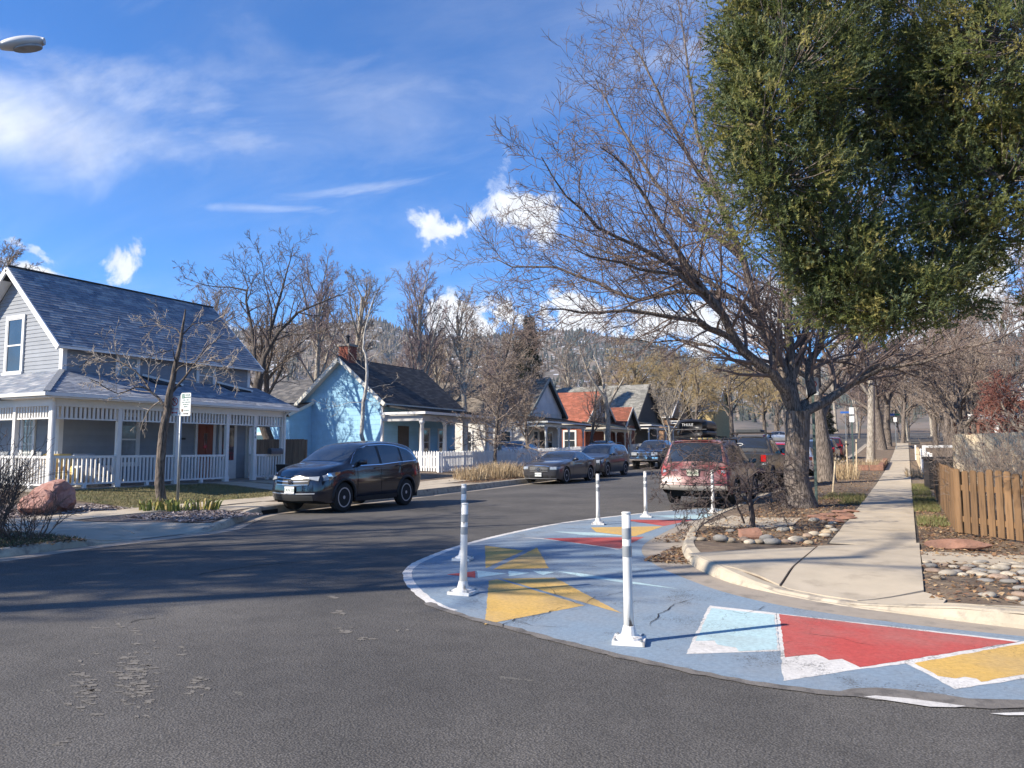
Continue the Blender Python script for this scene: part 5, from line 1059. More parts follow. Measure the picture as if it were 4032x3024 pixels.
c.end('bumper', [(-.86, .42, .54), (0, .40, .53), (.86, .42, .54)], mat('dusty_plastic', (.30, .27, .235), .8, .25, 3), .022, True); c.end('bumper_lip', [(-.84, .545, .575), (.84, .545, .575)], Pmar, .02, True); c.end('plate_recess', [(-.30, .76, .93), (.30, .76, .93)], mat('dusty_maroon', (.17, .07, .075), .7), .006, True)  # plate recess is a flat panel in a dull dusty maroon
c.end('tailgate_seam', [(-.70, .585, .597), (.70, .585, .597)], Mdark, .01, True); c.end('tailgate_trim', [(-.34, .925, .955), (.34, .925, .955)], Mplast, .03, True)
pt = c.plate(.85, 'VPB-S82', True, m=mat('dusty_plate', (.42, .40, .33), .7, .2, 8)); ty = c.warp(4.6, 0, .985).y
ringmesh(.06, .032, .008, ty + .03, .01).build('badge', Mchrome, c.t, loc=(0, 0, 1.0)); text('SUBARU', .075, Msilver, c.t, (.52, c.warp(4.6, .52, .90).y + .014, .91), (R(90), 0, R(180)), 'maker_lettering'); 
w = MB(); w.beam((-.02, 4.515, 1.10), (-.42, 4.50, 1.12), .03, .02); w.lathe([(.035, 0), (.035, .04)], 10, c=(0, 4.54, 1.08), axis='y'); w.build('rear_wiper', MBlack, c.t)
for sg in (-1, 1):
    MB().tube([(sg * .60, 2.0, 1.63), (sg * .62, 2.15, 1.72), (sg * .62, 3.85, 1.72), (sg * .60, 4.05, 1.63)], .024, 8).build('roof_rail', MBlack, c.t)
hb = MB(); hb.cbox((.0, 4.6, .36), .07, .2, .06); hb.build('tow_hitch', MBlack, c.t)
def roof_box():
    t = thing('roof_box', 'black roof cargo box strapped on the maroon wagon', 'cargo box', (-4.87 - .12, 19.0 + 4.6, GZ(21) + .08), math.pi); m = mat('roof_box_plastic', (.028, .028, .030), .42, .1, 4, bump=.15, bscale=120, bdist=.003)
    y0, y1, zb, zt = 2.35, 4.22, 1.745, 2.20
    def sh(a, b_, z0, z1, nm, k):
        def f(u, v):
            th = v * 2 * math.pi; s_ = lerp(a, b_, u); tp = min(1, ((s_ - y0) / .75)**.55) if s_ < y0 + .75 else 1; te = min(1, ((y1 - s_) / .10 + .02)**.5) if s_ > y1 - .10 else 1; w_ = .40 * (.55 + .45 * tp) * (.72 + .28 * te); h0 = z0; h1 = lerp(z0 + .02, z1, (.25 + .75 * tp) * (.75 + .25 * te)) if nm == 'lid' else z1
            cx, sx = math.cos(th), math.sin(th); e = .58; X = math.copysign(abs(cx)**e, cx) * w_; Zz = math.copysign(abs(sx)**e, sx); return (X, s_, lerp(h0, h1, .5 + .5 * Zz))
        mb = MB().grid(f, 26, 28); n = 29; mb.f += [tuple(range(n))[::-1], tuple(range(26 * n, 27 * n))]; mb.mi += [0, 0]; return mb.build(nm, m, t, True)
    sh(y0, y1, zb, 1.93, 'tray', 0); sh(y0, y1, 1.90, zt, 'lid', 1); s_ = MB().box(-.41, .41, y1 - .02, y1 + .006, 1.925, 1.94); s_.build('seam_strip', mat('grey_strip', (.10, .10, .10), .6), t); text('THULE', .10, mat('pale_lettering', (.55, .55, .55), .5), t, (.08, y1 + .008, 2.05), (R(90), 0, R(180)), 'maker_lettering')
    for y in (2.8, 3.6):
        MB().box(-.62, .62, y - .035, y + .035, 1.735, 1.765).build('crossbar', MBlack, t)
        for sg in (-1, 1): MB().box(sg * .25 - .03, sg * .25 + .03, y - .04, y + .04, 1.765, 1.81).build('clamp', MBlack, t)
roof_box()

# ---- pickups
def pickup(name, label, loc, rz, paint, lift=0.0, rear_detail=True, front=False):
    z = lambda P: [(a, b_ + lift) for a, b_ in P]
    c = Car(name, label, loc, rz, paint, 5.4, .945, z([(0, .92), (.05, 1.0), (.3, 1.07), (1.2, 1.14), (1.35, 1.2), (1.75, 1.48), (2.05, 1.66), (2.4, 1.74), (3.0, 1.75), (3.45, 1.70), (3.62, 1.45), (3.70, 1.22), (3.76, 1.16), (5.34, 1.16), (5.4, 1.14)]),
            z([(0, .86), (.3, .98), (1.3, 1.06), (3.4, 1.08), (3.7, 1.10), (5.4, 1.10)]), [(0, .80), (.06, .85), (.2, .89), (.5, .92), (3.4, .93), (3.8, .945), (5.3, .94), (5.4, .92)], z([(0, .42), (.4, .36), (4.6, .38), (5.4, .55)]), (.95, 4.15), .37 + lift * .3, .44, nose=((.3, .05), (.6, 0), (1.0, .03), (1.3, .1)), bowf=.16, bowr=.02, tum=.27)
    c.topp('windscreen', 1.42, 2.02, .92, Mcarglass); c.topp('rear_window', 3.47, 3.66, .90, Mcarglass, .008)
    c.side('side_window', z([(1.5, 1.13), (3.42, 1.14)]), z([(1.5, 1.15), (1.9, 1.50), (2.2, 1.60), (3.1, 1.61), (3.42, 1.5)]), Mcarglass, .006, nz=7); c.side('pillar', z([(2.5, 1.12), (2.6, 1.12)]), z([(2.5, 1.61), (2.6, 1.61)]), paint, .009, nz=7)
    c.seam('door_seam', [(1.5, .5 + lift, 1.5, 1.06 + lift), (2.55, .5 + lift, 2.55, 1.08 + lift), (3.45, .5 + lift, 3.45, 1.08 + lift), (3.72, .5 + lift, 3.72, 1.09 + lift)]); c.mirror(1.65, 1.22 + lift, MBlack, (.12, .08, .10)); c.wheels(6, .26, .22); c.arches(Mplast, .035)
    if rear_detail:
        c.side('tail_light', z([(5.2, .78), (5.38, .78)]), z([(5.2, 1.08), (5.38, 1.08)]), Mred, .008); c.end('tail_light', z_end([(.76, .88, 1.10), (.915, .88, 1.10)], lift), Mred, .014, True, True); c.end('reverse_light', z_end([(.78, .78, .86), (.915, .78, .86)], lift), Mlamp, .014, True, True)
        c.end('bumper', z_end([(-.92, .52, .66), (-.4, .50, .66), (.4, .50, .66), (.92, .52, .66)], lift), Mchrome, .09, True); c.end('tailgate_seam', z_end([(-.72, .69, .70), (.72, .69, .70)], lift), Mdark, .008, True)
        for y in (-.745, .745): c.end('tailgate_seam', z_end([(y - .006, .70, 1.12), (y + .006, .70, 1.12)], lift), Mdark, .008, True)
        c.end('tailgate_handle', z_end([(-.12, .98, 1.06), (.12, .98, 1.06)], lift), Mplast, .012, True); c.plate(.60 + lift, '', True, m=Mplate).location.y += .09
        for k in range(2):   # window dividers
            yk = (-.24, .24)[k]; MB().beam((yk, 3.48, 1.69 + lift), (yk, 3.68, 1.28 + lift), .025, .02).build('window_bar', MBlack, c.t)
    if front:
        g = c.end('grille', z_end([(-.36, .74, .94), (.36, .74, .94)], lift), Mplast, .012)[0]
        for y in np.linspace(-.3, .3, 9): c.end('grille_bar', z_end([(y - .012, .75, .93), (y + .012, .75, .93)], lift), Mchrome, .02, parent=g)
        c.end('grille_trim', z_end([(-.42, .94, .975), (.42, .94, .975)], lift), Mchrome, .018); c.end('grille_trim', z_end([(-.42, .70, .74), (.42, .70, .74)], lift), Mchrome, .018); c.end('headlight', z_end([(.46, .76, .95), (.82, .76, .95)], lift), Mlamp, .014, mirror=True); c.end('bumper', z_end([(-.88, .46, .66), (0, .44, .66), (.88, .46, .66)], lift), Mchrome, .07); c.plate(.52 + lift, ''); bo_ = c.warp(0, 0, .84).y - .03; ringmesh(.09, .06, .012, bo_, -.008).build('badge', Mchrome, c.t, loc=(0, 0, .84 + lift))
    return c
def z_end(P, l): return [(y, a + l, b_ + l) for y, a, b_ in P]
Ptac = carpaint('gunmetal_paint', (.04, .042, .045), metal=.3, rough=.35, dust=(.17, .14, .11), lo=.5, hi=.8)
c = pickup('pickup_truck', 'dusty gunmetal pickup truck with roof rack parked ahead of the maroon wagon', (-5.05, 25.6 + 5.4, GZ(28) + .02), math.pi, Ptac, .14)
text('TRD PRO', .07, Mplate, c.t, (0, 3.40, 1.80), (R(90), 0, R(180)), 'cab_lettering'); ringmesh(.12, .05, .02, 3.70, .01, 0, 0).build('window_sticker', Mplate, c.t, loc=(.25, -.06, 1.60))
def rack():
    t = thing('roof_rack', 'black flat roof rack with traction boards on the gunmetal pickup', 'roof rack', (-5.05, 31.0, GZ(28) + .02), math.pi)
    for x in (-.6, .6): MB().box(x - .03, x + .03, 2.2, 3.4, 1.96, 2.02).build('side_rail', MBlack, t)
    for y in (2.3, 2.65, 3.0, 3.35): MB().box(-.6, .6, y - .04, y + .04, 2.0, 2.03).build('cross_slat', MBlack, t)
    for k in range(2): MB().prism([(-.45, 2.4, 2.04 + k * .05), (-.40, 2.4, 2.085 + k * .05), (.40, 2.4, 2.085 + k * .05), (.45, 2.4, 2.04 + k * .05)], (0, 1.0, 0)).build('traction_board', mat('board_grey', (.05, .055, .06), .6), t)
    for x in (-.6, .6):
        for y in (2.35, 3.3): MB().box(x - .02, x + .02, y - .03, y + .03, 1.82, 1.97).build('foot', MBlack, t)
rack()
Pwp = carpaint('white_car_paint', (.55, .56, .57), rough=.3)
c = pickup('pickup_truck', 'dark older pickup truck with chrome grille parked up the street facing us', (-14.3, 44.2, GZ(46) - .04), 0, carpaint('black_truck_paint', (.012, .013, .016), rough=.25), .06, False, True)

# ---- farther cars along the street
def far(label, loc, rz, paint, wagon=False, name='parked_car'):
    if wagon: return rav(name, label, loc, rz, paint, True)
    c = Car(name, label, loc, rz, paint, 4.6, .89, [(0, .72), (.06, .80), (.3, .86), (1.1, .95), (1.25, .98), (1.8, 1.26), (2.2, 1.39), (2.7, 1.43), (3.2, 1.38), (3.75, 1.18), (4.0, 1.08), (4.5, 1.02), (4.6, .92)], [(0, .64), (.3, .76), (1.2, .88), (2.6, .92), (3.8, .95), (4.6, .85)], [(0, .70), (.06, .77), (.2, .84), (.5, .88), (4, .89), (4.4, .83), (4.6, .74)], [(0, .26), (.3, .2), (4, .22), (4.6, .38)], (.9, 3.6), .32, .375, bowf=.22, bowr=.14, tum=.34)
    c.topp('windscreen', 1.3, 2.15, .92, Mcarglass); c.topp('rear_window', 3.25, 3.9, .88, Mcarglass); c.side('side_window', [(1.45, .93), (3.6, .98)], [(1.45, .95), (1.9, 1.22), (2.3, 1.32), (2.9, 1.33), (3.3, 1.22), (3.6, 1.02)], Mcarglass, .006, nz=6)
    c.side('pillar', [(2.45, .94), (2.52, .94)], [(2.45, 1.32), (2.52, 1.32)], paint, .009, nz=6); c.seam('door_seam', [(1.45, .35, 1.45, .9), (2.48, .3, 2.48, .93), (3.4, .5, 3.4, .95)]); c.mirror(1.6, .97, paint); c.wheels(5, .2, .2)
    c.side('headlight', [(.06, .58), (.5, .66)], [(.06, .68), (.5, .74)], Mlamp, .006); c.side('tail_light', [(4.25, .74), (4.55, .74)], [(4.25, .92), (4.55, .90)], Mred, .008); c.end('tail_light', [(.45, .76, .88), (.72, .76, .9)], Mred, .012, True, True); return c
far('white sedan in the driveway behind the picket fence', (-22.4, 41.0, zleft(-22.4, 43) + .02), R(4), Pwp)
far('black sedan in the driveway by the red brick house', (-21.2, 52.6, GZ(54) + .25), R(0), carpaint('black_car_paint', (.006, .007, .011)))
far('bright red hatchback parked ahead of the gunmetal pickup', (-4.95, 37.2, GZ(35)), math.pi, carpaint('red_car_paint', (.42, .012, .015)), True)
far('white sedan parked beyond the red hatchback', (-4.95, 42.8, GZ(40)), math.pi, Pwp)
far('dark crossover parked beyond the white sedan under the trees', (-4.95, 49.0, GZ(46)), math.pi, carpaint('slate_car_paint', (.05, .052, .058)), True)
far('maroon crossover parked farthest along the tree row', (-4.95, 62.5, GZ(60)), math.pi, carpaint('deep_red_paint', (.10, .01, .012)), True)
far('black crossover parked past the dark crossover', (-4.95, 55.6, GZ(53)), math.pi, carpaint('black_car_paint', (.006, .007, .011)), True)
far('silver sedan crossing at the far end of the street', (-12.0, 101, GZ(100)), R(90), carpaint('silver_car_paint', (.4, .41, .42), metal=.6))
# ================================================================ trees
def bark(name, c, c2, bump=.8, sc=9): return mat(name, c, .95, .3, 6, bump=bump, bscale=sc, col2=c2, c2lo=.42, c2hi=.60, c2scale=9, stretch=(3.2, 3.2, .55), bdist=.05)
Bgrey = bark('grey_bark', (.20, .165, .14), (.075, .06, .05)); Btwig = mat('twig_bark', (.17, .125, .108), .85, .25, 2); Bpale = bark('pale_bark', (.40, .36, .30), (.20, .17, .14), .4, 14); Bpt = mat('pale_twig', (.30, .25, .19), .85, .2, 2)
Bdark = bark('dark_bark', (.10, .082, .07), (.045, .037, .032)); Bdt = mat('dark_twig', (.13, .10, .088), .85, .2, 2); Bgold = mat('golden_twig', (.34, .25, .12), .85, .2, 2); Btan = mat('tan_twig', (.26, .205, .165), .85, .22, 2); Bred = mat('red_twig', (.22, .09, .068), .85, .2, 2); Bwhite = bark('birch_bark', (.55, .53, .48), (.22, .2, .18), .3, 12)
def nrm(a): return a / (np.linalg.norm(a) + 1e-9)
def rotv(v, ax, th): ax = nrm(ax); return v * math.cos(th) + np.cross(ax, v) * math.sin(th) + ax * np.dot(ax, v) * (1 - math.cos(th))
def grow(out, rg, p, d, L, r, lv, P):
    """one limb and, recursively, everything that grows from it"""
    n = P['seg'][min(lv, len(P['seg']) - 1)]; px, py, pz = float(p[0]), float(p[1]), float(p[2]); dx, dy, dz = float(d[0]), float(d[1]), float(d[2]); q = 1 / (math.sqrt(dx * dx + dy * dy + dz * dz) + 1e-9); dx *= q; dy *= q; dz *= q
    pts = [(px, py, pz)]; rad = [r]; dirs = [(dx, dy, dz)]; re = max(r * P['taper'][min(lv, len(P['taper']) - 1)], P['rmin'] * .6); up = P['up'][min(lv, len(P['up']) - 1)]; wob = P['wob'][min(lv, len(P['wob']) - 1)] * 3.4; st = L / n; rnd = rg.random
    for i in range(n):
        dx += (rnd() - .5) * wob; dy += (rnd() - .5) * wob; dz += (rnd() - .5) * wob + up; q = 1 / math.sqrt(dx * dx + dy * dy + dz * dz + 1e-12); dx *= q; dy *= q; dz *= q
        px += dx * st; py += dy * st; pz += dz * st; pts.append((px, py, pz)); rad.append(r + (re - r) * (i + 1) / n); dirs.append((dx, dy, dz))
    out.append((lv, np.array(pts), np.array(rad)))
    spawn(out, rg, pts, rad, dirs, L, lv, P)
def spawn(out, rg, pts, rad, dirs, L, lv, P, t0=None, nk=None, lscale=None):
    if lv >= P['levels']: return
    rnd = rg.random; nk = nk or P['n'][min(lv, len(P['n']) - 1)]; nk = max(1, int(round(nk * (.8 + .4 * rnd())))); a0 = rnd() * 6.28; t0 = P['t0'][min(lv, len(P['t0']) - 1)] if t0 is None else t0; n = len(pts) - 1; an = P['ang'][min(lv, len(P['ang']) - 1)]; lr = P['lr'][min(lv, len(P['lr']) - 1)] * (lscale or L)
    for k in range(nk):
        t = t0 + (1 - t0) * ((k + .1 + .8 * rnd()) / nk); f = t * n; i = min(int(f), n - 1); q = f - i; A, B = pts[i], pts[i + 1]; p = (A[0] + (B[0] - A[0]) * q, A[1] + (B[1] - A[1]) * q, A[2] + (B[2] - A[2]) * q); rr = rad[i] + (rad[i + 1] - rad[i]) * q; dx, dy, dz = (float(v) for v in dirs[min(i + 1, len(dirs) - 1)])
        ang = an * (.7 + .6 * rnd()); az = a0 + k * 2.4 + rnd() - .5
        rx, ry, rz = (.3, .2, .93) if abs(dz) < .9 else (1., 0., 0.)
        ux, uy, uz = dy * rz - dz * ry, dz * rx - dx * rz, dx * ry - dy * rx; m = 1 / math.sqrt(ux * ux + uy * uy + uz * uz + 1e-12); ux *= m; uy *= m; uz *= m; vx, vy, vz = dy * uz - dz * uy, dz * ux - dx * uz, dx * uy - dy * ux
        ca, sa, c, s = math.cos(az), math.sin(az), math.cos(ang), math.sin(ang); wx, wy, wz = ux * ca + vx * sa, uy * ca + vy * sa, uz * ca + vz * sa
        grow(out, rg, p, (dx * c + wx * s, dy * c + wy * s, dz * c + wz * s), lr * (1 - .45 * t) * (.7 + .6 * rnd()), max(min(rr * P['rr'], rr * .9), P['rmin']), lv + 1, P)
def tube_np(br, name, m, kbig=7, ksmall=3, thr=.03):
    grp = {}
    for lv, pts, rad in br: k = kbig if rad[0] > .09 else 5 if rad[0] > thr else ksmall; grp.setdefault((k, len(pts)), []).append((pts, rad))
    V = []; Fc = []; o = 0
    for (k, n), L in grp.items():
        P = np.array([p for p, r in L]); Rr = np.array([r for p, r in L]); t = np.gradient(P, axis=1); t /= (np.linalg.norm(t, axis=2, keepdims=True) + 1e-9); a = np.cross(t, np.array([.31, .57, .76])); a /= (np.linalg.norm(a, axis=2, keepdims=True) + 1e-9); b_ = np.cross(t, a); th = np.arange(k) * 2 * math.pi / k
        v = P[:, :, None, :] + (a[:, :, None, :] * np.cos(th)[None, None, :, None] + b_[:, :, None, :] * np.sin(th)[None, None, :, None]) * Rr[:, :, None, None]; V.append(v.reshape(-1, 3))
        i = np.arange(n - 1)[:, None] * k; j = np.arange(k)[None, :]; j2 = (j + 1) % k; q = np.stack([i + j, i + j2, i + k + j2, i + k + j], -1).reshape(-1, 4); M_ = len(L); Fc.append((q[None] + (np.arange(M_) * n * k)[:, None, None]).reshape(-1, 4) + o); o += M_ * n * k
    return np_mesh(name, np.concatenate(V), np.concatenate(Fc), m, True)
BASE = dict(levels=4, seg=[7, 6, 5, 4, 3], taper=[.45, .35, .3, .3, .4], up=[.03, .05, .06, .05, .02], wob=[.05, .09, .12, .15, .15], n=[9, 8, 7, 6], t0=[.35, .25, .2, .15], ang=[.75, .75, .75, .7], lr=[.62, .55, .5, .5], rr=.55, rmin=.006)
def PP(**k): d = dict(BASE); d.update(k); return d
def tree_meshes(seed, H, r, P, mt, mc, split=1, lean=(0, 0)):
    rg = random.Random(seed); out = []; grow(out, rg, np.array([0., 0, -.12]), np.array([lean[0], lean[1], 1.]), H, r, 0, P)
    flare(out, r); return tube_np([b for b in out if b[0] <= split], 'trunk', mt, 10), tube_np([b for b in out if b[0] > split], 'crown', mc)
def flare(out, r):
    lv, pts, rad = out[0]; pts2 = np.concatenate([pts[:1], pts[:1] + (pts[1] - pts[0]) * .08, pts[:1] + (pts[1] - pts[0]) * .25, pts[1:]]); rad2 = np.concatenate([[r * 1.55, r * 1.22, r * 1.02], rad[1:]]); out[0] = (lv, pts2, rad2)
def tree(name, label, loc, ms, rz=0.0, sc=1.0, group=None):
    t = thing(name, label, 'tree', loc, rz, group); t.scale = (sc, sc, sc); link('trunk', ms[0], t); link('crown', ms[1], t); return t

# --- the big bare maple on the planting strip: main limbs read off the photograph, the rest grown from them
T8 = lambda x, y: (1900 + x / 1.0371, y / 1.0371)
def big_tree():
    rg = random.Random(11); bx, by = -2.36, 19.25; base = np.array([bx, by, zright(bx, by) - .1]); t = thing('bare_tree', 'big bare maple with spreading limbs on the planting strip beside the wagon', 'tree', tuple(base)); out = []
    D0 = math.sqrt(bx**2 + by**2); nf = nrm(np.array([-_sy, _cy, 0]))
    def pt(x, y, dd=0.0):
        px, py = T8(x, y); d = np.array(ray(px, py)); fw = float(np.dot(base[:2], nf[:2])) + dd; k = fw / float(np.dot(d, nf)); return np.array([d[0] * k, d[1] * k, CAMH + d[2] * k])
    P = PP(levels=4, n=[9, 9, 7, 6], rr=.45, t0=[.2, .15, .15, .12], ang=[.7, .75, .75, .7], lr=[.6, .5, .52, .55], rmin=.0066, up=[.03, .045, .05, .04, .02], wob=[.05, .10, .13, .16, .16], seg=[7, 7, 5, 4, 3])
    trunk = [base, base + np.array([0, 0, .35]), pt(1280, 1950), pt(1285, 1800), pt(1285, 1680)]; out.append((0, np.array(trunk), np.array([.50, .34, .29, .28, .30])))
    F0, F1 = pt(1262, 1640), pt(1335, 1660)
    limbs = [([(1285, 1700), (1235, 1590), (1190, 1530), (1060, 1430), (985, 1290), (900, 1190), (790, 1010), (690, 850), (590, 690), (480, 600)], .21, (0, -2.2)),
             ([(1285, 1700), (1240, 1560), (1215, 1480), (1130, 1300), (1065, 1060), (985, 850), (905, 650), (862, 420), (830, 200), (800, 0)], .19, (0, 1.6)),
             ([(1285, 1700), (1262, 1560), (1250, 1380), (1255, 1180), (1215, 900), (1140, 640), (1080, 380), (1040, 60), (1020, -200)], .17, (0, 2.6)),
             ([(1060, 1430), (960, 1350), (880, 1310), (700, 1282), (480, 1275), (330, 1262), (200, 1280)], .10, (-.6, -2.4)),
             ([(1130, 1300), (1060, 1240), (960, 1195), (800, 1190), (640, 1225), (470, 1155), (300, 1090), (120, 1090), (40, 1050)], .11, (.4, .6)),
             ([(985, 1290), (880, 1150), (770, 1080), (620, 1000), (470, 930), (340, 800), (240, 640)], .10, (-1.0, -3.2)),
             ([(1065, 1060), (960, 970), (840, 920), (700, 740), (590, 560), (500, 400), (460, 320)], .10, (.7, 2.0)),
             ([(985, 850), (900, 740), (800, 560), (720, 380), (640, 220), (560, 120)], .09, (1.0, 3.0)),
             ([(1285, 1700), (1345, 1600), (1335, 1480), (1390, 1380), (1440, 1230), (1500, 1000), (1560, 700), (1600, 300), (1620, 0)], .17, (0, 3.5)),
             ([(1285, 1700), (1400, 1640), (1500, 1570), (1620, 1470), (1690, 1400), (1800, 1280), (1950, 1150), (2120, 1060), (2300, 960)], .16, (0, 2.0)),
             ([(1262, 1560), (1310, 1420), (1335, 1280), (1370, 1000), (1400, 700), (1380, 300), (1360, 0)], .12, (.3, 3.0)),
             ([(1500, 1570), (1640, 1500), (1800, 1480), (1950, 1420), (2100, 1390), (2250, 1300)], .07, (.4, -1.5)),
             ([(1190, 1530), (1090, 1500), (960, 1420), (820, 1390), (690, 1400), (560, 1380)], .065, (0, 1.8)),
             ([(1060, 1240), (940, 1160), (800, 1060), (640, 1080), (480, 1020), (330, 960), (200, 960)], .08, (.2, 3.0)),
             ([(900, 1190), (800, 1120), (640, 1100), (500, 1060), (380, 1020)], .07, (-1.4, -3.6))]
    for pts, r0, (d0, d1) in limbs:
        n = len(pts); Q = []
        for i, (x, y) in enumerate(pts): f = i / (n - 1); Q.append(pt(x, y, lerp(d0, d1, f**1.2)))
        R_ = []  # subdivide with a little wander
        for a, c in zip(Q[:-1], Q[1:]): R_ += [a, (a + c) / 2 + np.array([rg.gauss(0, .035) for _ in range(3)])]
        R_.append(Q[-1]); R_ = np.array(R_); m = len(R_); rad = np.array([max(.012, r0 * .72 * (1 - i / (m - 1))**1.0 + .010) for i in range(m)]); out.append((0, R_, rad)); dirs = [nrm(x) for x in np.gradient(R_, axis=0)]; L = float(np.sum(np.linalg.norm(np.diff(R_, axis=0), axis=1)))
        spawn(out, rg, list(R_), list(rad), dirs, L, 1, P, t0=.16, nk=int(7 + L * 2.8), lscale=min(L, 6.0) * .80)
    out = [(lv, p - base, r) for lv, p, r in out]
    link('trunk', tube_np([b for b in out if b[0] == 0], 'trunk', Bgrey, 12), t); link('crown', tube_np([b for b in out if b[0] > 0], 'crown', Btwig), t); print('big tree branches', len(out))
big_tree()

# --- small dark ornamental tree on the lawn strip by the sign
def limb_tree(name, label, base, mt, mc, trunk, tr, limbs, P, fw_ref, seed, kspawn=2.0, split=0, ls=4.0):
    """trunk and limbs given as photograph pixels (4032) at the depth of the base"""
    rg = random.Random(seed); base = np.array(base, float); t = thing(name, label, 'tree', tuple(base)); out = []; nf = nrm(np.array([-_sy, _cy, 0])); f0 = float(np.dot(base[:2], nf[:2]))
    def pt(x, y, dd=0.0): d = np.array(ray(x, y)); k = (f0 + dd) / float(np.dot(d, nf)); return np.array([d[0] * k, d[1] * k, CAMH + d[2] * k])
    def add(Q, rad, sp, nk):
        R_ = []
        for a, c in zip(Q[:-1], Q[1:]): R_ += [a, (a + c) / 2 + np.array([rg.gauss(0, .02) for _ in range(3)])]
        R_.append(Q[-1]); R_ = np.array(R_); m = len(R_); rr = np.interp(np.linspace(0, 1, m), np.linspace(0, 1, len(rad)), rad); out.append((0, R_, rr)); dirs = [nrm(x) for x in np.gradient(R_, axis=0)]; L = float(np.sum(np.linalg.norm(np.diff(R_, axis=0), axis=1)))
        if sp: spawn(out, rg, list(R_), list(rr), dirs, L, 1, P, t0=sp, nk=nk or int(3 + L * kspawn), lscale=min(L, ls))
    tq = [pt(*q) for q in trunk]; tq[0] = base - np.array([0, 0, .1]); add(tq, tr, 0, 0)
    for pts, r0, dd in limbs: r0 = r0 * .78; n = len(pts); add([pt(x, y, lerp(0, dd, i / (n - 1))) for i, (x, y) in enumerate(pts)], [r0 + .004, r0 * .6, .009], .2, 0)
    out = [(lv, p - base, r) for lv, p, r in out]; link('trunk', tube_np([b for b in out if b[0] <= split], 'trunk', mt, 9), t)
    cr = [b for b in out if b[0] > split]
    if cr: link('crown', tube_np(cr, 'crown', mc), t)
    return t
Z1 = lambda L: [(x / 1.3825, 1000 + y / 1.3825) for x, y in L]
PS = PP(levels=4, n=[6, 5, 5, 4], ang=[.8, .8, .7], lr=[.55, .5, .45], rmin=.006, wob=[.06, .12, .16, .18], up=[.02, .06, .06, .04])
limb_tree('small_tree', 'small bare dark-barked tree beside the parking sign', (-15.35, 11.62, zleft(-15.35, 11.62)), bark('brown_bark', (.17, .135, .11), (.06, .05, .042)), mat('ash_twig', (.36, .31, .26), .85, .2), Z1([(860, 1385), (868, 1250), (880, 1060), (900, 900), (915, 810), (940, 690), (965, 560), (990, 430), (1010, 300)]), [.12, .105, .10, .09, .085, .065, .05, .035, .014],
          [(Z1([(905, 870), (890, 820), (820, 750), (740, 640), (640, 580), (570, 550)]), .05, .6), (Z1([(820, 745), (740, 725), (640, 760), (560, 720), (485, 680)]), .03, -.6), (Z1([(930, 760), (1000, 680), (1080, 570), (1130, 500), (1200, 450)]), .04, .8), (Z1([(960, 600), (940, 520), (860, 540), (780, 580)]), .022, -.8), (Z1([(985, 450), (1050, 380), (1120, 370), (1210, 360)]), .022, .4), (Z1([(950, 650), (1010, 600), (1100, 590), (1200, 580), (1260, 660)]), .02, -.5), (Z1([(990, 450), (940, 400), (850, 390), (760, 400)]), .02, .5), (Z1([(640, 585), (560, 590), (490, 560), (430, 620)]), .018, 0)], PS, None, 21, ls=2.2, kspawn=4.2)

# --- forked bare tree behind the grey house
PD = PP(levels=4, n=[8, 7, 6, 5], rmin=.011, lr=[.55, .5, .5, .5], wob=[.05, .11, .15, .17, .18])
limb_tree('bare_tree', 'dark forked bare tree rising behind the grey house', (-27.2, 27.2, .3), Bdark, Bdt, Z1([(1380, 1200), (1390, 800), (1410, 680)]), [.26, .24, .22],
          [(Z1([(1410, 690), (1385, 560), (1370, 400), (1340, 260), (1350, 180), (1310, 60)]), .15, 1.5), (Z1([(1415, 690), (1440, 560), (1520, 420), (1620, 320), (1760, 260), (1900, 210)]), .16, -1.0), (Z1([(1410, 680), (1450, 480), (1520, 250), (1560, 100), (1600, -60)]), .14, 2.0), (Z1([(1350, 200), (1250, 180), (1120, 170), (1000, 130)]), .06, 0), (Z1([(1470, 460), (1480, 300), (1440, 150), (1420, 0)]), .06, -1.5), (Z1([(1520, 420), (1620, 440), (1750, 420), (1850, 380)]), .06, -2)], PD, None, 23, ls=4.0)
# --- slim pale tree before the blue house
B2 = lambda L: [(900 + x / 1.659, 1200 + y / 1.659) for x, y in L]
limb_tree('slim_tree', 'slim pale-barked young tree standing before the blue gable', (-21.2, 26.9, .3), Bwhite, Bpt, B2([(862, 1000), (868, 850), (880, 640), (905, 450), (900, 350), (880, 290), (890, 170), (930, 10), (960, -90)]), [.10, .095, .085, .07, .06, .05, .04, .025, .012],
          [(B2([(905, 400), (970, 300), (1030, 200), (1100, 140)]), .03, .5), (B2([(900, 360), (960, 330), (1060, 300), (1150, 230)]), .025, -.5), (B2([(890, 560), (980, 530), (1060, 520), (1110, 470)]), .02, .8), (B2([(880, 640), (780, 640), (680, 670), (600, 640)]), .022, -.6), (B2([(905, 430), (840, 380), (780, 300)]), .02, .3), (B2([(885, 600), (960, 640), (1030, 600)]), .018, -.7)], PP(levels=3, n=[4, 4, 4], rmin=.008, lr=[.5, .4, .4], wob=[.05, .1, .15, .15]), None, 25, ls=1.8)

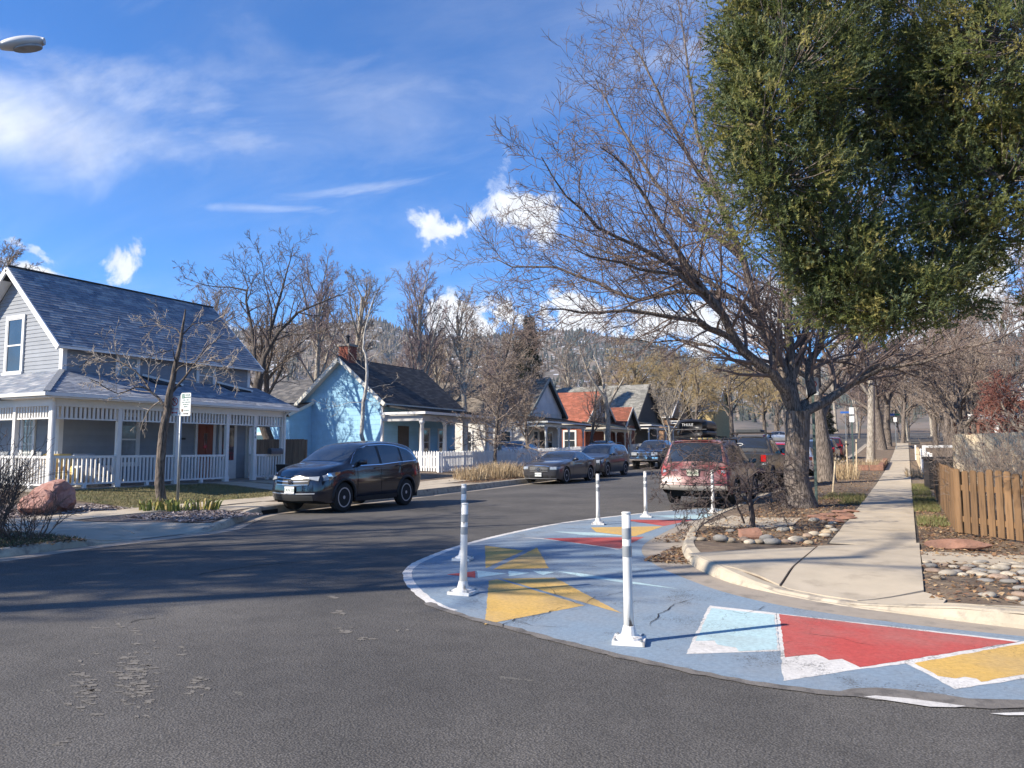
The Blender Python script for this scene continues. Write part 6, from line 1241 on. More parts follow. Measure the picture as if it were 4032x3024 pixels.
# --- shared bare-tree shapes for the rest of the street
M_tan = tree_meshes(31, 9.0, .20, PP(levels=4, n=[15, 7, 6, 5], rmin=.012, lr=[.42, .5, .5, .5], t0=[.22, .2, .2, .15]), Bgrey, Btan, 1)
M_tall = tree_meshes(32, 11.5, .26, PP(levels=4, n=[16, 8, 6, 5], rmin=.013, ang=[.55, .6, .65, .7], lr=[.45, .5, .5, .5], up=[.04, .07, .07, .05, .03]), Bpale, Btan, 1)
M_vase = tree_meshes(33, 5.5, .30, PP(levels=4, n=[7, 9, 7, 6], rmin=.013, t0=[.55, .2, .15, .15], ang=[.6, .65, .7, .7], lr=[1.15, .55, .5, .5], rr=.62), Bgrey, Btan, 1)
M_will = tree_meshes(34, 7.0, .24, PP(levels=4, n=[12, 8, 7, 5], rmin=.012, lr=[.7, .55, .55, .6], up=[.04, .03, -.03, -.10, -.16], t0=[.3, .2, .15, .1]), Bgrey, Bgold, 1)
M_cone = tree_meshes(35, 7.4, .085, PP(levels=4, n=[58, 8, 6, 4], rmin=.010, t0=[.16, .15, .15], ang=[1.25, .8, .7], lr=[.34, .46, .5, .5], up=[0, .02, .03, .02], rr=.42), Bgrey, Btan, 0)
M_wide = tree_meshes(36, 4.6, .34, PP(levels=4, n=[6, 10, 7, 6], rmin=.014, t0=[.5, .2, .15, .12], ang=[.95, .7, .7, .7], lr=[1.25, .55, .5, .5], up=[.02, .04, .05, .04, .02], rr=.6), Bgrey, Btwig, 1)
M_purp = tree_meshes(37, 10.5, .24, PP(levels=4, n=[16, 8, 7, 5], rmin=.012, ang=[.5, .55, .6, .7], lr=[.46, .5, .5, .5], up=[.04, .09, .08, .06, .03]), Bpale, mat('mauve_twig', (.23, .17, .165), .85, .2), 1)
z0 = lambda x, y: (zleft(x, y) if x < -14 else zright(x, y)) - .0
def T(name, label, x, y, ms, rz, sc, group=None, dz=0.0): return tree(name, label, (x, y, z0(x, y) + dz), ms, rz, sc, group)
T('cone_tree', 'narrow bare tree with dense short twigs in front of the picket fence', -18.8, 33.6, M_cone, 0, 1.12)
GB = 'bare trees behind the houses'
KIND = lambda ms: {id(M_tan): 'tan twiggy bare tree', id(M_vase): 'fork-trunked bare tree', id(M_tall): 'pale-trunked tall bare tree', id(M_wide): 'wide-spreading bare tree', id(M_purp): 'mauve-twigged upright bare tree', id(M_will): 'golden-twigged bare willow'}[id(ms)]
BEH = lambda y: ' on the slope behind the ' + ('grey house' if y < 30 else 'blue house' if y < 45 else 'pale stucco house' if y < 57 else 'red brick house' if y < 70 else 'tall grey roof' if y < 86 else 'tan brick house')
FAR = lambda x, y: (' in the cottage gardens beyond the pavement' if x > 3 and y < 95 else ' past the far crossing, ' + ('beyond the left kerb line' if x < -4 else 'beyond the tree row'))
rg = random.Random(77)
T('bare_tree', 'tall bare mauve-twigged tree behind the blue house', -31.0, 43.5, M_purp, 1.0, 1.08); T('bare_tree', 'tall pale bare tree between the blue and white houses', -28.0, 46.0, M_tall, .3, .92); 
T('bare_tree', 'pale bare tree overhanging the roof of the blue house', -33.5, 40.0, M_tall, 2.2, 1.0)
for i in range(58):
    x = -29 - rg.uniform(0, 30); y = 19 + i * 1.6 + rg.uniform(-2, 2)
    if -34 < x < -22 and 28 < y < 80 and x > -31: x -= 6
    T('bare_tree', KIND((M_tan, M_vase, M_tall, M_tan, M_purp)[i % 5]) + BEH(y), x, y, (M_tan, M_vase, M_tall, M_tan, M_purp)[i % 5], rg.uniform(0, 6), rg.uniform(.55, .95), GB, rg.uniform(0, 1.5))
T('forked_tree', 'pale lopped tree with two bare forks before the red roof', -20.8, 55.5, tree_meshes(38, 4.2, .19, PP(levels=3, n=[3, 4, 4], t0=[.75, .4, .3], ang=[.45, .7, .7], lr=[1.35, .25, .4], rmin=.014, rr=.75, taper=[.8, .35, .4]), Bpale, Bpt, 1), 1.2, 1.15)
T('young_tree', 'pale bare street tree spreading by the white railed porch', -17.6, 62, tree_meshes(39, 3.0, .13, PP(levels=4, n=[7, 7, 6, 4], t0=[.4, .2, .2], ang=[.7, .6, .6], lr=[1.2, .5, .5], up=[.03, .1, .1, .06], rmin=.011), Bpale, Bpt, 1), .4, 1.25)
T('sapling', 'thin staked sapling at the kerb beside the older pickup', -16.4, 47.9, tree_meshes(40, 2.6, .035, PP(levels=2, n=[7, 4], t0=[.45, .2], lr=[.4, .4], rmin=.008), Bpale, Bpt, 0), 0, 1)
T('bare_tree', 'short tan twiggy tree behind the picket fence before the white house', -21.3, 42.5, M_tan, .5, .62); T('bare_tree', 'short tan twiggy tree between the white and red houses', -22.2, 55.0, M_tan, 2.5, .7); T('bare_tree', 'mauve-twigged tree standing between the blue house porch and the white house', -22.6, 41.0, M_purp, 2.9, .6)
GW = 'golden-twigged willows'
for i, (x, y, sc) in enumerate([(-21, 83, 1.0), (-19.5, 96, 1.25), (-27, 103, 1.45), (-17.5, 108, 1.2), (-30, 88, 1.35), (-18, 122, 1.5)]): T('willow_tree', 'golden-twigged bare willow ' + ('in front of the tan brick house', 'beside the tan brick house porch', 'between the tan and ochre houses', 'before the ochre house', 'behind the tan brick house', 'beyond the ochre house')[i], x, y, M_will, i * 1.3, sc, GW)
# right-hand row along the pavement
def row(name, label, x, y, ms, rz, sc, g=None): return T(name, label, x, y, ms, rz, sc, g)
row('bare_tree', 'grey-barked bare tree just beyond the big maple on the strip', -2.8, 31.2, M_wide, .8, 1.05)
row('bare_tree', 'thick straight bare trunk beside the stacked-stone planter', -2.2, 54.4, M_tall, 1.6, 1.05); row('bare_tree', 'bare tree past the stone planter, leaning over the pavement', -2.1, 76.5, M_wide, 2.4, 1.25); row('bare_tree', 'broad bare trunk by the far street sign', -1.75, 83, M_vase, .2, 1.3); row('bare_tree', 'last bare tree of the row, beyond the far street sign', -.5, 92, M_tan, 3.1, 1.1)
GF = 'bare trees along the far end of the street'
for i in range(44):
    x = (-13 + rg.uniform(0, 26)) if i % 2 else rg.uniform(3, 22); y = 62 + i * 2 + rg.uniform(-2, 2)
    if -5 < x < 2 and y < 95: x += 9
    if -16 < x < -4 and y < 118: x = rg.uniform(4, 16)
    T('bare_tree', KIND((M_tan, M_wide, M_vase, M_tall, M_purp)[i % 5]) + FAR(x, y), x, y, (M_tan, M_wide, M_vase, M_tall, M_purp)[i % 5], rg.uniform(0, 6), rg.uniform(.75, 1.25), GF)
for i, (x, y, ms, sc) in enumerate([(2.6, 41, M_tan, .8), (2.2, 49, M_tan, .9), (6, 30, M_wide, .9), (2.4, 57, M_vase, .9), (6.5, 42, M_tall, .9), (3.2, 44, M_tan, .7), (18, 26, M_tan, .9), (7.5, 56, M_purp, 1.0), (3.4, 60, M_vase, .9), (6.5, 66, M_wide, 1.1), (2.8, 70, M_tan, .9), (11, 52, M_vase, 1.0), (16, 45, M_wide, 1.0), (8.5, 33, M_vase, .7), (20, 34, M_vase, 1.0), (3.6, 80, M_wide, 1.1)]):
    T('bare_tree', KIND(ms) + (' in the fenced garden by the rust-coloured house' if y < 43 else ' beside the rust-coloured house' if y < 57 else ' near the white cottage'), x, y, ms, i * 1.1, sc, 'bare trees in the right-hand gardens')
T('bare_tree', 'bare spreading tree in the fenced garden beyond the white board', 1.9, 34.5, M_vase, 2.0, .62)
T('red_twigged_tree', 'red-twigged bare tree in the garden behind the pale fence', 3.5, 32.0, tree_meshes(41, 2.6, .16, PP(levels=4, n=[6, 9, 8, 7], t0=[.45, .2, .15, .1], ang=[1.0, .7, .7, .7], lr=[1.15, .55, .5, .5], up=[.02, .02, .0, 0, 0], rmin=.010, rr=.6), Bpale, Bred, 1), .5, 1.05)
T('red_twigged_tree', 'red-twigged bare tree at the far corner of the fenced garden', 4.9, 38.5, (bpy.data.objects['red_twigged_tree'].children[0].data, bpy.data.objects['red_twigged_tree'].children[1].data), 2.6, 1.1)
for i in range(16): T('thicket_tree', 'low twiggy thicket tree closing the far end of the street', -16 + i * 2.1 + rg.uniform(-.8, .8), 106 + rg.uniform(0, 10), M_tan, i * 1.7, rg.uniform(.45, .7), 'thicket past the far crossing')
# street trees to the left, outside the picture, whose branches throw the long shadows on the road
row('street_tree', 'great wide bare street tree across the side street', -20.2, -3.4, M_wide, .3, 1.55)
row('street_tree', 'fork-trunked bare street tree beside the side street', -20.8, -5.2, M_vase, 2.2, 1.45)
row('street_tree', 'tall pale-trunked bare street tree beside the side street', -20.5, -7.0, M_tall, 1.9, 1.15)
row('street_tree', 'high-crowned bare street tree across the side street', -13.6, -1.9, tree_meshes(44, 12.5, .22, PP(levels=4, n=[7, 5, 4, 4], rmin=.011, t0=[.62, .2, .2, .15], ang=[.8, .7, .65, .7], lr=[.34, .5, .5, .5]), Bgrey, Btan, 1), 1.4, 1.0)

# --- the evergreen reaching in over the pavement
def sprig_cloud(rg, pos, dirs, nn, ln, wd, cols, nl=None, tone=None):
    """needle shoots: thin needles set round each twig end"""
    n = len(pos); nl = nl or ln * .62; dirs = dirs / (np.linalg.norm(dirs, axis=1, keepdims=True) + 1e-9); ref = np.array([.31, .57, .76]); a = np.cross(dirs, ref); a /= (np.linalg.norm(a, axis=1, keepdims=True) + 1e-9); b_ = np.cross(dirs, a); V = []; C = []
    tone = cols[rg.integers(0, len(cols), n)] if tone is None else tone
    for k in range(nn):
        th = rg.uniform(0, 2 * math.pi, n); u = (k + rg.uniform(0, 1, n)) / nn * ln; o = pos + dirs * u[:, None]; rd = a * np.cos(th)[:, None] + b_ * np.sin(th)[:, None]; tip = o + (rd * .74 + dirs * .66) * (nl * rg.uniform(.75, 1.2, n))[:, None]; sd = np.cross(rd, dirs) * wd
        V.append(np.stack([o - sd, o + sd, tip], 1)); C.append(tone * rg.uniform(.8, 1.2, n)[:, None])
    V = np.concatenate(V).reshape(-1, 3); C = np.concatenate(C); return V, np.arange(len(V)).reshape(-1, 3), C
Mneedle = mat('needles', (1, 1, 1), .6, .15, 3, attr='Col', spec=.3)
_nt = Mneedle.node_tree; _b = NB(_nt); _p = _nt.nodes['Principled BSDF']; _tr = _b.n('ShaderNodeBsdfTranslucent'); _b.lk(_p.inputs['Base Color'].links[0].from_socket, _tr.inputs[0]); _mx = _b.n('ShaderNodeMixShader'); _mx.inputs[0].default_value = .4; _b.lk(_p.outputs[0], _mx.inputs[1]); _b.lk(_tr.outputs[0], _mx.inputs[2]); _b.lk(_mx.outputs[0], _nt.nodes['Material Output'].inputs[0])
def evergreen():
    rg = np.random.default_rng(5); pr = random.Random(5); bx, by = 3.1, 11.6; bz = zright(bx, by); t = thing('evergreen_tree', 'large dark green needled evergreen reaching over the pavement and wooden fence', 'tree', (bx, by, bz))
    # foliage masses: photograph pixel, depth, radius (across, up)
    L = [(3100, 300, 8.2, 1.0, 1.1), (3050, 700, 8.4, .95, .9), (3200, -80, 8.6, 1.2, 1.0), (3270, 900, 8.6, .9, .7), (3330, 1150, 8.8, .75, .55), (3500, 400, 9.2, 1.1, 1.1), (3600, 60, 9.6, 1.4, 1.0), (3850, 350, 8.6, 1.2, 1.0), (3950, 700, 8.4, .9, .8), (3750, 800, 9.8, .9, .7), (3560, 1180, 8.6, .75, .42), (3780, 1150, 9.0, .8, .45), (3880, 930, 9.4, .7, .5), (3420, 650, 9.6, .9, .9), (4050, 150, 8.0, 1.2, 1.2), (3000, 480, 8.0, .65, .7), (3380, -350, 9.4, 1.6, 1.2), (3900, -350, 9.4, 1.6, 1.2), (4350, 500, 9, 1.4, 1.5), (4400, -200, 9.5, 1.7, 1.5), (4700, 200, 9.5, 1.8, 1.8), (3060, 60, 8.4, .8, .8), (2960, 250, 8.3, .45, .5), (3450, 1265, 8.5, .45, .22), (3700, 560, 8.8, .9, .6), (3350, 1080, 8.6, .7, .5), (3650, 1060, 8.7, .8, .45), (3520, 1215, 8.5, .62, .36), (3250, 960, 8.5, .6, .5), (3790, 930, 8.8, .75, .55), (3200, 620, 8.7, .85, .8), (3330, 330, 9.0, .9, .9), (3450, 1000, 9.4, .8, .5), (3700, 250, 9.0, .9, .8), (3880, 560, 9.2, .9, .7), (2900, 400, 8.2, .28, .26), (2870, 170, 8.3, .30, .26), (2955, 640, 8.3, .28, .24), (3060, 850, 8.4, .30, .26), (3150, 1040, 8.5, .28, .22), (2930, -20, 8.4, .35, .3), (3230, 1200, 8.6, .28, .2)]
    out = []; axis = lambda z: np.array([bx + .12 * math.sin(z), by + .1 * math.cos(z * .7), bz + z]); H = 11.0
    tp = np.array([axis(z) for z in np.linspace(-.1, H, 12)]); out.append((0, tp, np.linspace(.30, .05, 12))); P0 = []; D0 = []; T0 = []; cols = np.array([(.135, .16, .050), (.17, .19, .058), (.22, .225, .072), (.10, .125, .047), (.31, .28, .095), (.14, .17, .08)])
    nfw = nrm(np.array([-_sy, _cy, 0])); nodes = [axis(z) for z in (3.5, 4.5, 5.5, 6.5, 7.5)]; LC3 = []
    for q_ in L: d = np.array(ray(q_[0], q_[1])); LC3.append((np.array([0, 0, CAMH]) + d / np.dot(d, nfw) * q_[2], q_))
    LC3.sort(key=lambda k_: np.hypot(k_[0][0] - bx, k_[0][1] - by))
    for c, (px, py, dd, ra, rv) in LC3:    # each bough springs from the nearest bough already there
        st = min(nodes, key=lambda n_: np.linalg.norm(n_ - c) + .4 * max(0, n_[2] - c[2])); nodes.append(c); m = (st + c) / 2 + np.array([rg.normal(0, .15), rg.normal(0, .15), rg.uniform(-.25, .1)]); q = np.array([st * (1 - s_)**2 + 2 * m * s_ * (1 - s_) + c * s_**2 for s_ in np.linspace(0, 1, 9)]); out.append((1, q, np.linspace(.034, .016, 9)))
        nb = int(140 * ra * rv) + 12; sc3 = np.array([ra, ra, rv])
        for k in range(nb):
            v = rg.normal(size=3); v /= np.linalg.norm(v); rr = rg.uniform(.35, 1.0)**.45; lump = 1 + .26 * math.sin(v[0] * 5 + px) * math.sin(v[1] * 6 + py) + .12 * math.sin(v[2] * 7 + px); e = c + v * sc3 * rr * lump; s_ = c + v * sc3 * rr * .30 + np.array([0, 0, -.05]); mid = (s_ + e) / 2 + np.array([0, 0, -.06])
            if k % 2 == 0: bq = np.array([s_ * (1 - w)**2 + 2 * mid * w * (1 - w) + e * w**2 for w in (0, .33, .66, 1)]); out.append((2, bq, np.array([.010, .008, .006, .004])))
            ns = 12; back = rg.uniform(0, .20, ns); P0.append(e - v * back[:, None] + rg.normal(size=(ns, 3)) * .065); D0.append(v * .75 + np.array([0, 0, .42]) + rg.normal(size=(ns, 3)) * .42); T0.append(np.repeat(cols[rg.integers(0, len(cols))][None] * rg.uniform(.8, 1.2), ns, 0))
    pos = np.concatenate(P0); dr = np.concatenate(D0); V, Fi, C = sprig_cloud(rg, pos, dr, 14, .13, .0075, cols, .040, np.concatenate(T0))
    o = np.array([bx, by, bz]); me = np_mesh('crown', V - o, Fi, Mneedle, False, C); link('crown', me, t); link('trunk', tube_np([(l, p - o, r) for l, p, r in out], 'trunk', Bgrey, 9), t)
evergreen()
def conifer_mesh(seed, H, w, cols, n=2600):
    rg = np.random.default_rng(seed); z = H * (.10 + .90 * rg.uniform(0, 1, n)**1.15); az = rg.uniform(0, 6.283, n); tier = .75 + .25 * np.sin(z / H * 40); rmax = w * (1 - z / H)**.85 * tier + .06; r = rmax * rg.uniform(.25, 1, n)**.6; P = np.stack([r * np.cos(az), r * np.sin(az), z - r * .22], 1); d = np.stack([np.cos(az), np.sin(az), np.full(n, .05)], 1) + rg.normal(size=(n, 3)) * .35
    V, Fi, C = sprig_cloud(rg, P, d, 7, .34, .035, cols); return np_mesh('crown', V, Fi, Mneedle, False, C), tube_np([(0, np.array([[0, 0, -.2], [0, 0, H * .5], [0, 0, H * .97]]), np.array([.22, .13, .02]))], 'trunk', Bdark, 8)
cc = .7 * np.array([(.022, .034, .020), (.03, .042, .024), (.04, .05, .026)]); CM = conifer_mesh(3, 12, 2.6, cc); CM2 = conifer_mesh(4, 7, 1.9, cc)
for i, (x, y, sc, ms, lb) in enumerate([(-33, 66, 1.12, CM, 'tall dark conifer rising behind the white and red houses'), (-37, 71, .95, CM, 'dark conifer close behind the tallest conifer'), (-34, 60, .62, CM, 'shorter dark conifer behind the white house'), (-10.5, 118, .9, CM2, 'dark conifer at the head of the street'), (-31, 80, .7, CM, 'dark conifer behind the tall grey roof'), (12, 27, .8, CM2, 'dark conifer at the edge of the fenced garden'), (16, 36, 1.3, CM2, 'dark conifer beside the rust-coloured house')]):
    t = thing('conifer', lb, 'tree', (x, y, z0(x, y)), i * .9); t.scale = (sc,) * 3; link('trunk', ms[1], t); link('crown', ms[0], t)

# --- hill with pine wood and snow
def hill():
    mh = bpy.data.materials.new('hillside'); mh.use_nodes = True; b = NB(mh.node_tree); p = mh.node_tree.nodes['Principled BSDF']; pos = b.n('ShaderNodeNewGeometry').outputs['Position']
    c = b.mix(b.ramp(b.noise(pos, .02, 6, .6), .42, .6), (.17, .135, .105), (.10, .088, .068)); sz = b.n('ShaderNodeSeparateXYZ'); b.lk(pos, sz.inputs[0]); c = b.mix(b.m('MULTIPLY', b.ramp(b.noise(pos, .045, 7, .65), .575, .61), b.ramp(sz.outputs[2], 30, 60)), c, (.66, .68, .72)); b.lk(c, p.inputs['Base Color']); p.inputs['Roughness'].default_value = .95
    sil = [(-400, 830), (0, 800), (350, 760), (600, 718), (800, 700), (980, 738), (1060, 728), (1130, 722), (1200, 716), (1290, 722), (1370, 740), (1450, 768), (1560, 800), (1660, 812), (1800, 800), (2000, 790), (2212, 770), (2700, 740)]
    rg = random.Random(2); D1, D0 = 1500.0, 260.0; V = []; nx, ny = 130, 26; pts = []
    def top(px): return float(np.interp(px, [s[0] for s in sil], [s[1] for s in sil]))
    def surf(px, t):
        d = ray(px * 4032 / 2212, 1768); h = math.hypot(d[0], d[1]); D = lerp(D0, D1, t); e = (970 - top(px)) / 1610 * D1 * (t**1.25); w = 6 * math.sin(px * .021 + t * 9) * t * (1 - t) * 4 + 5 * math.sin(px * .05 + t * 23) * t * (1 - t) * 3
        return (d[0] / h * D * (1 + .02 * math.sin(px * .03)), d[1] / h * D, 5.0 + e + w * .6 if t > 0 else -6)
    mb = MB().grid(lambda u, v: surf(lerp(-400, 2700, u), v), nx, ny); mb.build('hill', mh, kind='structure', smooth=True)
    # far pine wood: thousands of small trees, one mass
    r2 = np.random.default_rng(8); Vv = []; Cc = []; n = 0
    for k in range(26000):
        px = r2.uniform(-380, 2680); t = r2.uniform(.06, 1.0)**.8; q = surf(px, t); dens = .5 + .5 * math.sin(px * .017 + t * 6 + 2 * math.sin(t * 9 + px * .006)) * math.sin(px * .041 - t * 13 + math.sin(px * .02))
        if r2.uniform() > .12 + .88 * dens**1.3: continue
        h = r2.uniform(5, 11) * (.55 + .6 * t); w = h * r2.uniform(.22, .34); z = q[2] - .6; col = np.array((.042, .050, .044)) * r2.uniform(.6, 1.5) if r2.uniform() > (.16 if px > 950 else .75) else np.array((.19, .155, .125)) * r2.uniform(.6, 1.2); a = r2.uniform(0, 6.28)
        for (zb, zt, ww) in ((.08, .62, 1.0), (.40, 1.0, .66)):
            ring = [(q[0] + w * ww * math.cos(a + i * 1.2566) * r2.uniform(.7, 1.2), q[1] + w * ww * math.sin(a + i * 1.2566), z + h * zb) for i in range(5)]; ap = (q[0], q[1], z + h * zt)
            for i in range(5): Vv += [ring[i], ring[(i + 1) % 5], ap]; Cc.append(col)
    V = np.array(Vv); me = np_mesh('pine_wood', V, np.arange(len(V)).reshape(-1, 3), mat('pine_mass', (1, 1, 1), .9, .2, .05, attr='Col'), False, np.array(Cc)); link('pine_wood', me, None, label='pine wood covering the hill behind the houses', cat='wood', kind='stuff')
hill()

def haze():
    mb = MB().box(-1700, 1700, -1700, 1700, -9, 290); m = bpy.data.materials.new('haze'); m.use_nodes = True; nt = m.node_tree; nt.nodes.remove(nt.nodes['Principled BSDF']); v = nt.nodes.new('ShaderNodeVolumePrincipled'); v.inputs['Color'].default_value = (.80, .87, .96, 1); v.inputs['Density'].default_value = .00010; nt.links.new(v.outputs[0], nt.nodes['Material Output'].inputs['Volume'])
    mb.build('haze', m, None, label='thin pale haze over the valley', cat='haze', kind='stuff')
haze()
# ================================================================ street furniture, fences, stones, plants
Mgalv = mat('galvanised_steel', (.30, .32, .33), .45, .15, 6, metal=.6); Mwood = lambda n, c, r=.35: mat(n, c, .85, .28, 3, stretch=(4, 4, .35), rnd=r, bump=.3, bscale=22, col2=tuple(x * .55 for x in c), c2lo=.5, c2hi=.7, c2scale=5)
# --- flexible delineator posts on the painted corner
Mpost = mat('post_white', (.72, .70, .66), .5, .12, 6, col2=(.28, .25, .22), c2lo=.53, c2hi=.68, c2scale=9, stretch=(1, 1, .35)); Mpostd = mat('post_white_scuffed', (.70, .68, .63), .6, .12, 6, col2=(.11, .095, .085), c2lo=.54, c2hi=.60, c2scale=7, stretch=(1.2, 1.2, .3)); Mband = mat('reflective_band', (.27, .285, .295), .4, .15, 9)
def post(x, y, label, m, lean=(0, 0), h=1.0, dbl=False, rz=.3):
    t = thing('delineator_post', label, 'post', (x, y, zroad(x, y) + .006), rz, 'delineator posts round the painted corner')
    b = MB(); b.cbox((0, 0, .016), .25, .25, .032); b.lathe([(.105, .032), (.10, .045), (.062, .06), (.05, .11), (.046, .13)], 16); b.build('base', Mpost, t)
    for sx in (-1, 1):
        for sy in (-1, 1): MB().lathe([(.013, .0), (.013, .012), (.005, .016)], 8, c=(sx * .1, sy * .1, .032)).build('bolt', Mgalv, t)
    p = lambda z: (lean[0] * z, lean[1] * z, z)
    tb = MB(); tb.tube([p(.10), p(.35), p(.6), p(h)], [.042, .037, .036, .035], 16); tb.lathe([(.037, h - .004), (.037, h + .008), (.03, h + .012)], 16, c=(lean[0] * h, lean[1] * h, 0)); tb.build('tube', m, t, True)
    for z0, z1 in ((.66, .745), (.80, .885)) if not dbl else ((.56, .64), (.72, .80), (.88, .96)): MB().tube([p(z0 * h / 1.0), p(z1 * h)], .0385, 16, cap=False).build('reflective_band', Mband, t, True)
    return t
post(-2.0, 5.75, 'white delineator post at the edge of the paint, beside the pale blue shape', Mpostd, (-.015, .03), 1.0, rz=.25)
post(-4.2, 6.83, 'scuffed white delineator post on the red tip of the compass shape', Mpostd, (.01, .02), .93, rz=.1)
post(-5.46, 8.87, 'three-banded delineator post rising behind the scuffed one', Mpost, (.01, 0), 1.02, True)
post(-5.59, 14.27, 'clean delineator post at the far edge of the paint, mid street', Mpost); post(-5.24, 16.28, 'clean delineator post left of the maroon wagon', Mpost); post(-4.16, 18.07, 'delineator post right behind the maroon wagon bumper', Mpost)

# --- parking signs
Msw = mat('sign_white', (.68, .69, .68), .4, .05); Msr = mat('sign_red', (.45, .03, .03), .4, .05); Msg = mat('sign_green', (.03, .16, .09), .4, .05); Msb = mat('sign_blue', (.03, .12, .42), .4, .05)
def rrect(w, h, r=.03, n=4):
    out = []
    for cx, cz, a0 in ((w / 2 - r, h / 2 - r, 0), (-w / 2 + r, h / 2 - r, 90), (-w / 2 + r, -h / 2 + r, 180), (w / 2 - r, -h / 2 + r, 270)):
        for k in range(n + 1): a = R(a0 + 90 * k / n); out.append((cx + r * math.cos(a), cz + r * math.sin(a)))
    return out
def plate_sign(t, x, z, w, h, nm='sign_plate', m=None):
    p = MB().prism([(x + a, -.003, z + b_) for a, b_ in rrect(w, h)], (0, .004, 0)).build(nm, m or Msw, t); return p
def parking_signs():
    x, y = -15.05, 11.82; t = thing('parking_sign', 'pair of parking signs on a steel post beside the small dark tree', 'sign', (x, y, zleft(x, y)), R(6)); MB().tube([(0, 0, -.1), (0, 0, 2.66)], .03, 10).build('post', Mgalv, t, True)
    tx = lambda s_, sz, m, X, Z_: text(s_, sz, m, t, (X, -.040, Z_), (R(90), 0, 0), depth=.001)
    a = MB().prism([(-.165 + q, -.038, 2.40 + w) for q, w in rrect(.30, .46)], (0, .004, 0)).build('sign_plate', Msw, t); ringmesh(.10, .10, .022, -.0395, .001, -.165, 2.50).build('red_ring', Msr, a); tx('P', .16, MBlack, -.165, 2.50); MB().beam((-.235, -.041, 2.57), (-.095, -.041, 2.43), .002, .022, up=(0, 0, 1)).build('red_slash', Msr, a); tx('ANY TIME', .058, Msr, -.165, 2.325); MB().prism([(-.26, -.0395, 2.24), (-.22, -.0395, 2.27), (-.22, -.0395, 2.25), (-.11, -.0395, 2.25), (-.11, -.0395, 2.27), (-.07, -.0395, 2.24), (-.11, -.0395, 2.21), (-.11, -.0395, 2.23), (-.22, -.0395, 2.23), (-.22, -.0395, 2.21)], (0, .001, 0)).build('arrow', Msr, a)
    b_ = MB().prism([(.175 + q, -.038, 2.43 + w) for q, w in rrect(.30, .54)], (0, .004, 0)).build('sign_plate', Msw, t); MB().box(.06, .13, -.0398, -.0385, 2.57, 2.67).build('number_field', Msg, b_); tx('2', .09, Msw, .095, 2.618); tx('HOUR', .05, Msg, .225, 2.645); tx('PARKING', .05, Msg, .215, 2.59)
    for i, s_ in enumerate(('9AM - 5PM', 'MON THRU FRI', 'EXCEPT BY', 'PERMIT')): tx(s_, .036, Msg, .175, 2.53 - i * .052)
    MB().box(.05, .10, -.0398, -.0385, 2.26, 2.32).build('symbol_field', mat('sign_brown', (.12, .06, .03), .5), b_); MB().prism([(.11, -.0395, 2.20), (.22, -.0395, 2.20), (.22, -.0395, 2.185), (.27, -.0395, 2.21), (.22, -.0395, 2.235), (.22, -.0395, 2.22), (.11, -.0395, 2.22)], (0, .001, 0)).build('arrow', MBlack, b_); tx('NO REPARK', .03, Msg, .2, 2.29)
parking_signs()
def sign_post(name, label, x, y, h, plates, rz=0.0, m=None, dx=.0):
    t = thing(name, label, 'sign', (x, y, zright(x, y)), rz); b = MB(); b.box(-.03, .03, -.004, .004, -.1, h); b.box(-.034, -.028, -.004, .03, -.1, h); b.box(.028, .034, -.004, .03, -.1, h); b.build('post', m or mat('green_post', (.09, .13, .12), .5, .15, metal=.3), t)
    for (z, w, hh, mm, nm) in plates: MB().prism([(a, -.012, z + c) for a, c in rrect(w, hh, min(.03, hh * .2))], (0, .005, 0)).build(nm, mm, t)
    return t
t = sign_post('no_parking_sign', 'sign on a green steel post tucked behind the maple trunk', onY(3212, 1900, 20.6).x, 20.6, 3.25, [(3.0, .30, .45, Msw, 'sign_plate')], R(0)); ringmesh(.11, .11, .025, -.014, .001, 0, 3.05).build('red_ring', Msr, t)
sign_post('kerb_sign', 'narrow pale sign on a green post beyond the maple', -2.35, 39.5, 3.3, [(3.02, .22, .34, Msw, 'sign_plate'), (2.62, .22, .30, Msw, 'sign_plate')], R(10))
t = sign_post('street_sign', 'blue and green street name sign where the pavement ends', -.95, 76.9, 3.3, [(3.2, .8, .18, Msg, 'name_blade'), (2.75, .28, .42, Msw, 'sign_plate')], R(5), Mgalv); MB().box(-.4, -.03, -.02, -.013, 3.11, 3.29).build('name_blade', Msb, t)
t = sign_post('street_sign', 'blue street name blade on a pole at the far crossing', -6.2, 93.0, 3.6, [(3.5, 1.0, .22, Msb, 'name_blade')], R(5), Mgalv)
def hydrant_post(): pass
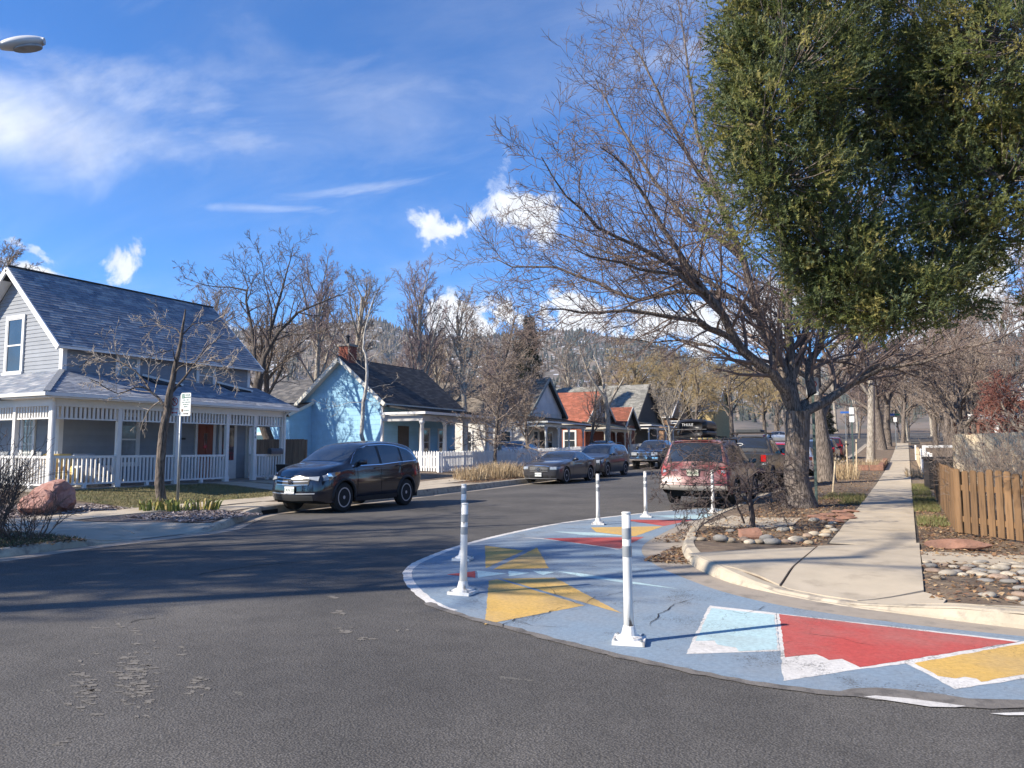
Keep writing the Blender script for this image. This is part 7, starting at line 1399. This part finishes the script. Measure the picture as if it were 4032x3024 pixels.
# --- street lamp
def lamp():
    h = onD(92, 182, 12.2); h = Vector((h.x, h.y, h.z)); px, py = -15.2, 4.1; t = thing('street_lamp', 'pale cobra-head street lamp on an arm above the corner', 'street lamp', (px, py, zleft(px, py))); zb = zleft(px, py); b = Vector((px, py, zb)); hl = h - b
    MB().lathe([(.16, -.1), (.15, .25), (.10, .3), (.095, 1.5), (.07, hl.z - .25), (.06, hl.z - .2)], 14).build('pole', Mgalv, t, True); d = Vector((hl.x, hl.y, 0)); dn = d.normalized(); e = d - dn * .26
    MB().tube([(0, 0, hl.z - .55), tuple(dn * .6 + Vector((0, 0, hl.z - .28))), tuple(e * .6 + Vector((0, 0, hl.z - .10))), tuple(e + Vector((0, 0, hl.z)))], [.045, .04, .035, .03], 10).build('arm', Mgalv, t, True)
    Ml = mat('lamp_housing', (.62, .62, .62), .4, .08); sd = Vector((-dn.y, dn.x, 0))
    def f(u, v):
        s_ = u; w = .155 * math.sin(math.pi * min(1, .12 + .80 * s_))**.6; th = v * 2 * math.pi; up = .12 if math.sin(th) > 0 else .08; c = e + dn * (s_ * .62 - .06); p = c + sd * (w * math.cos(th)) + Vector((0, 0, hl.z + up * math.sin(th) * (math.sin(math.pi * min(1, .12 + .8 * s_))**.5) + s_ * .17 - .05)); return tuple(p)
    mb = MB().grid(f, 14, 18); n = 19; mb.f += [tuple(range(n))[::-1], tuple(range(14 * n, 15 * n))]; mb.mi += [0, 0]; hd = mb.build('lamp_head', Ml, t, True)
    c = e + dn * .33; MB().add([tuple(c + dn * (.21 * math.cos(a)) + sd * (.115 * math.sin(a)) + Vector((0, 0, hl.z - .022 + .058 * math.cos(a) + (.012 if k == 0 else -.02)))) for k in (0, 1) for a in np.linspace(0, 6.283, 17)[:-1]], [tuple(range(16)), tuple(range(31, 15, -1))] + [(i, (i + 1) % 16, 16 + (i + 1) % 16, 16 + i) for i in range(16)]).build('lens', mat('lamp_lens', (.32, .31, .30), .25, .2, 9), hd)
lamp()

# --- fences
def fence(name, label, path, zf, h, w, gap, m, top='dog', rails=(.25, .75), postm=None, pside=1, cap=300, lean=.0, seed=1, part='picket', thk=.02, posts=2.2, hv=.0):
    rg = random.Random(seed); t = thing(name, label, 'fence', (path[0][0], path[0][1], zf(*path[0]))); o = Vector((path[0][0], path[0][1], zf(*path[0]))); hs = {}
    def pm(hh):
        k = round(hh, 2)
        if k not in hs:
            a = w / 2; poly = {'dog': [(-a, 0), (a, 0), (a, k - .03), (a - .03, k), (-a + .03, k), (-a, k - .03)], 'point': [(-a, 0), (a, 0), (a, k - .07), (0, k), (-a, k - .07)], 'flat': [(-a, 0), (a, 0), (a, k), (-a, k)]}[top]; hs[k] = MB().prism([(x, 0, z) for x, z in poly], (0, thk, 0)).mesh(part, m)
        return hs[k]
    for (a, c) in zip(path[:-1], path[1:]):
        dx, dy = c[0] - a[0], c[1] - a[1]; L = math.hypot(dx, dy); ang = math.atan2(dy, dx); n = int(L / (w + gap)); tx, ty = dx / L, dy / L; nx, ny = -ty, tx
        for i in range(n):
            s_ = (i + .5) * L / n; x, y = a[0] + tx * s_, a[1] + ty * s_; ob = link(part, pm(h + rg.choice((0, -hv, hv)) * rg.random()), t, (x - o.x + rg.uniform(-.006, .006), y - o.y, zf(x, y) - o.z + .03), ang); ob.rotation_euler.y = rg.gauss(0, lean)
        for rf_ in rails: MB().beam((a[0] + nx * (.02 + thk) - o.x, a[1] + ny * (.02 + thk) - o.y, zf(*a) + h * rf_ - o.z), (c[0] + nx * (.02 + thk) - o.x, c[1] + ny * (.02 + thk) - o.y, zf(*c) + h * rf_ - o.z), .04, .09).build('rail', m, t)
        k = max(1, int(L / posts))
        for i in range(k + 1): s_ = L * i / k; x, y = a[0] + tx * s_ + nx * (.085 + thk), a[1] + ty * s_ + ny * (.085 + thk); MB().cbox((x - o.x, y - o.y, zf(x, y) - o.z + h * .5 - .05), .09, .09, h + .1, rz=ang).build('fence_post', postm or m, t)
    return t
Mpick = mat('picket_white', (.72, .71, .69), .6, .08, 3, rnd=.1); Mcedar = Mwood('brown_cedar', (.18, .104, .05)); Mpine = Mwood('pale_pine', (.62, .50, .34), .15); Mced2 = Mwood('tan_cedar', (.26, .175, .115), .25)
fence('picket_fence', 'white pointed picket fence in front of the blue house', [(-22.1, 30.0), (-19.75, 30.0), (-19.75, 52)], zleft, .98, .085, .055, Mpick, 'point', seed=2, hv=.02)
fence('picket_fence', 'weathered white picket fence before the tall-roofed house', [(-19.4, 56.5), (-19.4, 72)], zleft, .95, .09, .06, mat('picket_worn', (.50, .48, .44), .7, .15, rnd=.2), 'flat', seed=3)
fence('wooden_fence', 'brown cedar picket fence round the garden by the pavement', [(.62, 25.2), (.64, 14.5), (2.9, 11.45), (5.5, 8.3)], zright, 1.02, .13, .036, Mcedar, 'dog', seed=4, lean=.012, hv=.03, pside=1)
fence('board_fence', 'pale board fence standing across the back of the garden', [(1.3, 27.6), (14.0, 27.6)], zright, 1.72, .15, .004, Mpine, 'flat', seed=5, part='board', hv=.02)
fence('board_fence', 'low pale split-board fence inside the garden', [(2.2, 23.6), (13.0, 22.0)], zright, 1.05, .17, .012, Mwood('pale_split', (.52, .40, .26), .4), 'flat', seed=6, part='board', hv=.05)
fq0 = onY(984, 1727, 23.6); fq1 = onY(1198, 1727, 23.6); fence('wooden_fence', 'tall cedar privacy fence joining the grey and blue houses', [(fq0.x - 1.2, 23.6), (fq1.x, 23.6)], zleft, fq1.z - zleft(fq1.x, 23.6) - .04, .14, .004, Mced2, 'dog', seed=7, part='board')
fence('board_fence', 'white plank fence section beyond the cedar pickets', [(.50, 41.0), (.60, 30.6)], zright, 1.15, .30, .006, Mpick, 'flat', seed=8, part='board')
fence('board_fence', 'short cream fence by the far mailbox', [(.45, 56), (.50, 45)], zright, .9, .16, .02, Mpine, 'flat', seed=9, part='board')
def garden_box():
    t = thing('storage_box', 'black storage box with white framed lid beside the garden fence', 'box', (1.35, 28.9, zright(1.35, 28.9)), R(8)); MB().box(-.85, .85, -.5, .5, 0, .95).build('box', mat('black_box', (.02, .018, .018), .6, .2, 4), t); MB().box(-.9, .9, -.55, .55, .95, 1.03).build('lid', MATS['black_box'], t)
    q = MB(); q.box(-.85, -.75, .56, .62, 1.0, 1.42); q.box(.35, .5, .56, .62, 1.0, 1.42); q.box(-.75, .35, .561, .619, 1.34, 1.42); q.build('white_frame', Mwhite, t)
garden_box()
def mailbox(label, x, y, rz):
    t = thing('mailbox', label, 'mailbox', (x, y, zright(x, y)), rz); MB().box(-.05, .05, -.05, .05, -.1, 1.05).build('post', Mwhite, t); pts = [(.1 * math.cos(a), .12 + .1 * math.sin(a)) for a in np.linspace(0, math.pi, 9)] + [(-.1, 0), (.1, 0)]; MB().prism([(x_, -.26, 1.05 + z) for x_, z in pts], (0, .52, 0)).build('box', MBlack, t); MB().box(.102, .11, -.1, .1, 1.15, 1.2).build('flag', Msr, t)
mailbox('black mailbox with red flag on a white post by the pavement', .45, 58.0, R(80))
def stake(label, x, y, h, lean): t = thing('wooden_stake', label, 'stake', (x, y, zright(x, y)), 0, 'wooden stakes in the planting strip'); MB().tube([(0, 0, -.1), (lean[0] * h, lean[1] * h, h)], .03, 8).build('stake', Mpine, t); MB().tube([(lean[0] * h * .9, lean[1] * h * .9, h * .9), (lean[0] * h * .93, lean[1] * h * .93, h * .93)], .036, 8).build('tie', MBlack, t)
stake('pale wooden stake leaning beside the second bare tree', -2.3, 35.0, 1.6, (-.02, .0)); stake('straight pale wooden stake next to the leaning one', -2.05, 36.2, 1.65, (.03, 0)); stake('short yellow stake behind the maple trunk by the red hatchback', -2.15, 25.5, 1.1, (.12, 0))
t = thing('snow_pole', 'thin copper-coloured pole in front of the privacy fence', 'pole', (fq1.x - 1.0, 23.3, zleft(fq1.x, 23.3))); MB().tube([(0, 0, -.1), (0, 0, 1.75)], .022, 8).build('pole', mat('copper', (.45, .25, .11), .5), t); MB().lathe([(.03, 1.1), (.06, 1.14), (.03, 1.18)], 8).build('collar', MBlack, t)
t = thing('compost_bin', 'small black bin with white leaf mark at the porch corner', 'bin', (-20.4, 20.6, zleft(-20.4, 20.6))); MB().prism([(-.2, -.2, 0), (.2, -.2, 0), (.23, -.23, .55), (-.23, -.23, .55)], (0, .42, 0)).build('bin', MBlack, t); MB().box(-.24, .24, -.24, .24, .55, .60).build('lid', MBlack, t); flat([(-.05, .0), (0, .06), (.05, 0), (.02, -.04), (-.02, -.04)], -.226, -.004, 'leaf_mark', Mwhite, t).location.z = .34

# --- stones
def rock_mesh(seed, sub=2, rough=.22, flatz=.6, ang=False):
    bm = bmesh.new(); bmesh.ops.create_icosphere(bm, subdivisions=sub, radius=1); rg = random.Random(seed); ks = [(Vector((rg.gauss(0, 1), rg.gauss(0, 1), rg.gauss(0, 1))).normalized(), rg.uniform(-rough, rough)) for _ in range(9)]
    cuts = [(Vector((rg.gauss(0, 1), rg.gauss(0, 1), rg.gauss(0, .7))).normalized(), rg.uniform(.62, .85)) for _ in range(11)] if ang else []
    for v in bm.verts:
        n = v.co.normalized(); s_ = 1 + sum(a * max(0, n.dot(d))**2 for d, a in ks); p = n * s_
        for d, c in cuts:
            q = p.dot(d)
            if q > c: p = p - d * (q - c)
        if ang: p += Vector((rg.gauss(0, .012), rg.gauss(0, .012), rg.gauss(0, .012)))
        v.co = Vector((p.x, p.y, p.z * flatz))
    me = bpy.data.meshes.new('stone'); bm.to_mesh(me); bm.free()
    for p in me.polygons: p.use_smooth = not ang
    return me
Mst = [mat('stone_%s' % n, c, .85, .2, 8, bump=.25, bscale=40, col2=tuple(x * .7 for x in c), c2lo=.5, c2hi=.65, c2scale=12, rnd=.25) for n, c in (('pale', (.42, .365, .285)), ('grey', (.27, .25, .22)), ('tan', (.36, .285, .195)), ('rose', (.31, .225, .165)))]
RM = []
for i in range(12): RI = (0, 0, 1, 2, 0, 3, 1, 2, 0, 2, 1, 0); me = rock_mesh(i, 2, .25, .55); me.materials.append(Mst[RI[i]]); RM.append(me)
def stone(x, y, zf, sx, sy, sz, i, rz, label, group, name='river_stone', me=None, sink=.45):
    o = link(name, me or RM[i % 12], None, (x, y, zf(x, y) + sz * .55 * (1 - sink)), rz, label, 'stone', group); o.scale = (sx, sy, sz); return o
RN = ('pale', 'grey', 'tan', 'rose'); rg = random.Random(14)
pix = [(1580, 525), (1690, 550), (1775, 590), (1810, 610), (1650, 630), (1930, 530), (2000, 565), (2060, 575), (1930, 585), (1920, 610), (2050, 630), (1980, 650), (2110, 610), (2170, 590), (2120, 660), (2190, 640), (1990, 750), (1950, 742), (2140, 765), (2190, 745), (2200, 700), (2150, 535), (2210, 525), (1860, 555), (1750, 560), (2090, 545), (1600, 555), (1720, 605), (1840, 575), (2240, 600), (2260, 660), (2230, 560), (2280, 720), (2180, 560), (1960, 560), (2020, 600), (1890, 600), (1620, 585), (2250, 800)]
for k, p in enumerate(pix):
    x, y = G(*Z9(*p), .12); s_ = rg.uniform(.04, .08); stone(x, y, zright, s_ * rg.uniform(1.1, 1.7), s_, s_ * rg.uniform(.8, 1.0), k * 5 + k // 3, rg.uniform(-.6, .9), RN[RI[(k * 5 + k // 3) % 12]] + ' rounded river stone in the bare bed past the pavement joint', 'river stones in the corner bed')
pix = [(50, 370), (105, 372), (235, 380), (285, 383), (385, 380), (420, 392), (480, 392), (530, 382), (580, 395), (660, 390), (720, 385), (760, 378), (805, 398), (850, 250), (900, 262), (960, 268), (935, 295), (690, 305), (650, 315), (800, 355), (840, 345), (905, 350), (920, 330), (300, 318), (970, 315)]
for k, p in enumerate(pix):
    x, y = G(*Z9(*p), .14); s_ = rg.uniform(.055, .10); stone(x, y, zright, s_ * rg.uniform(1.0, 1.4), s_, s_ * rg.uniform(.9, 1.2), k * 7 + k // 4, rg.uniform(-.6, .6), RN[RI[(k * 7 + k // 4) % 12]] + ' rounded edging stone round the bed of the contorted shrub', 'edging stones of the shrub bed', sink=.25)
MA = []
Msand = mat('red_sandstone', (.25, .13, .09), .9, .25, 7, bump=.5, bscale=30, col2=(.20, .11, .08), c2lo=.45, c2hi=.62, c2scale=6)
for i in range(5): me = rock_mesh(40 + i, 3, .2, .6, True); me.materials.append(Msand); MA.append(me)
x, y = G(*Z9(420, 360), .15); stone(x, y, zright, .24, .13, .2, 0, -.1, 'red sandstone block among the edging stones', None, 'sandstone_block', MA[0], .2)
x, y = G(*Z9(1740, 425), .15); stone(x + .12, y, zright, .40, .12, .15, 0, -.05, 'long red sandstone block at the foot of the cedar fence', None, 'sandstone_block', MA[1], .2)
fl_ = [(1040, 215), (900, 240), (980, 255), (1080, 190), (1000, 195), (930, 215), (1060, 235), (870, 225)]
for k, p in enumerate(fl_): x, y = G(*Z9(*p), .14); stone(x, y, zright, rg.uniform(.16, .28), rg.uniform(.10, .16), .07, 0, rg.uniform(-.5, .5), 'flat red flagstone edging the pavement near the maple', 'flagstones by the maple', 'flagstone', MA[k % 5], .1)
Mb1 = mat('pink_granite', (.36, .20, .165), .9, .25, 6, bump=.6, bscale=22, col2=(.28, .13, .10), c2lo=.45, c2hi=.6, c2scale=5)
me = rock_mesh(61, 4, .25, .75, True); me.materials.append(Mb1); stone(-16.75, 10.0, zleft, .62, .46, .55, 0, .2, 'big pink granite boulder behind the bare shrub', None, 'boulder', me, .05)
me = rock_mesh(62, 4, .25, .8, True); me.materials.append(Mb1); stone(-16.35, 9.45, zleft, .42, .36, .42, 0, 1.0, 'smaller pink boulder leaning on the big one', None, 'boulder', me, .05)
me = rock_mesh(63, 3, .25, .7, True); me.materials.append(Msand); stone(-19.3, 20.4, zleft, .55, .4, .5, 0, .4, 'dark red boulder by the black bin at the porch', None, 'boulder', me, .1)
def planter():
    t = thing('stone_planter', 'low red sandstone planter wall beside the pavement', 'planter', (-1.3, 43, zright(-1.3, 43))); bl = [MB().cbox((0, 0, 0), .24, .62, .30).mesh('block', Msand), MB().cbox((0, 0, 0), .22, .5, .28).mesh('block', Msand)]; o = zright(-1.3, 43)
    for i in range(16): y = 43.2 + i * .66; link('block', bl[i % 2], t, (0, y - 43, zright(-1.3, y) - o + .16), R(rg.uniform(-3, 3)))
    for i in range(4): x = -1.55 - i * .55; link('block', bl[1], t, (x + 1.3, 0, zright(x, 43) - o + .15), R(90))
planter()

# --- shrubs and plants
def shrub(name, label, x, y, zf, seed, n, h, spread, m, r=.010, lv=2, up=.03, group=None, P=None, cat='shrub'):
    rg = random.Random(seed); out = []; Q = P or PP(levels=lv, n=[5, 4, 3], t0=[.25, .2, .2], ang=[.55, .6, .6], lr=[.55, .5, .5], rmin=.004, up=[up, up, .02], wob=[.10, .14, .18], seg=[6, 4, 3])
    for k in range(n): a = rg.uniform(0, 6.28); rr = rg.uniform(0, spread * .35); d = np.array([math.cos(a) * rg.uniform(.1, 1) * spread, math.sin(a) * rg.uniform(.1, 1) * spread, h]); grow(out, rg, np.array([math.cos(a) * rr, math.sin(a) * rr, -.05]), d, h * rg.uniform(.6, 1.1), r * rg.uniform(.7, 1.2), 0, Q)
    t = thing(name, label, cat, (x, y, zf(x, y)), 0, group); link('stems', tube_np([b for b in out if b[0] == 0], 'stems', m), t); link('twigs', tube_np([b for b in out if b[0] > 0], 'twigs', m), t); return t
Bsh = mat('shrub_twig', (.13, .085, .065), .85, .25); Bsh2 = mat('shrub_twig_dark', (.085, .065, .06), .85, .25)
for i, (x, y, h, n, lb) in enumerate([(-12.9, 6.6, 1.5, 26, 'bare upright shrub at the corner bed kerb'), (-13.9, 7.2, 1.2, 26, 'bare shrub in front of the pink boulders'), (-13.2, 5.4, 1.9, 26, 'tall bare shrub at the end of the corner bed'), (-12.3, 7.0, .7, 22, 'low bare shrub beside the ramp')]): shrub('bare_shrub', lb, x, y, zleft, 50 + i, n, h, .75, Bsh, .009, 2)
limb_tree('contorted_shrub', 'dark contorted bare shrub in the stone-edged bed before the wagon', (*G(2964, 2080, .12), zright(-3, 13)), Bsh2, Bsh2, [(2964, 2085), (2962, 2030), (2950, 1960), (2960, 1900)], [.06, .05, .045, .03],
          [([(2955, 1970), (2930, 1900), (2880, 1840), (2800, 1800), (2720, 1790), (2640, 1840), (2600, 1930)], .022, -.4), ([(2950, 1990), (2900, 1930), (2830, 1900), (2770, 1930), (2720, 2000), (2650, 2010)], .02, -.7), ([(2960, 1930), (3010, 1890), (3080, 1850), (3150, 1800)], .02, .4), ([(2955, 1950), (3010, 1930), (3080, 1910), (3130, 1930)], .018, .3), ([(2958, 1930), (2940, 1850), (2900, 1790), (2840, 1750)], .018, .2), ([(2930, 2060), (2905, 2000), (2900, 1950), (2930, 1900)], .025, -.2), ([(2940, 1900), (2990, 1850), (3040, 1870), (3090, 1950), (3060, 2010)], .015, -.4), ([(2880, 1840), (2820, 1850), (2780, 1900), (2800, 1970), (2750, 2040)], .014, -.6), ([(2720, 1795), (2660, 1770), (2620, 1800), (2590, 1870)], .012, -.3), ([(2955, 2000), (2990, 1960), (3060, 1960), (3110, 1990)], .012, -.5)],
          PP(levels=4, n=[5, 5, 5, 4], rmin=.0055, lr=[.55, .5, .48, .45], up=[0, -.02, -.03, -.02], wob=[.1, .2, .25, .28, .28], ang=[.8, .9, .9, .8], seg=[6, 6, 6, 5, 4]), None, 71, kspawn=9.0, ls=1.6)
for i, (x, y, h, lb) in enumerate([(1.6, 15.8, 1.7, 'bare shrub tangled just behind the cedar pickets'), (2.6, 14.0, 1.8, 'spreading bare shrub above the cedar fence corner'), (2.3, 18.5, 2.0, 'tall bare shrub in the middle of the fenced garden'), (1.2, 20.5, 1.8, 'bare shrub beside the pavement end of the cedar fence'), (4.6, 14.5, 1.2, 'bare shrub at the garden edge under the evergreen'), (3.0, 21.0, 2.0, 'bare shrub before the pale split-board fence')]): shrub('bare_shrub', lb, x, y, zright, 80 + i, 15, h, 1.2, mat('shrub_twig_pale', (.20, .155, .125), .85, .25), .010, 3, .0)
def blades(name, label, x, y, zf, n, h, spread, cols, seed, w=.012, group=None, cat='grass', droop=.5, part='blades'):
    r = np.random.default_rng(seed); a = r.uniform(0, 6.283, n); rr = spread * np.sqrt(r.uniform(0, 1, n)); bx = rr * np.cos(a); by = rr * np.sin(a); hh = h * r.uniform(.5, 1.1, n); dx = np.cos(a) * r.uniform(.0, 1, n) * hh * droop + r.normal(0, .12, n) * hh; dy = np.sin(a) * r.uniform(.0, 1, n) * hh * droop + r.normal(0, .12, n) * hh; sa = r.uniform(0, 6.283, n); sx, sy = np.cos(sa) * w, np.sin(sa) * w; Z0 = np.zeros(n) - .03
    V = np.stack([np.stack([bx - sx, by - sy, Z0], 1), np.stack([bx + sx, by + sy, Z0], 1), np.stack([bx + dx * .45 + sx * .8, by + dy * .45 + sy * .8, hh * .62], 1), np.stack([bx + dx * .45 - sx * .8, by + dy * .45 - sy * .8, hh * .62], 1), np.stack([bx + dx, by + dy, hh * (1 - .25 * droop)], 1)], 1).reshape(-1, 3); i = np.arange(n)[:, None] * 5; Q = np.concatenate([i + np.array([[0, 1, 2]]), i + np.array([[0, 2, 3]]), i + np.array([[3, 2, 4]])]); c = np.asarray(cols)[r.integers(0, len(cols), n)]; C = np.concatenate([c, c, c])
    t = thing(name, label, cat, (x, y, zf(x, y)), 0, group); link(part, np_mesh(part, V, Q, mat('leaf_blade', (1, 1, 1), .75, .15, 5, attr='Col'), False, C), t); return t
IC = [(.22, .24, .05), (.30, .27, .07), (.16, .20, .05), (.36, .27, .10), (.12, .16, .05)]
for i, (x, y, n, lb) in enumerate([(-15.2, 11.25, 60, 'yellow-green leafy clump at the foot of the small dark tree'), (-14.65, 11.5, 60, 'yellow-green leafy clump round the parking sign post'), (-14.3, 11.95, 46, 'yellow-green leafy clump between the sign and the kerb')]): blades('leafy_plant', lb, x, y, zleft, n, .34, .34, IC, 90 + i, .025, None, 'plant', .8, 'leaves')
TC = [(.42, .32, .19), (.36, .26, .15), (.50, .40, .26), (.30, .21, .12)]
for i, (x, y, h, n, lb) in enumerate([(-16.6, 27.6, .75, 520, 'tan dry ornamental grass clump before the picket fence'), (-16.4, 29.4, .9, 620, 'tall tan ornamental grass under the cone-shaped tree'), (-16.9, 31.4, .8, 520, 'tan dry grass clump beside the grey sports coupe'), (-18.3, 32.6, .6, 420, 'dry grass clump at the foot of the picket fence'), (-15.9, 30.6, .45, 420, 'low matted dry grass at the kerb by the coupe'), (-2.6, 34.5, .8, 300, 'dry grass round the wooden stakes'), (-2.9, 38.0, .9, 300, 'tall dry grass in the planting strip beyond the stakes'), (-1.9, 47, .6, 300, 'dry grass inside the stone planter'), (.55, 37, .5, 300, 'dry grass along the white plank fence'), (-17.2, 48.5, .5, 300, 'dry grass by the staked sapling'), (-16.6, 54.5, .45, 300, 'dry grass strip before the worn pickets')]): blades('dry_grass', lb, x, y, zleft if x < -10 else zright, n, h, .75, TC, 100 + i, .007)
GC_ = [(.10, .125, .03), (.15, .165, .05), (.08, .10, .03), (.26, .215, .10), (.20, .16, .08)]
def turf(name, label, spots, zf, n, h, cols, seed, w=.006, cat='grass'):
    """ground cover nobody could count: one object"""
    r = np.random.default_rng(seed); V = []; C = []; F_ = []; o = 0
    for (x0, x1, y0, y1, k) in spots:
        m = int(n * k); x = r.uniform(x0, x1, m); y = r.uniform(y0, y1, m); z = np.array([zf(a, b_) for a, b_ in zip(x, y)]); hh = h * r.uniform(.4, 1.2, m); a = r.uniform(0, 6.283, m); ww = w * r.uniform(.7, 1.4, m); dx, dy = r.normal(0, .5, m) * hh, r.normal(0, .5, m) * hh; V.append(np.stack([np.stack([x - np.cos(a) * ww, y - np.sin(a) * ww, z - .01], 1), np.stack([x + np.cos(a) * ww, y + np.sin(a) * ww, z - .01], 1), np.stack([x + dx, y + dy, z + hh], 1)], 1).reshape(-1, 3)); C.append(np.asarray(cols)[r.integers(0, len(cols), m)])
    V = np.concatenate(V); link(name, np_mesh(name, V, np.arange(len(V)).reshape(-1, 3), mat('leaf_blade', (1, 1, 1), .75, attr='Col'), False, np.concatenate(C)), None, label=label, cat=cat, kind='stuff')
turf('green_grass', 'green grass growing along both edges of the pavement', [(.07, .58, 19, 24, .35), (.07, .55, 25, 31, .3), (-1.6, -1.12, 20.5, 24, .2), (.1, .6, 15.5, 17.5, .12), (-2.2, -1.2, 22, 25, .1)], zright, 9000, .10, GC_, 7)
turf('lawn_grass', 'dormant lawn grass before the grey house porch', [(-20.8, -16.2, 11.6, 17.4, 1)], zleft, 15000, .06, [(.20, .17, .06), (.26, .21, .10), (.14, .15, .05), (.16, .13, .05)], 8, .008)
LC = [(.22, .12, .06), (.30, .18, .09), (.16, .085, .05), (.36, .25, .14), (.12, .07, .045)]
def litter(name, label, spots, zf, n, cols, seed, s0=.02):
    r = np.random.default_rng(seed); V = []; C = []
    for (x0, x1, y0, y1, k) in spots:
        m = int(n * k); x = r.uniform(x0, x1, m); y = r.uniform(y0, y1, m); z = np.array([zf(a, b_) for a, b_ in zip(x, y)]) + r.uniform(.004, .03, m); a = r.uniform(0, 6.283, m); s_ = s0 * r.uniform(.6, 1.8, m); e = s_ * r.uniform(.3, .8, m); t1 = r.normal(0, .45, m) * s_; t2 = r.normal(0, .45, m) * s_; ca, sa = np.cos(a), np.sin(a)
        V.append(np.stack([np.stack([x - ca * s_, y - sa * s_, z + t1 * .3], 1), np.stack([x + sa * e, y - ca * e, z + t2], 1), np.stack([x + ca * s_, y + sa * s_, z - t1 * .3 + .003], 1), np.stack([x - sa * e, y + ca * e, z + .004], 1)], 1).reshape(-1, 3)); C.append(np.asarray(cols)[r.integers(0, len(cols), m)])
    V = np.concatenate(V); link(name, np_mesh(name, V, np.arange(len(V)).reshape(-1, 4), mat('dead_leaf', (1, 1, 1), .85, .2, 5, attr='Col'), False, np.concatenate(C)), None, label=label, cat='leaves', kind='stuff')
litter('leaf_litter', 'dead leaves and twigs littering the planting strip and garden edge', [(-3.2, -1.15, 11.6, 24, .42), (-3.6, -1.2, 24, 42, .2), (.1, 1.3, 11.3, 19, .22), (.1, 3.2, 8.2, 10.9, .10), (1.3, 4, 11, 14, .06)], zright, 15000, LC, 9)
litter('gutter_leaves', 'drift of dead leaves lying in the corner gutter', [(-3.25, -2.55, 9.9, 11.5, .6), (-3.8, -3.35, 12, 16, .3)], lambda x, y: zroad(x, y) + .004, 2200, LC, 10)
litter('gravel', 'loose pinkish gravel round the corner plants', [(-14.2, -12.3, 9.9, 11.9, .5), (-17.6, -15.9, 7.6, 11.4, .4)], lambda x, y: zleft(x, y) + .01, 7000, [(.34, .28, .26), (.24, .19, .18), (.42, .38, .36), (.18, .14, .13)], 11, .026)
litter('leaf_litter', 'dead leaves on the corner bed and dry grass verge', [(-13.6, -11.4, 4.8, 7.4, .4), (-17, -15.2, 26, 34, .5)], zleft, 7000, LC, 12, .024)
turf('bed_grass', 'dark matted ground cover in the shaded corner bed', [(-13.8, -11.5, 4.6, 7.4, 1)], zleft, 7000, .07, [(.07, .075, .03), (.10, .08, .045), (.05, .055, .025), (.12, .13, .05)], 13, .008)
drape('snow_patch', [(-18.6, 18.9), (-17.6, 19.3), (-17.4, 19.9), (-18.4, 20.1), (-19.2, 19.6)], zleft, .03, mat('old_snow', (.75, .77, .80), .6, .05), kind='structure', thick=.03)
q = MB(); q.box(0, .03, -.55, .55, 0, .11); q.build('drain_inlet', Mdark, None, loc=(kx(KL, 13.3) + .01, 13.3, zroad(-14, 13.3) + .0), rz=.2, kind='structure')
